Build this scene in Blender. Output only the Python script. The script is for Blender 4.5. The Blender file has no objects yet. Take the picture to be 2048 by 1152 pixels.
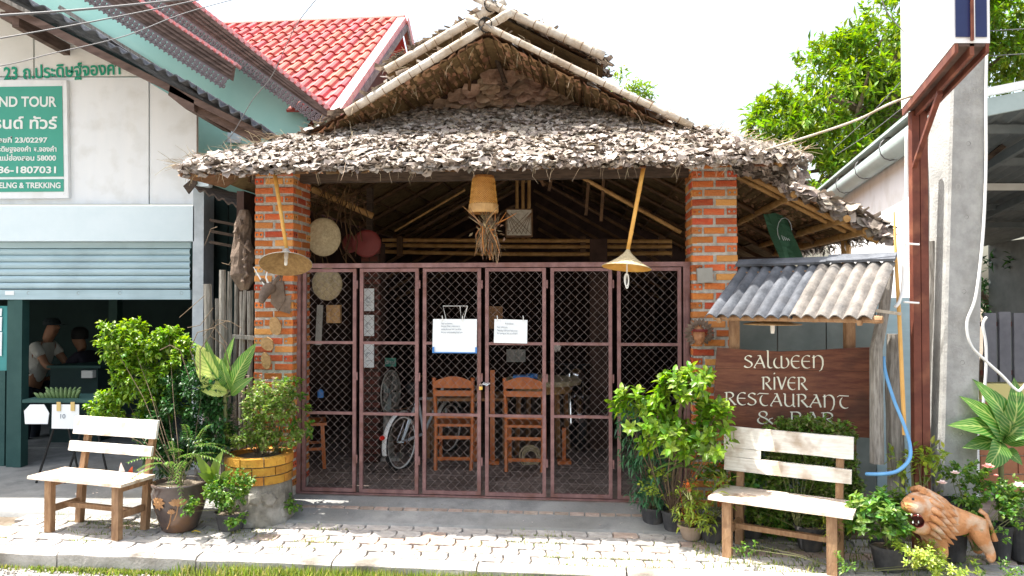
import bpy, math, random
from math import sin, cos, pi, radians, sqrt, atan2
from mathutils import Vector, Matrix, Euler, noise

R = random.Random(7)
SC = bpy.context.scene
COL = SC.collection

# ------------------------------------------------------------------ camera, light, exposure
EYE = Vector((0, 0, 1.70))
FPX = 1479.0
PITCH = radians(0.93)
cam_d = bpy.data.cameras.new('camera')
cam = bpy.data.objects.new('camera', cam_d)
COL.objects.link(cam)
cam.location = EYE
cam.rotation_euler = (pi / 2 + PITCH, 0, 0)
cam_d.sensor_width = 36.0
cam_d.lens = 36.0 * FPX / 2048.0
cam_d.clip_start = 0.05
cam_d.clip_end = 2000
SC.camera = cam
CAMR = Euler((pi / 2 + PITCH, 0, 0)).to_matrix()

TO_SUN = Vector((-0.42, 0.045, 0.93)).normalized()
SUN_EL = math.asin(TO_SUN.z)
SUN_AZ = atan2(TO_SUN.x, TO_SUN.y)
w = bpy.data.worlds.new('World')
SC.world = w
w.use_nodes = True
nt = w.node_tree
bg = nt.nodes['Background']
sky = nt.nodes.new('ShaderNodeTexSky')
sky.sky_type = 'NISHITA'
sky.sun_disc = False
sky.sun_elevation = SUN_EL
sky.sun_rotation = SUN_AZ
sky.air_density = 1.6
sky.dust_density = 5.0
sky.ozone_density = 0.8
hz = nt.nodes.new('ShaderNodeHueSaturation')
hz.inputs['Saturation'].default_value = 0.7
hz.inputs['Value'].default_value = 1.3
nt.links.new(sky.outputs[0], hz.inputs['Color'])
nt.links.new(hz.outputs[0], bg.inputs[0])
bg.inputs[1].default_value = 0.125
sd = bpy.data.lights.new('sun', 'SUN')
sd.energy = 5.0
sd.angle = radians(0.5)
sd.color = (1.0, 0.955, 0.88)
sun = bpy.data.objects.new('sun', sd)
COL.objects.link(sun)
sun.location = (-20, 0, 40)
sun.rotation_euler = TO_SUN.to_track_quat('Z', 'Y').to_euler()
SC.view_settings.view_transform = 'Standard'
SC.view_settings.look = 'None'
SC.view_settings.exposure = 1.33
SC.view_settings.gamma = 1.0
SC.view_settings.use_curve_mapping = False
SC.cycles.max_bounces = 6
SC.cycles.use_denoising = True

# ------------------------------------------------------------------ mapping helpers
def ray(px, py):
    return (CAMR @ Vector(((px - 1024) / FPX, -(py - 576) / FPX, -1.0)))
def at(px, py, Y):
    "world point seen at pixel px,py at distance Y"
    d = ray(px, py)
    return EYE + d * (Y / d.y)
def ground(px, py, z=0.0):
    d = ray(px, py)
    return EYE + d * ((z - EYE.z) / d.z)
YAW = math.atan(0.10)
FM = Matrix.Translation((0, 6.35, 0)) @ Matrix.Rotation(-YAW, 4, 'Z')
FI = FM.inverted()
def F(u, v, z=0.0):
    return FM @ Vector((u, v, z))
def onF(px, py, v=0.0):
    d = FI.to_3x3() @ ray(px, py)
    o = FI @ EYE
    p = o + d * ((v - o.y) / d.y)
    return p.x, p.z
def fu(px, v=0.0, py=600):
    return onF(px, py, v)[0]
def fz(px, py, v=0.0):
    return onF(px, py, v)[1]

# ------------------------------------------------------------------ materials
MATS = {}
def pm(name, c1, c2=None, scale=6.0, rough=0.8, bump=0.0, bscale=None, stretch=(1, 1, 1), island=0.0,
       objrand=0.0, metal=0.0, spec=0.3, detail=5, c3=None, c3amt=0.5, c3scale=2.0, trans=0.0, lo=0.35, hi=0.65, tint=None):
    m = bpy.data.materials.new(name)
    m.use_nodes = True
    t = m.node_tree
    N, L = t.nodes, t.links
    b = N['Principled BSDF']
    b.inputs['Roughness'].default_value = rough
    b.inputs['Metallic'].default_value = metal
    b.inputs['Specular IOR Level'].default_value = spec
    tc = N.new('ShaderNodeTexCoord')
    mp = N.new('ShaderNodeMapping')
    mp.inputs['Scale'].default_value = stretch
    L.new(tc.outputs['Object'], mp.inputs[0])
    col = None
    if c2 is not None:
        n = N.new('ShaderNodeTexNoise')
        n.inputs['Scale'].default_value = scale
        n.inputs['Detail'].default_value = detail
        n.inputs['Roughness'].default_value = 0.65
        L.new(mp.outputs[0], n.inputs['Vector'])
        r = N.new('ShaderNodeValToRGB')
        r.color_ramp.elements[0].position = lo
        r.color_ramp.elements[1].position = hi
        r.color_ramp.elements[0].color = (*c1, 1)
        r.color_ramp.elements[1].color = (*c2, 1)
        L.new(n.outputs[0], r.inputs[0])
        col = r.outputs[0]
    else:
        rgb = N.new('ShaderNodeRGB')
        rgb.outputs[0].default_value = (*c1, 1)
        col = rgb.outputs[0]
    if c3 is not None:
        n3 = N.new('ShaderNodeTexNoise')
        n3.inputs['Scale'].default_value = c3scale
        n3.inputs['Detail'].default_value = 8
        L.new(tc.outputs['Object'], n3.inputs['Vector'])
        r3 = N.new('ShaderNodeValToRGB')
        r3.color_ramp.elements[0].position = 0.5
        r3.color_ramp.elements[1].position = 0.66
        r3.color_ramp.elements[1].color = (c3amt, c3amt, c3amt, 1)
        r3.color_ramp.elements[0].color = (0, 0, 0, 1)
        L.new(n3.outputs[0], r3.inputs[0])
        mx = N.new('ShaderNodeMix')
        mx.data_type = 'RGBA'
        L.new(r3.outputs[0], mx.inputs[0])
        L.new(col, mx.inputs[6])
        mx.inputs[7].default_value = (*c3, 1)
        col = mx.outputs[2]
    rnd = None
    if island:
        g = N.new('ShaderNodeNewGeometry')
        rnd = g.outputs['Random Per Island']
        amt = island
    elif objrand:
        g = N.new('ShaderNodeObjectInfo')
        rnd = g.outputs['Random']
        amt = objrand
    if rnd is not None:
        hs = N.new('ShaderNodeHueSaturation')
        mr = N.new('ShaderNodeMapRange')
        mr.inputs[3].default_value = 1 - amt
        mr.inputs[4].default_value = 1 + amt
        L.new(rnd, mr.inputs[0])
        L.new(mr.outputs[0], hs.inputs['Value'])
        mr2 = N.new('ShaderNodeMapRange')
        mr2.inputs[3].default_value = 0.5 - amt * 0.05
        mr2.inputs[4].default_value = 0.5 + amt * 0.05
        wn = N.new('ShaderNodeTexWhiteNoise')
        wn.noise_dimensions = '1D'
        L.new(rnd, wn.inputs['W'])
        L.new(wn.outputs['Value'], mr2.inputs[0])
        L.new(mr2.outputs[0], hs.inputs['Hue'])
        L.new(col, hs.inputs['Color'])
        col = hs.outputs[0]
        if tint is not None:
            rt = N.new('ShaderNodeValToRGB')
            rt.color_ramp.interpolation = 'LINEAR'
            rt.color_ramp.elements[0].position = 0.72
            rt.color_ramp.elements[1].position = 0.95
            rt.color_ramp.elements[0].color = (0, 0, 0, 1)
            rt.color_ramp.elements[1].color = (1, 1, 1, 1)
            wn2 = N.new('ShaderNodeTexWhiteNoise')
            wn2.noise_dimensions = '1D'
            ad = N.new('ShaderNodeMath')
            ad.operation = 'ADD'
            ad.inputs[1].default_value = 3.7
            L.new(rnd, ad.inputs[0])
            L.new(ad.outputs[0], wn2.inputs['W'])
            L.new(wn2.outputs['Value'], rt.inputs[0])
            mt = N.new('ShaderNodeMix')
            mt.data_type = 'RGBA'
            L.new(rt.outputs[0], mt.inputs[0])
            L.new(col, mt.inputs[6])
            mt.inputs[7].default_value = (*tint, 1)
            col = mt.outputs[2]
    L.new(col, b.inputs['Base Color'])
    if bump:
        nb = N.new('ShaderNodeTexNoise')
        nb.inputs['Scale'].default_value = bscale or scale * 3
        nb.inputs['Detail'].default_value = 6
        L.new(mp.outputs[0], nb.inputs['Vector'])
        bp = N.new('ShaderNodeBump')
        bp.inputs['Strength'].default_value = bump
        bp.inputs['Distance'].default_value = 0.01
        L.new(nb.outputs[0], bp.inputs['Height'])
        L.new(bp.outputs[0], b.inputs['Normal'])
    if trans:
        tl = N.new('ShaderNodeBsdfTranslucent')
        hs2 = N.new('ShaderNodeHueSaturation')
        hs2.inputs['Hue'].default_value = 0.49
        hs2.inputs['Saturation'].default_value = 1.1
        hs2.inputs['Value'].default_value = 1.9
        L.new(col, hs2.inputs['Color'])
        L.new(hs2.outputs[0], tl.inputs[0])
        ms = N.new('ShaderNodeMixShader')
        ms.inputs[0].default_value = trans
        L.new(b.outputs[0], ms.inputs[1])
        L.new(tl.outputs[0], ms.inputs[2])
        L.new(ms.outputs[0], N['Material Output'].inputs[0])
    m['n'] = 1
    MATS[name] = m
    return m

def leafmat(name, c1, c2, island=0.45, trans=0.35, rough=0.4, tint=None):
    return pm(name, c1, c2, scale=9, rough=rough, island=island, spec=0.5, trans=trans, tint=tint)

M_brick = pm('brick_clay', (0.42, 0.095, 0.03), (0.60, 0.17, 0.045), scale=14, rough=0.9, bump=0.9, bscale=60, objrand=0.34, c3=(0.20, 0.13, 0.09), c3amt=0.55, c3scale=7, tint=(0.62, 0.30, 0.09))
M_holeshade = pm('hole_shade', (0.03, 0.02, 0.015))  # near black: the shade inside brick and bolt holes put into the colour
M_mortar = pm('mortar', (0.30, 0.285, 0.25), (0.50, 0.48, 0.43), scale=20, rough=0.95, bump=0.9, bscale=70)
M_thatch = pm('dry_leaf_thatch', (0.125, 0.098, 0.078), (0.34, 0.29, 0.245), scale=16, rough=0.7, island=0.38, bump=0.4, bscale=60, spec=0.35, tint=(0.50, 0.44, 0.39))
M_thatchdark = pm('thatch_under', (0.13, 0.075, 0.035), (0.25, 0.15, 0.08), scale=12, rough=0.9, island=0.4, bump=0.5, bscale=50)
M_leafplate = pm('leaf_plate', (0.30, 0.165, 0.085), (0.48, 0.30, 0.18), scale=10, rough=0.85, island=0.35, bump=0.4, bscale=50)
M_plate2 = pm('gable_leaf_plate', (0.27, 0.17, 0.115), (0.45, 0.33, 0.245), scale=10, rough=0.85, objrand=0.3, bump=0.5, bscale=50)
M_straw = pm('straw', (0.28, 0.21, 0.13), (0.48, 0.39, 0.27), scale=6, rough=0.8, island=0.4)
M_bambgrey = pm('bamboo_weathered', (0.34, 0.27, 0.19), (0.58, 0.53, 0.46), scale=7, stretch=(1, 1, 1), rough=0.6, bump=0.3, bscale=40, c3=(0.20, 0.13, 0.08), c3amt=0.55, c3scale=5)
M_bamb = pm('bamboo_tan', (0.30, 0.17, 0.055), (0.50, 0.31, 0.11), scale=8, rough=0.5, bump=0.2, bscale=30, island=0.2)
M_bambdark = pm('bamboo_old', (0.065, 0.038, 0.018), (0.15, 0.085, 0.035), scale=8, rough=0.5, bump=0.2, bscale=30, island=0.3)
M_bambyel = pm('bamboo_yellow', (0.55, 0.27, 0.055), (0.70, 0.40, 0.10), scale=10, rough=0.45, bump=0.15)
M_node = pm('bamboo_node', (0.16, 0.09, 0.04))
M_darkwood = pm('dark_timber', (0.045, 0.032, 0.024), (0.10, 0.07, 0.05), scale=8, stretch=(1, 1, 6), rough=0.8, bump=0.4)
M_greywood = pm('grey_weathered_wood', (0.16, 0.145, 0.125), (0.34, 0.32, 0.285), scale=9, stretch=(7, 7, 0.8), rough=0.85, bump=0.7, bscale=30, island=0.2)
M_benchwhite = pm('worn_white_paint', (0.62, 0.58, 0.51), (0.80, 0.77, 0.71), scale=9, stretch=(0.8, 4, 8), rough=0.7, bump=0.3, bscale=40, c3=(0.33, 0.24, 0.16), c3amt=0.75, c3scale=6)
M_benchwood = pm('bench_wood', (0.24, 0.13, 0.065), (0.38, 0.235, 0.13), scale=8, stretch=(4, 4, 1), rough=0.75, bump=0.5, bscale=35, c3=(0.14, 0.08, 0.05), c3amt=0.5, c3scale=5)
M_benchseat = pm('bench_seat_wood', (0.50, 0.40, 0.31), (0.66, 0.57, 0.48), scale=7, stretch=(1, 8, 4), rough=0.7, bump=0.4, bscale=40, c3=(0.27, 0.15, 0.08), c3amt=0.7, c3scale=7)
M_gate = pm('gate_paint', (0.17, 0.088, 0.085), (0.27, 0.15, 0.14), scale=12, rough=0.55, c3=(0.16, 0.07, 0.05), c3amt=0.6, c3scale=9)
M_wire = pm('mesh_wire', (0.20, 0.155, 0.14), (0.31, 0.26, 0.245), scale=20, rough=0.5, metal=0.35)
M_white = pm('white_paint', (0.80, 0.82, 0.83), (0.86, 0.87, 0.87), scale=1.5, stretch=(3, 3, .4), rough=0.6, c3=(0.60, 0.59, 0.55), c3amt=0.4, c3scale=4)
M_offwhite = pm('cream_wall', (0.76, 0.76, 0.72), (0.84, 0.835, 0.80), scale=1.2, rough=0.7, c3=(0.5, 0.49, 0.44), c3amt=0.25)
M_bluewhite = pm('fascia_paint', (0.66, 0.77, 0.81), (0.71, 0.81, 0.85), scale=3, rough=0.5)
M_shutter = pm('shutter_paint', (0.38, 0.52, 0.57), (0.46, 0.60, 0.65), scale=3, rough=0.45, c3=(0.22, 0.3, 0.33), c3amt=0.3, stretch=(0.5, 1, 6))
M_col = pm('column_paint', (0.42, 0.47, 0.50), (0.56, 0.61, 0.64), scale=6, rough=0.7, bump=0.2, c3=(0.3, 0.33, 0.34), c3amt=0.5)
M_teal = pm('teal_wall', (0.38, 0.68, 0.59), (0.44, 0.73, 0.64), scale=1.5, rough=0.7)
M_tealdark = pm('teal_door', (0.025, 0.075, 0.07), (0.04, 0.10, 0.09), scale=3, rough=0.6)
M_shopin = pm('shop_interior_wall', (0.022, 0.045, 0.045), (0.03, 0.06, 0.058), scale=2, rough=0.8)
M_signgreen = pm('sign_green', (0.06, 0.34, 0.25), (0.07, 0.37, 0.275), scale=2, rough=0.5)
M_textgreen = pm('text_green', (0.02, 0.33, 0.20), rough=0.6)
M_textwhite = pm('text_white', (0.80, 0.83, 0.80), rough=0.6)
M_fibro = pm('fibre_cement', (0.055, 0.06, 0.07), (0.145, 0.155, 0.175), scale=5, rough=0.9, bump=0.6, bscale=50, c3=(0.07, 0.07, 0.075), c3amt=0.7, c3scale=3.5)  # dark bluish tone carries the thatch shadow on the awning's left sheet
M_fibrolight = pm('fibre_cement_sunlit', (0.12, 0.11, 0.10), (0.26, 0.235, 0.21), scale=7, rough=0.9, bump=0.6, bscale=60, c3=(0.10, 0.10, 0.10), c3amt=0.6, c3scale=5)  # paler warm copy for the awning's right sheet, sunlight put into the colour
M_brownwood = pm('brown_fascia', (0.075, 0.048, 0.038), (0.16, 0.105, 0.085), scale=5, stretch=(1, 1, 4), rough=0.8, bump=0.3)
M_lace = pm('carved_lace', (0.14, 0.11, 0.11), (0.26, 0.215, 0.22), scale=9, rough=0.8)
M_redtile = pm('red_roof_tile', (0.36, 0.055, 0.045), (0.50, 0.10, 0.08), scale=5, rough=0.55, objrand=0.2, spec=0.4, c3=(0.20, 0.06, 0.05), c3amt=0.5, c3scale=1.5)
M_pink = pm('verge_cap', (0.62, 0.26, 0.27), (0.72, 0.38, 0.38), scale=6, rough=0.6)
M_maroon = pm('maroon_boards', (0.07, 0.018, 0.012), (0.11, 0.03, 0.02), scale=5, rough=0.7)
M_concrete = pm('concrete', (0.20, 0.20, 0.195), (0.34, 0.335, 0.32), scale=4, rough=0.95, bump=0.5, bscale=50, c3=(0.16, 0.155, 0.14), c3amt=0.6, c3scale=2)
M_pole = pm('pole_concrete', (0.29, 0.29, 0.28), (0.42, 0.42, 0.405), scale=7, rough=0.9, bump=0.5, bscale=60, c3=(0.26, 0.25, 0.23), c3amt=0.5, c3scale=5)
M_paver = pm('paver', (0.30, 0.28, 0.26), (0.50, 0.47, 0.44), scale=9, rough=0.95, bump=0.6, bscale=70, objrand=0.14, c3=(0.24, 0.19, 0.15), c3amt=0.6, c3scale=3)
M_paverred = pm('paver_red', (0.34, 0.25, 0.20), (0.46, 0.37, 0.31), scale=12, rough=0.95, bump=0.6, bscale=70, objrand=0.15)
M_kerb = pm('kerb_concrete', (0.33, 0.31, 0.28), (0.52, 0.49, 0.455), scale=6, rough=0.95, bump=0.9, bscale=45, c3=(0.13, 0.11, 0.085), c3amt=0.85, c3scale=3)
M_road = pm('asphalt_old', (0.20, 0.185, 0.17), (0.36, 0.34, 0.31), scale=30, rough=0.95, bump=0.8, bscale=90)
M_soil = pm('soil_dirt', (0.11, 0.085, 0.06), (0.21, 0.17, 0.13), scale=10, rough=1.0, bump=0.8, bscale=50)
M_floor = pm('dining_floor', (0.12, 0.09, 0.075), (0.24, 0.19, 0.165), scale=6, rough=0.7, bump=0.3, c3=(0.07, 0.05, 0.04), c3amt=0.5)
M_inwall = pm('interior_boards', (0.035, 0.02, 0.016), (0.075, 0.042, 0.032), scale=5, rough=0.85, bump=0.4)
M_chair = pm('orange_varnished_wood', (0.42, 0.10, 0.02), (0.55, 0.16, 0.035), scale=8, stretch=(2, 2, 1), rough=0.35, spec=0.5)
M_table = pm('table_wood', (0.22, 0.10, 0.04), (0.34, 0.17, 0.07), scale=8, rough=0.5)
M_weave = pm('woven_bamboo', (0.30, 0.17, 0.07), (0.47, 0.29, 0.13), scale=40, rough=0.7, bump=0.8, bscale=90)
M_weavepale = pm('pale_woven', (0.36, 0.29, 0.17), (0.52, 0.43, 0.27), scale=40, rough=0.75, bump=0.8, bscale=90)
M_red = pm('red_lacquer', (0.13, 0.02, 0.018), (0.18, 0.03, 0.025), scale=8, rough=0.5)
M_plasticw = pm('white_plastic', (0.78, 0.78, 0.75), rough=0.4)
M_paper = pm('paper', (0.80, 0.84, 0.86), (0.84, 0.87, 0.88), scale=3, rough=0.8)
M_ink = pm('ink', (0.20, 0.24, 0.30), rough=0.8)
M_blue = pm('blue_plastic', (0.06, 0.22, 0.55), rough=0.4)
M_fan = pm('old_fan_plastic', (0.26, 0.25, 0.22), (0.34, 0.33, 0.30), scale=5, rough=0.5)
M_chrome = pm('chrome', (0.7, 0.7, 0.7), rough=0.15, metal=1.0)
M_bike = pm('pale_blue_paint', (0.55, 0.62, 0.66), rough=0.3, spec=0.5)
M_black = pm('black_rubber', (0.02, 0.02, 0.02), rough=0.7)
M_blackpot = pm('black_plastic_pot', (0.035, 0.035, 0.038), (0.075, 0.075, 0.078), scale=6, rough=0.7, c3=(0.16, 0.14, 0.12), c3amt=0.5, c3scale=7)
M_claypot = pm('clay_pot', (0.30, 0.22, 0.16), (0.42, 0.33, 0.26), scale=6, rough=0.9, bump=0.3)
M_glaze = pm('brown_glaze', (0.055, 0.042, 0.04), (0.11, 0.08, 0.07), scale=5, rough=0.22, spec=0.6, c3=(0.25, 0.12, 0.05), c3amt=0.6, c3scale=4)
M_glazeorn = pm('glaze_ornament', (0.30, 0.14, 0.05), (0.42, 0.22, 0.09), scale=20, rough=0.4, spec=0.6, bump=0.3)
M_yelbrick = pm('yellow_brick', (0.40, 0.17, 0.025), (0.55, 0.27, 0.045), scale=9, rough=0.85, bump=0.9, bscale=40, objrand=0.22, c3=(0.09, 0.06, 0.03), c3amt=0.9, c3scale=7)
M_stone = pm('rough_stone', (0.13, 0.12, 0.10), (0.27, 0.25, 0.21), scale=10, rough=0.95, bump=0.9, bscale=40, c3=(0.42, 0.40, 0.36), c3amt=0.6, c3scale=6)
M_board = pm('sign_board_wood', (0.105, 0.032, 0.02), (0.20, 0.078, 0.042), scale=5, stretch=(1, 1, 7), rough=0.55, bump=0.35, bscale=20, c3=(0.06, 0.03, 0.022), c3amt=0.6, c3scale=4)
M_carve = pm('carved_dark_wood', (0.085, 0.06, 0.045), (0.22, 0.16, 0.12), scale=9, rough=0.75, bump=0.7, bscale=40)
M_cream = pm('cream_lettering', (0.76, 0.76, 0.63), (0.83, 0.83, 0.71), scale=20, rough=0.7)
M_rust = pm('red_oxide_steel', (0.10, 0.03, 0.02), (0.17, 0.052, 0.032), scale=6, rough=0.65, c3=(0.32, 0.13, 0.07), c3amt=0.4, c3scale=7)
M_navy = pm('navy_panel', (0.018, 0.025, 0.085), (0.025, 0.035, 0.11), scale=3, rough=0.3)
M_boxwhite = pm('sign_box_white', (0.80, 0.81, 0.81), (0.84, 0.84, 0.83), scale=2, rough=0.5)
M_lion = pm('terracotta_orange', (0.44, 0.19, 0.075), (0.60, 0.30, 0.14), scale=7, rough=0.9, bump=0.9, bscale=45, c3=(0.58, 0.46, 0.35), c3amt=0.8, c3scale=9)
M_lionmouth = pm('painted_mouth', (0.07, 0.012, 0.01), (0.12, 0.02, 0.016), scale=5, rough=0.5)
M_gutter = pm('gutter_metal', (0.34, 0.42, 0.41), (0.42, 0.50, 0.49), scale=4, rough=0.5, c3=(0.28, 0.33, 0.32), c3amt=0.3)
M_sheetroof = pm('metal_roof_under', (0.12, 0.14, 0.145), (0.17, 0.19, 0.195), scale=4, rough=0.6)
M_fenceg = pm('grey_slats', (0.10, 0.10, 0.115), (0.14, 0.14, 0.155), scale=6, rough=0.7)
M_yel = pm('yellow_band', (0.55, 0.48, 0.20), rough=0.7)
M_orangetile = pm('orange_wall_tile', (0.30, 0.12, 0.06), (0.38, 0.17, 0.09), scale=8, rough=0.6, objrand=0.12)
M_hose = pm('blue_hose', (0.12, 0.32, 0.60), (0.17, 0.40, 0.68), scale=6, rough=0.4)
M_pipe = pm('white_pipe', (0.78, 0.78, 0.76), rough=0.4)
M_pipeyel = pm('yellow_conduit', (0.62, 0.33, 0.09), (0.70, 0.42, 0.14), scale=5, rough=0.5)
M_cable = pm('grey_cable', (0.12, 0.12, 0.125), rough=0.6)
M_bulb = pm('bulb_glass', (0.85, 0.85, 0.82), rough=0.1, spec=0.7)
M_skin = pm('skin', (0.34, 0.17, 0.10), rough=0.5)
M_shirt = pm('pale_shirt', (0.52, 0.51, 0.46), (0.62, 0.60, 0.55), scale=8, rough=0.9, bump=0.5, bscale=15)
M_trouser = pm('dark_trousers', (0.02, 0.025, 0.035), rough=0.9)
M_darkshirt = pm('dark_shirt', (0.035, 0.03, 0.045), rough=0.9)
M_cap = pm('dark_cap', (0.02, 0.03, 0.035), rough=0.8)
M_greenboard = pm('dark_green_cloth', (0.05, 0.15, 0.09), (0.065, 0.18, 0.115), scale=5, rough=0.7)
M_bark = pm('bark', (0.10, 0.07, 0.045), (0.20, 0.15, 0.10), scale=10, rough=0.95, bump=0.8, bscale=40)
M_stem = pm('green_stem', (0.12, 0.14, 0.05), (0.20, 0.20, 0.09), scale=8, rough=0.7)
M_tape = pm('masking_tape', (0.62, 0.46, 0.18), rough=0.7)
L_bright = leafmat('leaf_bright', (0.085, 0.20, 0.012), (0.18, 0.31, 0.02), tint=(0.24, 0.33, 0.04))
L_mid = leafmat('leaf_mid', (0.05, 0.14, 0.018), (0.11, 0.22, 0.03), tint=(0.17, 0.25, 0.04))
L_dark = leafmat('leaf_dark', (0.022, 0.085, 0.022), (0.045, 0.13, 0.03), trans=0.25)
L_blue = leafmat('leaf_bluegreen', (0.03, 0.11, 0.05), (0.05, 0.15, 0.06), trans=0.25)
L_basil = leafmat('leaf_basil', (0.12, 0.22, 0.03), (0.20, 0.30, 0.06), tint=(0.30, 0.28, 0.14))
L_mango = leafmat('leaf_mango', (0.075, 0.17, 0.012), (0.16, 0.27, 0.02), island=0.5, trans=0.35, tint=(0.19, 0.25, 0.025))
L_flower = leafmat('flower_spike', (0.36, 0.26, 0.22), (0.46, 0.36, 0.30), trans=0.1)
L_pink = leafmat('rose_petal', (0.72, 0.30, 0.26), (0.80, 0.45, 0.40), trans=0.2, island=0.2)
L_palepink = leafmat('pale_petal', (0.80, 0.66, 0.62), (0.84, 0.74, 0.70), trans=0.2, island=0.1)
L_red = leafmat('red_leaf', (0.5, 0.10, 0.03), (0.6, 0.2, 0.04), trans=0.3)
L_yg = leafmat('leaf_yellowgreen', (0.19, 0.28, 0.03), (0.28, 0.34, 0.06), trans=0.35)
L_grass = leafmat('grass_blade', (0.10, 0.16, 0.02), (0.20, 0.26, 0.05), tint=(0.38, 0.33, 0.14))

def vein_mat(name, base, pale, amt, edge=False):
    m = pm(name, base, tuple(min(1, c * 1.3) for c in base), scale=9, rough=0.35, spec=0.5, trans=0.0)
    t = m.node_tree
    N, L = t.nodes, t.links
    b = N['Principled BSDF']
    uv = N.new('ShaderNodeUVMap')
    sp = N.new('ShaderNodeSeparateXYZ')
    L.new(uv.outputs[0], sp.inputs[0])
    # distance from the midrib
    s = N.new('ShaderNodeMath'); s.operation = 'SUBTRACT'; s.inputs[1].default_value = 0.5
    L.new(sp.outputs[0], s.inputs[0])
    a = N.new('ShaderNodeMath'); a.operation = 'ABSOLUTE'
    L.new(s.outputs[0], a.inputs[0])
    # veins sweep up: sin((v*1.0 - |x|*k)*freq)
    k = N.new('ShaderNodeMath'); k.operation = 'MULTIPLY'; k.inputs[1].default_value = 0.55
    L.new(a.outputs[0], k.inputs[0])
    d = N.new('ShaderNodeMath'); d.operation = 'SUBTRACT'
    L.new(sp.outputs[1], d.inputs[0]); L.new(k.outputs[0], d.inputs[1])
    f = N.new('ShaderNodeMath'); f.operation = 'MULTIPLY'; f.inputs[1].default_value = 75
    L.new(d.outputs[0], f.inputs[0])
    sn = N.new('ShaderNodeMath'); sn.operation = 'SINE'
    L.new(f.outputs[0], sn.inputs[0])
    mr = N.new('ShaderNodeMapRange')
    mr.inputs[1].default_value = 0.25; mr.inputs[2].default_value = 0.9
    mr.inputs[3].default_value = 0.0; mr.inputs[4].default_value = amt
    L.new(sn.outputs[0], mr.inputs[0])
    mid = N.new('ShaderNodeMapRange')
    mid.inputs[1].default_value = 0.015; mid.inputs[2].default_value = 0.05
    mid.inputs[3].default_value = 1.0; mid.inputs[4].default_value = 0.0
    L.new(a.outputs[0], mid.inputs[0])
    mxx = N.new('ShaderNodeMath'); mxx.operation = 'MAXIMUM'
    L.new(mr.outputs[0], mxx.inputs[0]); L.new(mid.outputs[0], mxx.inputs[1])
    old = b.inputs['Base Color'].links[0].from_socket
    mx = N.new('ShaderNodeMix'); mx.data_type = 'RGBA'
    L.new(mxx.outputs[0], mx.inputs[0]); L.new(old, mx.inputs[6])
    mx.inputs[7].default_value = (*pale, 1)
    L.new(mx.outputs[2], b.inputs['Base Color'])
    tl = N.new('ShaderNodeBsdfTranslucent')
    hs = N.new('ShaderNodeHueSaturation'); hs.inputs['Value'].default_value = 1.7
    L.new(mx.outputs[2], hs.inputs['Color']); L.new(hs.outputs[0], tl.inputs[0])
    ms = N.new('ShaderNodeMixShader'); ms.inputs[0].default_value = 0.35
    L.new(b.outputs[0], ms.inputs[1]); L.new(tl.outputs[0], ms.inputs[2])
    L.new(ms.outputs[0], N['Material Output'].inputs[0])
    return m
L_cane = vein_mat('dumb_cane_leaf', (0.05, 0.16, 0.02), (0.38, 0.46, 0.14), 0.55)
L_canepale = vein_mat('dumb_cane_pale_leaf', (0.52, 0.58, 0.16), (0.12, 0.30, 0.03), 0.45)

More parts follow.
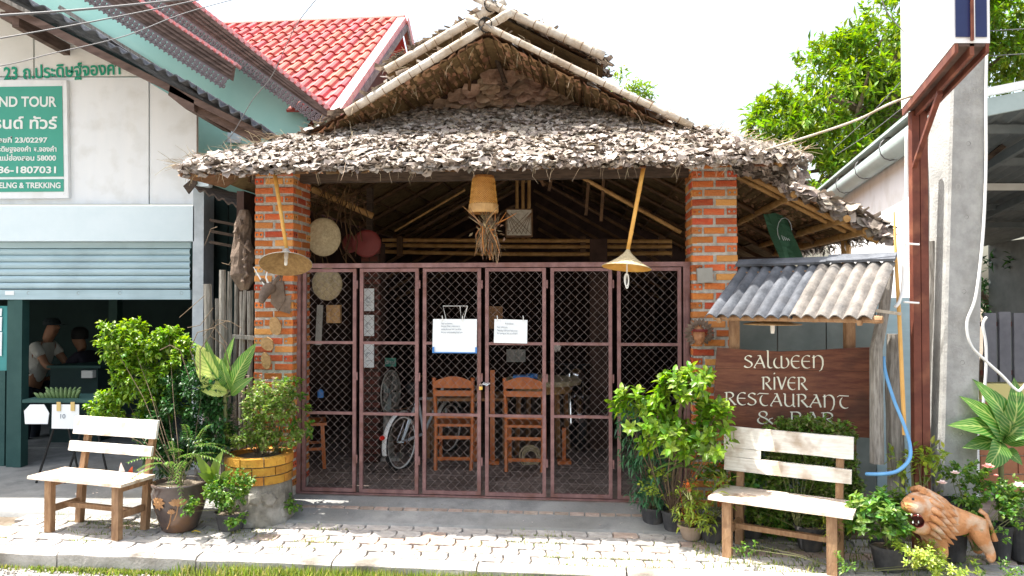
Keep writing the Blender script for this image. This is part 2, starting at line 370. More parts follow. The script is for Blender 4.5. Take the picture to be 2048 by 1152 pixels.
# ------------------------------------------------------------------ mesh builder
class MB:
    def __init__(s, M=None):
        s.v = []; s.f = []; s.mi = []; s.uv = {}; s.M = M
    def add(s, vs, fs, mi=0, uvs=None):
        n = len(s.v)
        if s.M is not None:
            vs = [s.M @ Vector(p) for p in vs]
        s.v.extend([tuple(p) for p in vs])
        for k, f in enumerate(fs):
            if uvs is not None:
                s.uv[len(s.f)] = [uvs[i] for i in f]
            s.f.append([i + n for i in f])
            s.mi.append(mi)
        return s
    def box(s, c, d, rot=None, mi=0):
        hx, hy, hz = d[0] / 2, d[1] / 2, d[2] / 2
        P = [Vector((x, y, z)) for x in (-hx, hx) for y in (-hy, hy) for z in (-hz, hz)]
        if rot is not None:
            Rm = rot if isinstance(rot, Matrix) else Euler(rot).to_matrix()
            P = [Rm @ p for p in P]
        c = Vector(c)
        return s.add([p + c for p in P], [(0, 1, 3, 2), (4, 6, 7, 5), (0, 4, 5, 1), (2, 3, 7, 6), (0, 2, 6, 4), (1, 5, 7, 3)], mi)
    def b2(s, x0, x1, y0, y1, z0, z1, mi=0):
        return s.box(((x0 + x1) / 2, (y0 + y1) / 2, (z0 + z1) / 2), (abs(x1 - x0), abs(y1 - y0), abs(z1 - z0)), None, mi)
    def bar(s, p0, p1, w, h, up=(0, 0, 1), mi=0):
        p0, p1 = Vector(p0), Vector(p1)
        t = (p1 - p0).normalized()
        u = Vector(up)
        x = t.cross(u)
        if x.length < 1e-4:
            x = t.cross(Vector((0, 1, 0)))
        x.normalize()
        y = x.cross(t)
        vs = []
        for p in (p0, p1):
            for a, b in ((-1, -1), (1, -1), (1, 1), (-1, 1)):
                vs.append(p + x * (a * w / 2) + y * (b * h / 2))
        return s.add(vs, [(0, 1, 2, 3), (7, 6, 5, 4), (0, 4, 5, 1), (1, 5, 6, 2), (2, 6, 7, 3), (3, 7, 4, 0)], mi)
    def tube(s, pts, r, seg=8, caps=True, mi=0, jit=0):
        pts = [Vector(p) for p in pts]
        n = len(pts)
        rr = r if isinstance(r, (list, tuple)) else [r] * n
        vs = []; fs = []
        px = None
        for i, p in enumerate(pts):
            t = (pts[min(i + 1, n - 1)] - pts[max(i - 1, 0)])
            if t.length < 1e-9:
                t = Vector((0, 0, 1))
            t.normalize()
            if px is None:
                a = Vector((0, 0, 1)) if abs(t.z) < 0.9 else Vector((0, 1, 0))
                x = t.cross(a).normalized()
            else:
                x = (px - t * px.dot(t))
                if x.length < 1e-6:
                    x = t.orthogonal()
                x.normalize()
            px = x
            y = t.cross(x)
            for k in range(seg):
                an = 2 * pi * k / seg
                q = rr[i] * (1 + (R.uniform(-jit, jit) if jit else 0))
                vs.append(p + x * (cos(an) * q) + y * (sin(an) * q))
        for i in range(n - 1):
            for k in range(seg):
                a = i * seg + k; b = i * seg + (k + 1) % seg
                fs.append((a, b, b + seg, a + seg))
        if caps:
            fs.append(tuple(reversed(range(seg))))
            fs.append(tuple(range((n - 1) * seg, n * seg)))
        return s.add(vs, fs, mi)
    def lathe(s, prof, c=(0, 0, 0), seg=20, axis=None, mi=0, cap=False):
        Rm = Matrix.Identity(3)
        if axis is not None:
            Rm = Vector(axis).to_track_quat('Z', 'Y').to_matrix()
        vs = []; fs = []
        c = Vector(c)
        for (r, z) in prof:
            for k in range(seg):
                a = 2 * pi * k / seg
                vs.append(Rm @ Vector((r * cos(a), r * sin(a), z)) + c)
        for i in range(len(prof) - 1):
            for k in range(seg):
                a = i * seg + k; b = i * seg + (k + 1) % seg
                fs.append((a, b, b + seg, a + seg))
        if cap:
            fs.append(tuple(reversed(range(seg))))
            fs.append(tuple(range((len(prof) - 1) * seg, len(prof) * seg)))
        return s.add(vs, fs, mi)
    def prism(s, poly, d0, d1, mi=0, plane='xz'):
        "poly in x,z; extruded along y from d0 to d1"
        n = len(poly)
        if plane == 'xz':
            vs = [(x, d0, z) for x, z in poly] + [(x, d1, z) for x, z in poly]
        else:
            vs = [(x, y, d0) for x, y in poly] + [(x, y, d1) for x, y in poly]
        fs = [tuple(range(n)), tuple(reversed(range(n, 2 * n)))]
        for i in range(n):
            j = (i + 1) % n
            fs.append((i, i + n, j + n, j))
        return s.add(vs, fs, mi)
    def leaf(s, p, d, up, L, W, fold=0.25, droop=0.2, mi=0, uv=False):
        d = Vector(d).normalized()
        x = d.cross(Vector(up))
        if x.length < 1e-4:
            x = d.orthogonal()
        x.normalize()
        n = x.cross(d)
        p = Vector(p)
        a = p
        m1 = p + d * (L * 0.35) + n * (L * 0.05)
        m2 = p + d * (L * 0.7) - n * (L * droop * 0.35)
        e = p + d * (L * 0.97) - n * (L * droop)
        w = W / 2
        vs = [a, m1, m2, e, m1 + x * w + n * (w * fold), m2 + x * w * 0.75 + n * (w * fold), m1 - x * w + n * (w * fold), m2 - x * w * 0.75 + n * (w * fold)]
        fs = [(0, 4, 1), (1, 4, 5, 2), (2, 5, 3), (0, 1, 6), (1, 2, 7, 6), (2, 3, 7)]
        return s.add(vs, fs, mi)
    def leafq(s, p, d, up, L, W, mi=0):
        "cheap 4-vertex folded leaf"
        d = Vector(d).normalized()
        x = d.cross(Vector(up))
        if x.length < 1e-4:
            x = d.orthogonal()
        x.normalize()
        n = x.cross(d)
        p = Vector(p)
        e = p + d * L - n * (L * 0.12)
        c = p + d * (L * 0.45)
        return s.add([p, c + x * (W / 2) + n * (W * .12), e, c - x * (W / 2) + n * (W * .12)], [(0, 1, 2), (0, 2, 3)], mi)
    def build(s, name, mats, parent=None, smooth=False, local=False, kind=None, org=None):
        if not isinstance(mats, (list, tuple)):
            mats = [mats]
        me = bpy.data.meshes.new(name)
        off = Vector((0, 0, 0))
        if not local:
            if parent is not None:
                off = worg(parent)
            else:
                if org is None and s.v:
                    xs = [p[0] for p in s.v]; ys = [p[1] for p in s.v]; zs = [p[2] for p in s.v]
                    off = Vector(((min(xs) + max(xs)) / 2, (min(ys) + max(ys)) / 2, min(zs)))
                elif org is not None:
                    off = Vector(org)
        if off.length > 0:
            vs = [(p[0] - off.x, p[1] - off.y, p[2] - off.z) for p in s.v]
        else:
            vs = s.v
        me.from_pydata(vs, [], s.f)
        for m in mats:
            me.materials.append(m)
        if len(mats) > 1:
            me.polygons.foreach_set('material_index', s.mi)
        if s.uv:
            ul = me.uv_layers.new(name='UVMap')
            for fi, uvs in s.uv.items():
                pl = me.polygons[fi]
                for li, q in zip(pl.loop_indices, uvs):
                    ul.data[li].uv = q
        if smooth:
            me.polygons.foreach_set('use_smooth', [True] * len(me.polygons))
        me.update()
        o = bpy.data.objects.new(name, me)
        COL.objects.link(o)
        if parent is not None:
            o.parent = parent
        elif not local:
            o.location = off
        if kind:
            o['kind'] = kind
        return o

def worg(o):
    p = Vector((0, 0, 0))
    while o is not None:
        p += o.location
        o = o.parent
    return p
def thing(name, label, cat, loc=(0, 0, 0), rz=0, group=None):
    o = bpy.data.objects.new(name, None)
    COL.objects.link(o)
    o.location = loc
    o.rotation_euler = (0, 0, rz)
    o.empty_display_size = 0.1
    o['label'] = label
    o['category'] = cat
    if group:
        o['group'] = group
    return o
def tag(o, label, cat, group=None):
    o['label'] = label
    o['category'] = cat
    if group:
        o['group'] = group
    return o
def struct(o):
    o['kind'] = 'structure'
    return o
def dup(o, parent=None, loc=None, rz=None, label=None):
    c = o.copy()
    COL.objects.link(c)
    if parent is not None:
        c.parent = parent
    if loc is not None:
        c.location = loc
    if rz is not None:
        c.rotation_euler = (0, 0, rz)
    if label:
        c['label'] = label
    for ch in list(o.children):
        dup(ch, c)
    return c
def inst(name, me, parent, M):
    "an object that shares mesh data, at world matrix M, under an unrotated parent"
    o = bpy.data.objects.new(name, me)
    COL.objects.link(o)
    o.parent = parent
    o.matrix_basis = Matrix.Translation(-worg(parent)) @ M
    return o
def skinned(name, pts, edges, rad, mat, parent=None, sub=2, local=True, root=0):
    me = bpy.data.meshes.new(name)
    me.from_pydata([tuple(p) for p in pts], edges, [])
    o = bpy.data.objects.new(name + '_tmp', me)
    COL.objects.link(o)
    o.modifiers.new('s', 'SKIN')
    for i, r in enumerate(rad):
        rr = r if isinstance(r, (tuple, list)) else (r, r)
        me.skin_vertices[0].data[i].radius = rr
        me.skin_vertices[0].data[i].use_root = (i == root)
    m = o.modifiers.new('u', 'SUBSURF')
    m.levels = sub; m.render_levels = sub
    dg = bpy.context.evaluated_depsgraph_get()
    me2 = bpy.data.meshes.new_from_object(o.evaluated_get(dg))
    me2.name = name
    bpy.data.objects.remove(o)
    me2.materials.clear()
    me2.materials.append(mat)
    me2.polygons.foreach_set('use_smooth', [True] * len(me2.polygons))
    o2 = bpy.data.objects.new(name, me2)
    COL.objects.link(o2)
    if parent is not None:
        o2.parent = parent
    return o2
def bamboo(mb, p0, p1, r, nodes=0.35, seg=10, r2=None, bend=0.0, mi=0):
    "bamboo pole with swollen nodes"
    p0, p1 = Vector(p0), Vector(p1)
    L = (p1 - p0).length
    n = max(2, int(L / nodes))
    ph = R.random()
    r2 = r2 or r
    ts = [(0, 1)]
    for k in range(n):
        c = (k + ph) / n
        if 0.02 < c < 0.98:
            e = 0.012 / L
            ts += [(c - 2.2 * e, 1), (c - e * .5, 1.13), (c, 1.02), (c + e * .5, 1.12), (c + 2.2 * e, 1)]
    ts.append((1, 1))
    ts.sort()
    side = (p1 - p0).normalized().orthogonal()
    pts = [p0.lerp(p1, t) + Vector((0, 0, -1)) * bend * 4 * t * (1 - t) for t, _ in ts]
    mb.tube(pts, [(r + (r2 - r) * t) * k for t, k in ts], seg, mi=mi)
def rnd_dir(zmin=-1, zmax=1):
    z = R.uniform(zmin, zmax)
    a = R.uniform(0, 2 * pi)
    q = sqrt(max(0, 1 - z * z))
    return Vector((q * cos(a), q * sin(a), z))
def text_mesh(txt, size, M, mat, name, parent, ext=0.002, align='LEFT', fitw=None, bold=0.0):
    cu = bpy.data.curves.new('t', 'FONT')
    cu.body = txt
    cu.size = size
    cu.extrude = ext
    cu.offset = bold * size
    cu.align_x = align
    o = bpy.data.objects.new('t', cu)
    COL.objects.link(o)
    dg = bpy.context.evaluated_depsgraph_get()
    me = bpy.data.meshes.new_from_object(o.evaluated_get(dg))
    bpy.data.objects.remove(o)
    if fitw and len(me.vertices):
        xs = [v.co.x for v in me.vertices]
        k = fitw / (max(xs) - min(xs))
        x0 = min(xs) if align == 'LEFT' else max(xs)
        for v in me.vertices:
            v.co.x = (v.co.x - x0) * k
    me.name = name
    me.materials.clear()
    me.materials.append(mat)
    me.transform(Matrix.Translation(-worg(parent)) @ M)
    ob = bpy.data.objects.new(name, me)
    COL.objects.link(ob)
    ob.parent = parent
    return ob
def upright(p, yaw=0):
    "matrix: text x->right, y->up, facing the camera side, at point p"
    return Matrix.Translation(p) @ Matrix.Rotation(-yaw, 4, 'Z') @ Matrix.Rotation(pi / 2, 4, 'X')

# ------------------------------------------------------------------ ground, road, kerb, pavement
mb = MB(); mb.b2(-400, 400, -300, 600, -0.60, -0.245); o = mb.build('ground', M_soil); struct(o)
mb = MB(FM); mb.b2(-60, 60, -7.5, -1.37, -0.30, -0.22); o = mb.build('road', M_road); struct(o)
# grit and tiny stones on the road edge
mb = MB(FM)
for i in range(900):
    u, v = R.uniform(-4.2, 1.5), -1.39 - abs(R.gauss(0, 0.12))
    s = R.uniform(0.004, 0.014)
    mb.box((u, v, -0.22 + s * 0.4), (s * 1.3, s, s * .8), (R.random(), R.random(), R.random() * 3))
o = mb.build('road_gravel', M_kerb, kind='stuff')
# pavement slab below pavers
def groundz(v):
    return -0.10
pav = bpy.data.objects.new('pavement', None)
mb = MB(FM); mb.b2(-30, 30, -1.27, -0.50, -0.30, -0.128); pav = struct(mb.build('pavement', M_soil))
def paver_mesh(W, D, H, mat):
    mb = MB()
    g = 0.005
    a, b = W / 2 - g, D / 2 - g
    z = 0.014
    poly = [(-a, -b), (-a * .4, -b - 0), (-a * .15, -b + z), (a * .5, -b + z), (a, -b), (a + z, 0 - b * .3), (a, b), (a * .5, b + z - g), (-a * .15, b + z - g), (-a * .4, b - g), (-a, b), (-a + z, b * .3)]
    poly2 = [(x * .965, y * .94) for x, y in poly]
    n = len(poly)
    vs = [(x, y, -H) for x, y in poly] + [(x, y, -0.006) for x, y in poly] + [(x, y, 0) for x, y in poly2]
    fs = []
    for k in range(n):
        j = (k + 1) % n
        fs.append((k, j, j + n, k + n)); fs.append((k + n, j + n, j + 2 * n, k + 2 * n))
    fs.append(tuple(range(2 * n, 3 * n)))
    mb.add(vs, fs)
    return mb.build('paver', mat, local=True)
W_, D_ = 0.195, 0.15
pv = [paver_mesh(W_, D_, 0.05, M_paver), paver_mesh(W_, D_, 0.05, M_paverred)]
pm_ = [p.data for p in pv]
for p in pv:
    bpy.data.objects.remove(p)
FR = FM.to_3x3().to_4x4()
for r in range(5):
    v = -1.255 + D_ * (r + .5)
    for k in range(39):
        u = -3.95 + W_ * k + (W_ / 2 if r % 2 else 0)
        z = -0.10 + R.gauss(0, 0.0022) + 0.008 * noise.noise(Vector((u * 1.2, v * 2, 0)))
        red = (r == 2 and u > -2 and R.random() < .65) or R.random() < 0.04
        Mx = Matrix.Translation(F(u, v, z)) @ Matrix.Rotation(-YAW + R.gauss(0, .012), 4, 'Z') @ Matrix.Rotation(R.gauss(0, .012), 4, 'X') @ Matrix.Rotation(R.gauss(0, .010), 4, 'Y')
        inst('paver', pm_[1 if red else 0], pav, Mx)
# kerb stones
kerb = struct(MB(FM).b2(-30, 30, -1.36, -1.222, -0.30, -0.14).build('kerb', M_kerb))
u = -5.2
while u < 5:
    L = 1.0 + R.uniform(-.05, .05)
    mb = MB(FM)
    z = -0.096 + R.gauss(0, .003)
    p = [(-1.372, -0.225), (-1.372, z - 0.022), (-1.355, z - .005), (-1.33, z), (-1.262, z), (-1.262, -0.225)]
    n = len(p); SG = 12
    vs = []; fs = []
    for k in range(SG + 1):
        uu = u + 0.006 + (L - 0.012) * k / SG
        for j, (a, b) in enumerate(p):
            wob = 0.006 * noise.noise(Vector((uu * 4, a * 9, j)))
            vs.append((uu, a + wob, b + (wob if 1 <= j <= 3 else 0)))
    for k in range(SG):
        for j in range(n):
            q = (j + 1) % n
            fs.append((k * n + j, (k + 1) * n + j, (k + 1) * n + q, k * n + q))
    fs.append(tuple(range(n))); fs.append(tuple(range(SG * n, SG * n + n)))
    mb.add(vs, fs)
    mb.build('kerb_stone', M_kerb, kerb)
    u += L
# entrance ramp, as a gently uneven sheet
def sheet(name, u0, u1, v0, v1, zf, mat, nu, nv, amp=0.004, thick=0.12, sc=2.5):
    mb = MB(FM)
    vs = []; fs = []
    for j in range(nv + 1):
        for i in range(nu + 1):
            a = u0 + (u1 - u0) * i / nu; b = v0 + (v1 - v0) * j / nv
            vs.append((a, b, zf(a, b) + amp * noise.noise(Vector((a * sc, b * sc, 1)))))
    for j in range(nv):
        for i in range(nu):
            k = j * (nu + 1) + i
            fs.append((k, k + 1, k + nu + 2, k + nu + 1))
    n = len(vs)
    vs += [(u0, v0, zf(u0, v0) - thick), (u1, v0, zf(u1, v0) - thick)]
    fs.append(tuple([n, n + 1] + [nu - i for i in range(nu + 1)]))
    mb.add(vs, fs)
    return mb.build(name, mat, smooth=True)
rz = lambda a, b: -0.088 + 0.082 * min(1, max(0, (b + 0.505) / 0.45))
struct(sheet('entrance_ramp', -2.05, 1.75, -0.515, -0.02, rz, M_concrete, 60, 14, 0.006))
struct(sheet('left_apron', -14, -2.054, -0.512, 3.5, lambda a, b: -0.098, M_concrete, 60, 30, 0.012, sc=1.2))
struct(sheet('right_apron', 1.756, 14, -0.512, 3.5, lambda a, b: -0.099, M_soil, 50, 20, 0.014))
# brick edging line set into the ramp
for k in range(26):
    u = -1.75 + k * 0.125
    mb = MB(FM); mb.b2(u, u + .112, -0.275 + R.gauss(0, .003), -0.225, -0.10, rz(u, -.25) + 0.007)
    mb.build('edging_brick', M_paverred, bpy.data.objects['entrance_ramp'])
# interior floor
fl = struct(sheet('dining_floor', -2.6, 4.2, -0.018, 9.0, lambda a, b: 0.0, M_floor, 30, 40, 0.004))
for r in range(7):
    v = 0.10 + r * 0.22
    for k in range(17):
        u = -2.0 + k * 0.225 + (0.11 if r % 2 else 0)
        if u > 1.62: continue
        mb = MB(FM); mb.b2(u, u + .212, v, v + .207, -0.03, 0.008 + R.gauss(0, .0015))
        mb.build('floor_tile', M_floor, fl)
# ------------------------------------------------------------------ thatched restaurant
EV = -0.70          # eave line (v)
U0, ZA = onF(975, 60, 0)
SL = 0.535
ZE = 2.745
def mainz(u): return ZA - SL * abs(u - U0)
rest = thing('thatched_restaurant', 'open fronted restaurant with shaggy dry leaf roof, crossed bamboo gable poles and brick pillars', 'restaurant', F(0, 0, 0))

def header_brick_mesh(L, H, D, holes):
    mb = MB()
    # front at y=0, depth to +y
    x0, x1, z0, z1 = -L / 2, L / 2, -H / 2, H / 2
    if not holes:
        b = 0.004
        vs = [(x0, b, z0), (x1, b, z0), (x1, b, z1), (x0, b, z1), (x0 + b, 0, z0 + b), (x1 - b, 0, z0 + b), (x1 - b, 0, z1 - b), (x0 + b, 0, z1 - b), (x0, D, z0), (x1, D, z0), (x1, D, z1), (x0, D, z1)]
        fs = [(4, 5, 6, 7), (0, 1, 5, 4), (1, 2, 6, 5), (2, 3, 7, 6), (3, 0, 4, 7), (0, 8, 9, 1), (1, 9, 10, 2), (2, 10, 11, 3), (3, 11, 8, 0)]
        mb.add(vs, fs)
    else:
        n = 2 if L < .1 else 3
        cw = L / n
        for k in range(n):
            a, b = x0 + k * cw, x0 + (k + 1) * cw
            cx = (a + b) / 2; r = 0.0105
            ring = [(cx + r * cos(t), 0, r * sin(t)) for t in [pi * 2 * q / 8 + pi / 8 for q in range(8)]]
            rin = [(x, 0.02, z) for x, y, z in ring]
            cor = [(b, 0, z1), (a, 0, z1), (a, 0, z0), (b, 0, z0)]
            vs = ring + cor
            fs = [(0, 8, 1), (1, 8, 9, 2), (2, 9, 3), (3, 9, 10, 4), (4, 10, 5), (5, 10, 11, 6), (6, 11, 7), (7, 11, 8, 0)]
            mb.add(vs, fs, 0)
            mb.add(ring + rin, [(q, (q + 1) % 8, (q + 1) % 8 + 8, q + 8) for q in range(8)], 1)
            mb.add(rin, [tuple(range(8))], 1)
        mb.add([(x0, 0, z0), (x1, 0, z0), (x1, 0, z1), (x0, 0, z1), (x0, D, z0), (x1, D, z0), (x1, D, z1), (x0, D, z1)], [(0, 4, 5, 1), (1, 5, 6, 2), (2, 6, 7, 3), (3, 7, 4, 0)], 0)
    o = mb.build('brick', [M_brick, M_holeshade], local=True)
    me = o.data
    bpy.data.objects.remove(o)
    return me

def pillar(u0, u1, v0, v1, ztop, side=None, name='brick_pillar'):
    core = MB(FM)
    i = 0.007
    # mortar core with a rough surface
    core.b2(u0 + i, u1 - i, v0 + i, v1 - i, 0.0, ztop)
    # lumpy mortar face on the front
    nu, nz = 18, int(ztop / 0.02)
    def face(fn):
        vs = []; fs = []
        for a in range(nz + 1):
            for b in range(nu + 1):
                vs.append(fn(b / nu, ztop * a / nz))
        for a in range(nz):
            for b in range(nu):
                k = a * (nu + 1) + b
                fs.append((k, k + 1, k + nu + 2, k + nu + 1))
        core.add(vs, fs)
    face(lambda t, z: (u0 + i + (u1 - u0 - 2 * i) * t, v0 + 0.0055 + 0.006 * noise.noise(Vector((t * 14, z * 30, 3))), z))
    if side:
        us = u1 if side > 0 else u0
        face(lambda t, z: (us - side * (0.0055 + 0.006 * noise.noise(Vector((t * 14, z * 30, 9)))), v0 + i + (v1 - v0 - 2 * i) * t, z))
    p = core.build(name, M_mortar, rest, smooth=False)
    CH = 0.077
    n = int(ztop / CH)
    def course(Wd, place, r):
        h = 0.052
        sL = Wd * 0.455; hL = Wd * 0.215
        if r % 2 == 0:
            lay = [(0.005, sL, False), (Wd - sL - .004, sL, False)]
        else:
            lay = [(0.003, hL, True), ((Wd - sL * .98) / 2, sL * .98, False), (Wd - hL - .003, hL, True)]
        for x, L, ho in lay:
            key = (round(L, 3), ho)
            if key not in BM:
                BM[key] = header_brick_mesh(L, h, 0.045, ho)
            place(x + L / 2 + R.gauss(0, .002), CH * (r + .5) + R.gauss(0, .0022), BM[key])
    for r in range(n):
        def pf(x, z, me):
            inst('brick', me, p, Matrix.Translation(F(u0 + x, v0 - R.uniform(0, .004), z)) @ Matrix.Rotation(-YAW, 4, 'Z') @ Matrix.Rotation(R.gauss(0, .012), 4, 'Y'))
        course(u1 - u0, pf, r)
        if side and side > 0:
            def ps(x, z, me):
                inst('brick', me, p, Matrix.Translation(F(u1 + R.uniform(0, .003), v0 + x, z)) @ Matrix.Rotation(-YAW + pi / 2, 4, 'Z') @ Matrix.Rotation(R.gauss(0, .012), 4, 'Y'))
            course(v1 - v0, ps, r + 1)
        if side and side < 0:
            def ps(x, z, me):
                inst('brick', me, p, Matrix.Translation(F(u0 - R.uniform(0, .003), v1 - x, z)) @ Matrix.Rotation(-YAW - pi / 2, 4, 'Z') @ Matrix.Rotation(R.gauss(0, .012), 4, 'Y'))
            course(v1 - v0, ps, r + 1)
    return p
BM = {}
PL0, PL1 = fu(508, -.12), fu(586, -.12)
PR0, PR1 = fu(1384, -.12), fu(1476, -.12)
pillar(PL0, PL1, -0.12, 0.28, 2.86, 1)
pillar(PR0, PR1, -0.12, 0.28, 2.86, -1)

# main roof planes (thin dark thatch slabs)
ULE, URE = U0 - 2.35, U0 + 3.25
VB = 7.6
def slab(ua, ub, va, vb, zfn, th, mat, name, nu=30, nv=30, amp=.02):
    mb = MB(FM)
    for s, off in ((0, 0), (1, -th)):
        vs = []; fs = []
        for j in range(nv + 1):
            for i in range(nu + 1):
                u = ua + (ub - ua) * i / nu; v = va + (vb - va) * j / nv
                e = amp * noise.noise(Vector((u * 3, v * 3, s * 5)))
                vs.append((u, v, zfn(u) + off + e))
        for j in range(nv):
            for i in range(nu):
                k = j * (nu + 1) + i
                fs.append((k, k + 1, k + nu + 2, k + nu + 1))
        mb.add(vs, fs)
    pass
    return mb.build(name, mat, rest)
roofL = slab(U0 + .02, ULE, 0.02, VB, mainz, 0.05, M_thatchdark, 'roof_slope')
roofR = slab(U0 - .02, URE, 0.02, VB, mainz, 0.05, M_thatchdark, 'roof_slope')
# upper cap roof
ZC = fz(985, 14, 0.45); UC = onF(985, 14, .45)[0]
capz = lambda u: ZC - .53 * abs(u - UC)
slab(UC + .02, UC - 1.02, 0.5, VB, capz, 0.045, M_thatchdark, 'cap_roof_slope')
slab(UC - .02, UC + 1.02, 0.5, VB, capz, 0.045, M_thatchdark, 'cap_roof_slope')

def curl_leaf(mb, c, down, nrm, L, W, curl=0.3, lift=0.0, mi=0, nx=2, ny=3, rag=0.12):
    down = Vector(down).normalized(); nrm = Vector(nrm).normalized()
    x = down.cross(nrm).normalized()
    vs = []; fs = []
    ph = R.uniform(0, 6)
    for j in range(ny + 1):
        t = j / ny
        ww = W * (0.75 + .45 * sin(pi * min(1, t * 1.1 + .15)) * .8)
        for i in range(nx + 1):
            s = i / nx - .5
            lift_ = lift * t * t + curl * W * (abs(s) * 2) ** 2 * (0.3 + t) * (1 if ph < 3.6 else -0.6)
            e = R.uniform(-rag, rag) * W
            vs.append(Vector(c) + down * (L * t + (e if j == ny else 0) - (L * .18 * abs(s * 2) if j == ny else 0)) + x * (s * ww + e * .3) + nrm * (lift_ + R.uniform(-.1, .1) * W * .5 + .012 * sin(ph + t * 5)))
    for j in range(ny):
        for i in range(nx):
            k = j * (nx + 1) + i
            fs.append((k, k + 1, k + nx + 2, k + nx + 1))
    mb.add(vs, fs, mi)
# skirt: front hip slope
SKS = 0.55
def skz(v): return ZE + SKS * (v - EV)
def skw(v):
    if v < 0:
        return 2.44 + (1.80 - 2.44) * (v - EV) / (-EV)
    return 1.80 + (1.0 - 1.80) * v / 0.75
mb = MB(FM)
NR = 14
for s in (0, 1):
    vs = []; fs = []
    for j in range(NR + 1):
        v = EV + .10 + (0.7 - EV) * j / NR
        for i in range(41):
            u = U0 + skw(min(v, .75)) * (i / 20 - 1)
            vs.append((u, v, skz(v) - .045 * s - 0.01 + .02 * noise.noise(Vector((u * 3, v * 3, s)))))
    for j in range(NR):
        for i in range(40):
            k = j * 41 + i
            fs.append((k, k + 1, k + 42, k + 41))
    mb.add(vs, fs)
skirt = mb.build('front_skirt_roof', M_thatchdark, rest)
nrmS = Vector((0, -SKS, 1)).normalized(); dnS = Vector((0, -1, -SKS)).normalized()
stuff = MB(FM)
rows = 74
npart = 0
for r in range(rows):
    t = r / (rows - 1)
    v = EV + 0.06 + (0.78 - EV - .06) * t
    hw = skw(min(.75, v)) + .06
    n = int(2 * hw / 0.056)
    for k in range(n):
        u = U0 - hw + 2 * hw * (k + R.random() * .9) / n
        W = R.uniform(.04, .10); L = R.uniform(.045, .10)
        if r < 2:
            L *= 1.15
        a = R.gauss(0, .8)
        dn = (dnS + Vector((1, 0, 0)) * a).normalized()
        nn = (nrmS + Vector((R.gauss(0, .15), R.gauss(0, .15), 0))).normalized()
        c = Vector((u, v + R.uniform(-.02, .02), skz(v) + R.uniform(.0, .022) + .05 * max(0, noise.noise(Vector((u * 2.2, v * 2, 4))))))
        if r < 3:
            c.z += R.uniform(-.035, .01)
        if R.random() < .45 and r < 3:
            dn = (dn + Vector((0, .3, -.8))).normalized(); L *= .9
        if r < 3 and npart < 170 and abs(u - U0) < 2.4:
            m1 = MB(FM); curl_leaf(m1, c, dn, nn, L * 1.1, W * 1.1, R.uniform(.05, .3), R.uniform(0, .02), rag=.08)
            m1.build('dry_leaf', M_thatch, rest); npart += 1
        else:
            curl_leaf(stuff, c, dn, nn, L, W, R.uniform(.02, .22), R.uniform(-.012, .012), rag=.07, ny=2)
for k in range(330):
    u = U0 - 2.44 + 4.88 * (k + R.random()) / 330
    c = Vector((u, EV + .05 + R.uniform(-.02, .03), ZE + R.uniform(-.02, .03)))
    curl_leaf(stuff, c, Vector((R.gauss(0, .6), R.uniform(-1.2, -.2), -.7)), Vector((R.gauss(0, .2), -.6, 1)), R.uniform(.03, .075), R.uniform(.04, .09), R.uniform(.05, .4), .01, rag=.1, ny=2)
stuff.build('leaf_thatch', M_thatch, rest, kind='stuff')
# underside of skirt: leaf plates and battens
us = MB(FM)
for r in range(12):
    v = EV + .05 + r * .06
    for k in range(46):
        hw = skw(v)
        u = U0 - hw + 2 * hw * (k + R.random()) / 46
        curl_leaf(us, (u, v, skz(v) - .06), -dnS + Vector((R.gauss(0, .2), 0, 0)), -nrmS, .11, .11, .1, .01, nx=1, ny=2)
us.build('leaf_underside', M_leafplate, rest, kind='stuff')
for s in (-1, 1):
    mb = MB(FM); bamboo(mb, (U0 + s * 2.3, EV + .08, ZE - .03), (U0 + s * 1.7, 0.1, skz(.1) - .10), .02); mb.build('hip_pole', M_bamb, rest)
mb = MB(FM); bamboo(mb, (U0 - 2.3, EV + .2, ZE + .005), (U0 + 2.3, EV + .2, ZE + .005), .010); mb.build('eave_pole', M_darkwood, rest)

# unseen side hips closing the skirt, added to keep sun off the ramp
for s in (-1, 1):
    A_, H_, B_ = Vector((U0 + s * 2.40, EV + .02, ZE - .02)), Vector((U0 + s * 1.80, 0.03, skz(0) - .03)), Vector((U0 + s * 2.40, 0.06, mainz(U0 + 2.40) - .01))
    mb = MB(FM); dz = Vector((0, 0, -.035)); mb.add([A_, H_, B_, A_ + dz, H_ + dz, B_ + dz], [(0, 1, 2), (3, 5, 4), (0, 3, 4, 1), (1, 4, 5, 2), (2, 5, 3, 0)])
    mb.build('hip_side', M_thatchdark, rest)
# pediment leaves on the gable face (v .74)
mb = MB(FM)
mb.prism([(U0 - .95, 3.45), (U0 + .95, 3.45), (U0 + .3, 3.85), (U0 - .3, 3.85)], .80, .83)
mb.build('gable_backing', M_inwall, rest)
zt = 3.90
for r, (z, hw, L, W) in enumerate([(3.50, .98, .10, .13), (3.56, .92, .11, .14), (3.62, .86, .12, .14), (3.68, .72, .13, .15), (3.74, .60, .15, .15), (3.81, .42, .16, .15), (3.87, .30, .16, .17), (3.93, .27, .17, .21)]):
    n = int(2 * hw / (W * .85))
    for k in range(n):
        u = U0 + .12 - hw + 2 * hw * (k + .5) / n + R.gauss(0, .015)
        m1 = MB(FM)
        curl_leaf(m1, (u, .765 - r * .002, z + R.gauss(0, .014)), Vector((R.gauss(0, .12), -.25, -1)), Vector((R.gauss(0, .1), -1, .1)), L * 1.15, W * 1.15, .14, .06, nx=3, ny=3, rag=.08)
        m1.build('leaf_plate', M_plate2, rest)
m1 = MB(FM); curl_leaf(m1, (U0 + .33, .76, 4.02), Vector((.15, -.1, -1)), Vector((.15, -1, .1)), .2, .26, .1, .02, nx=3, ny=3); m1.build('leaf_plate', M_plate2, rest)
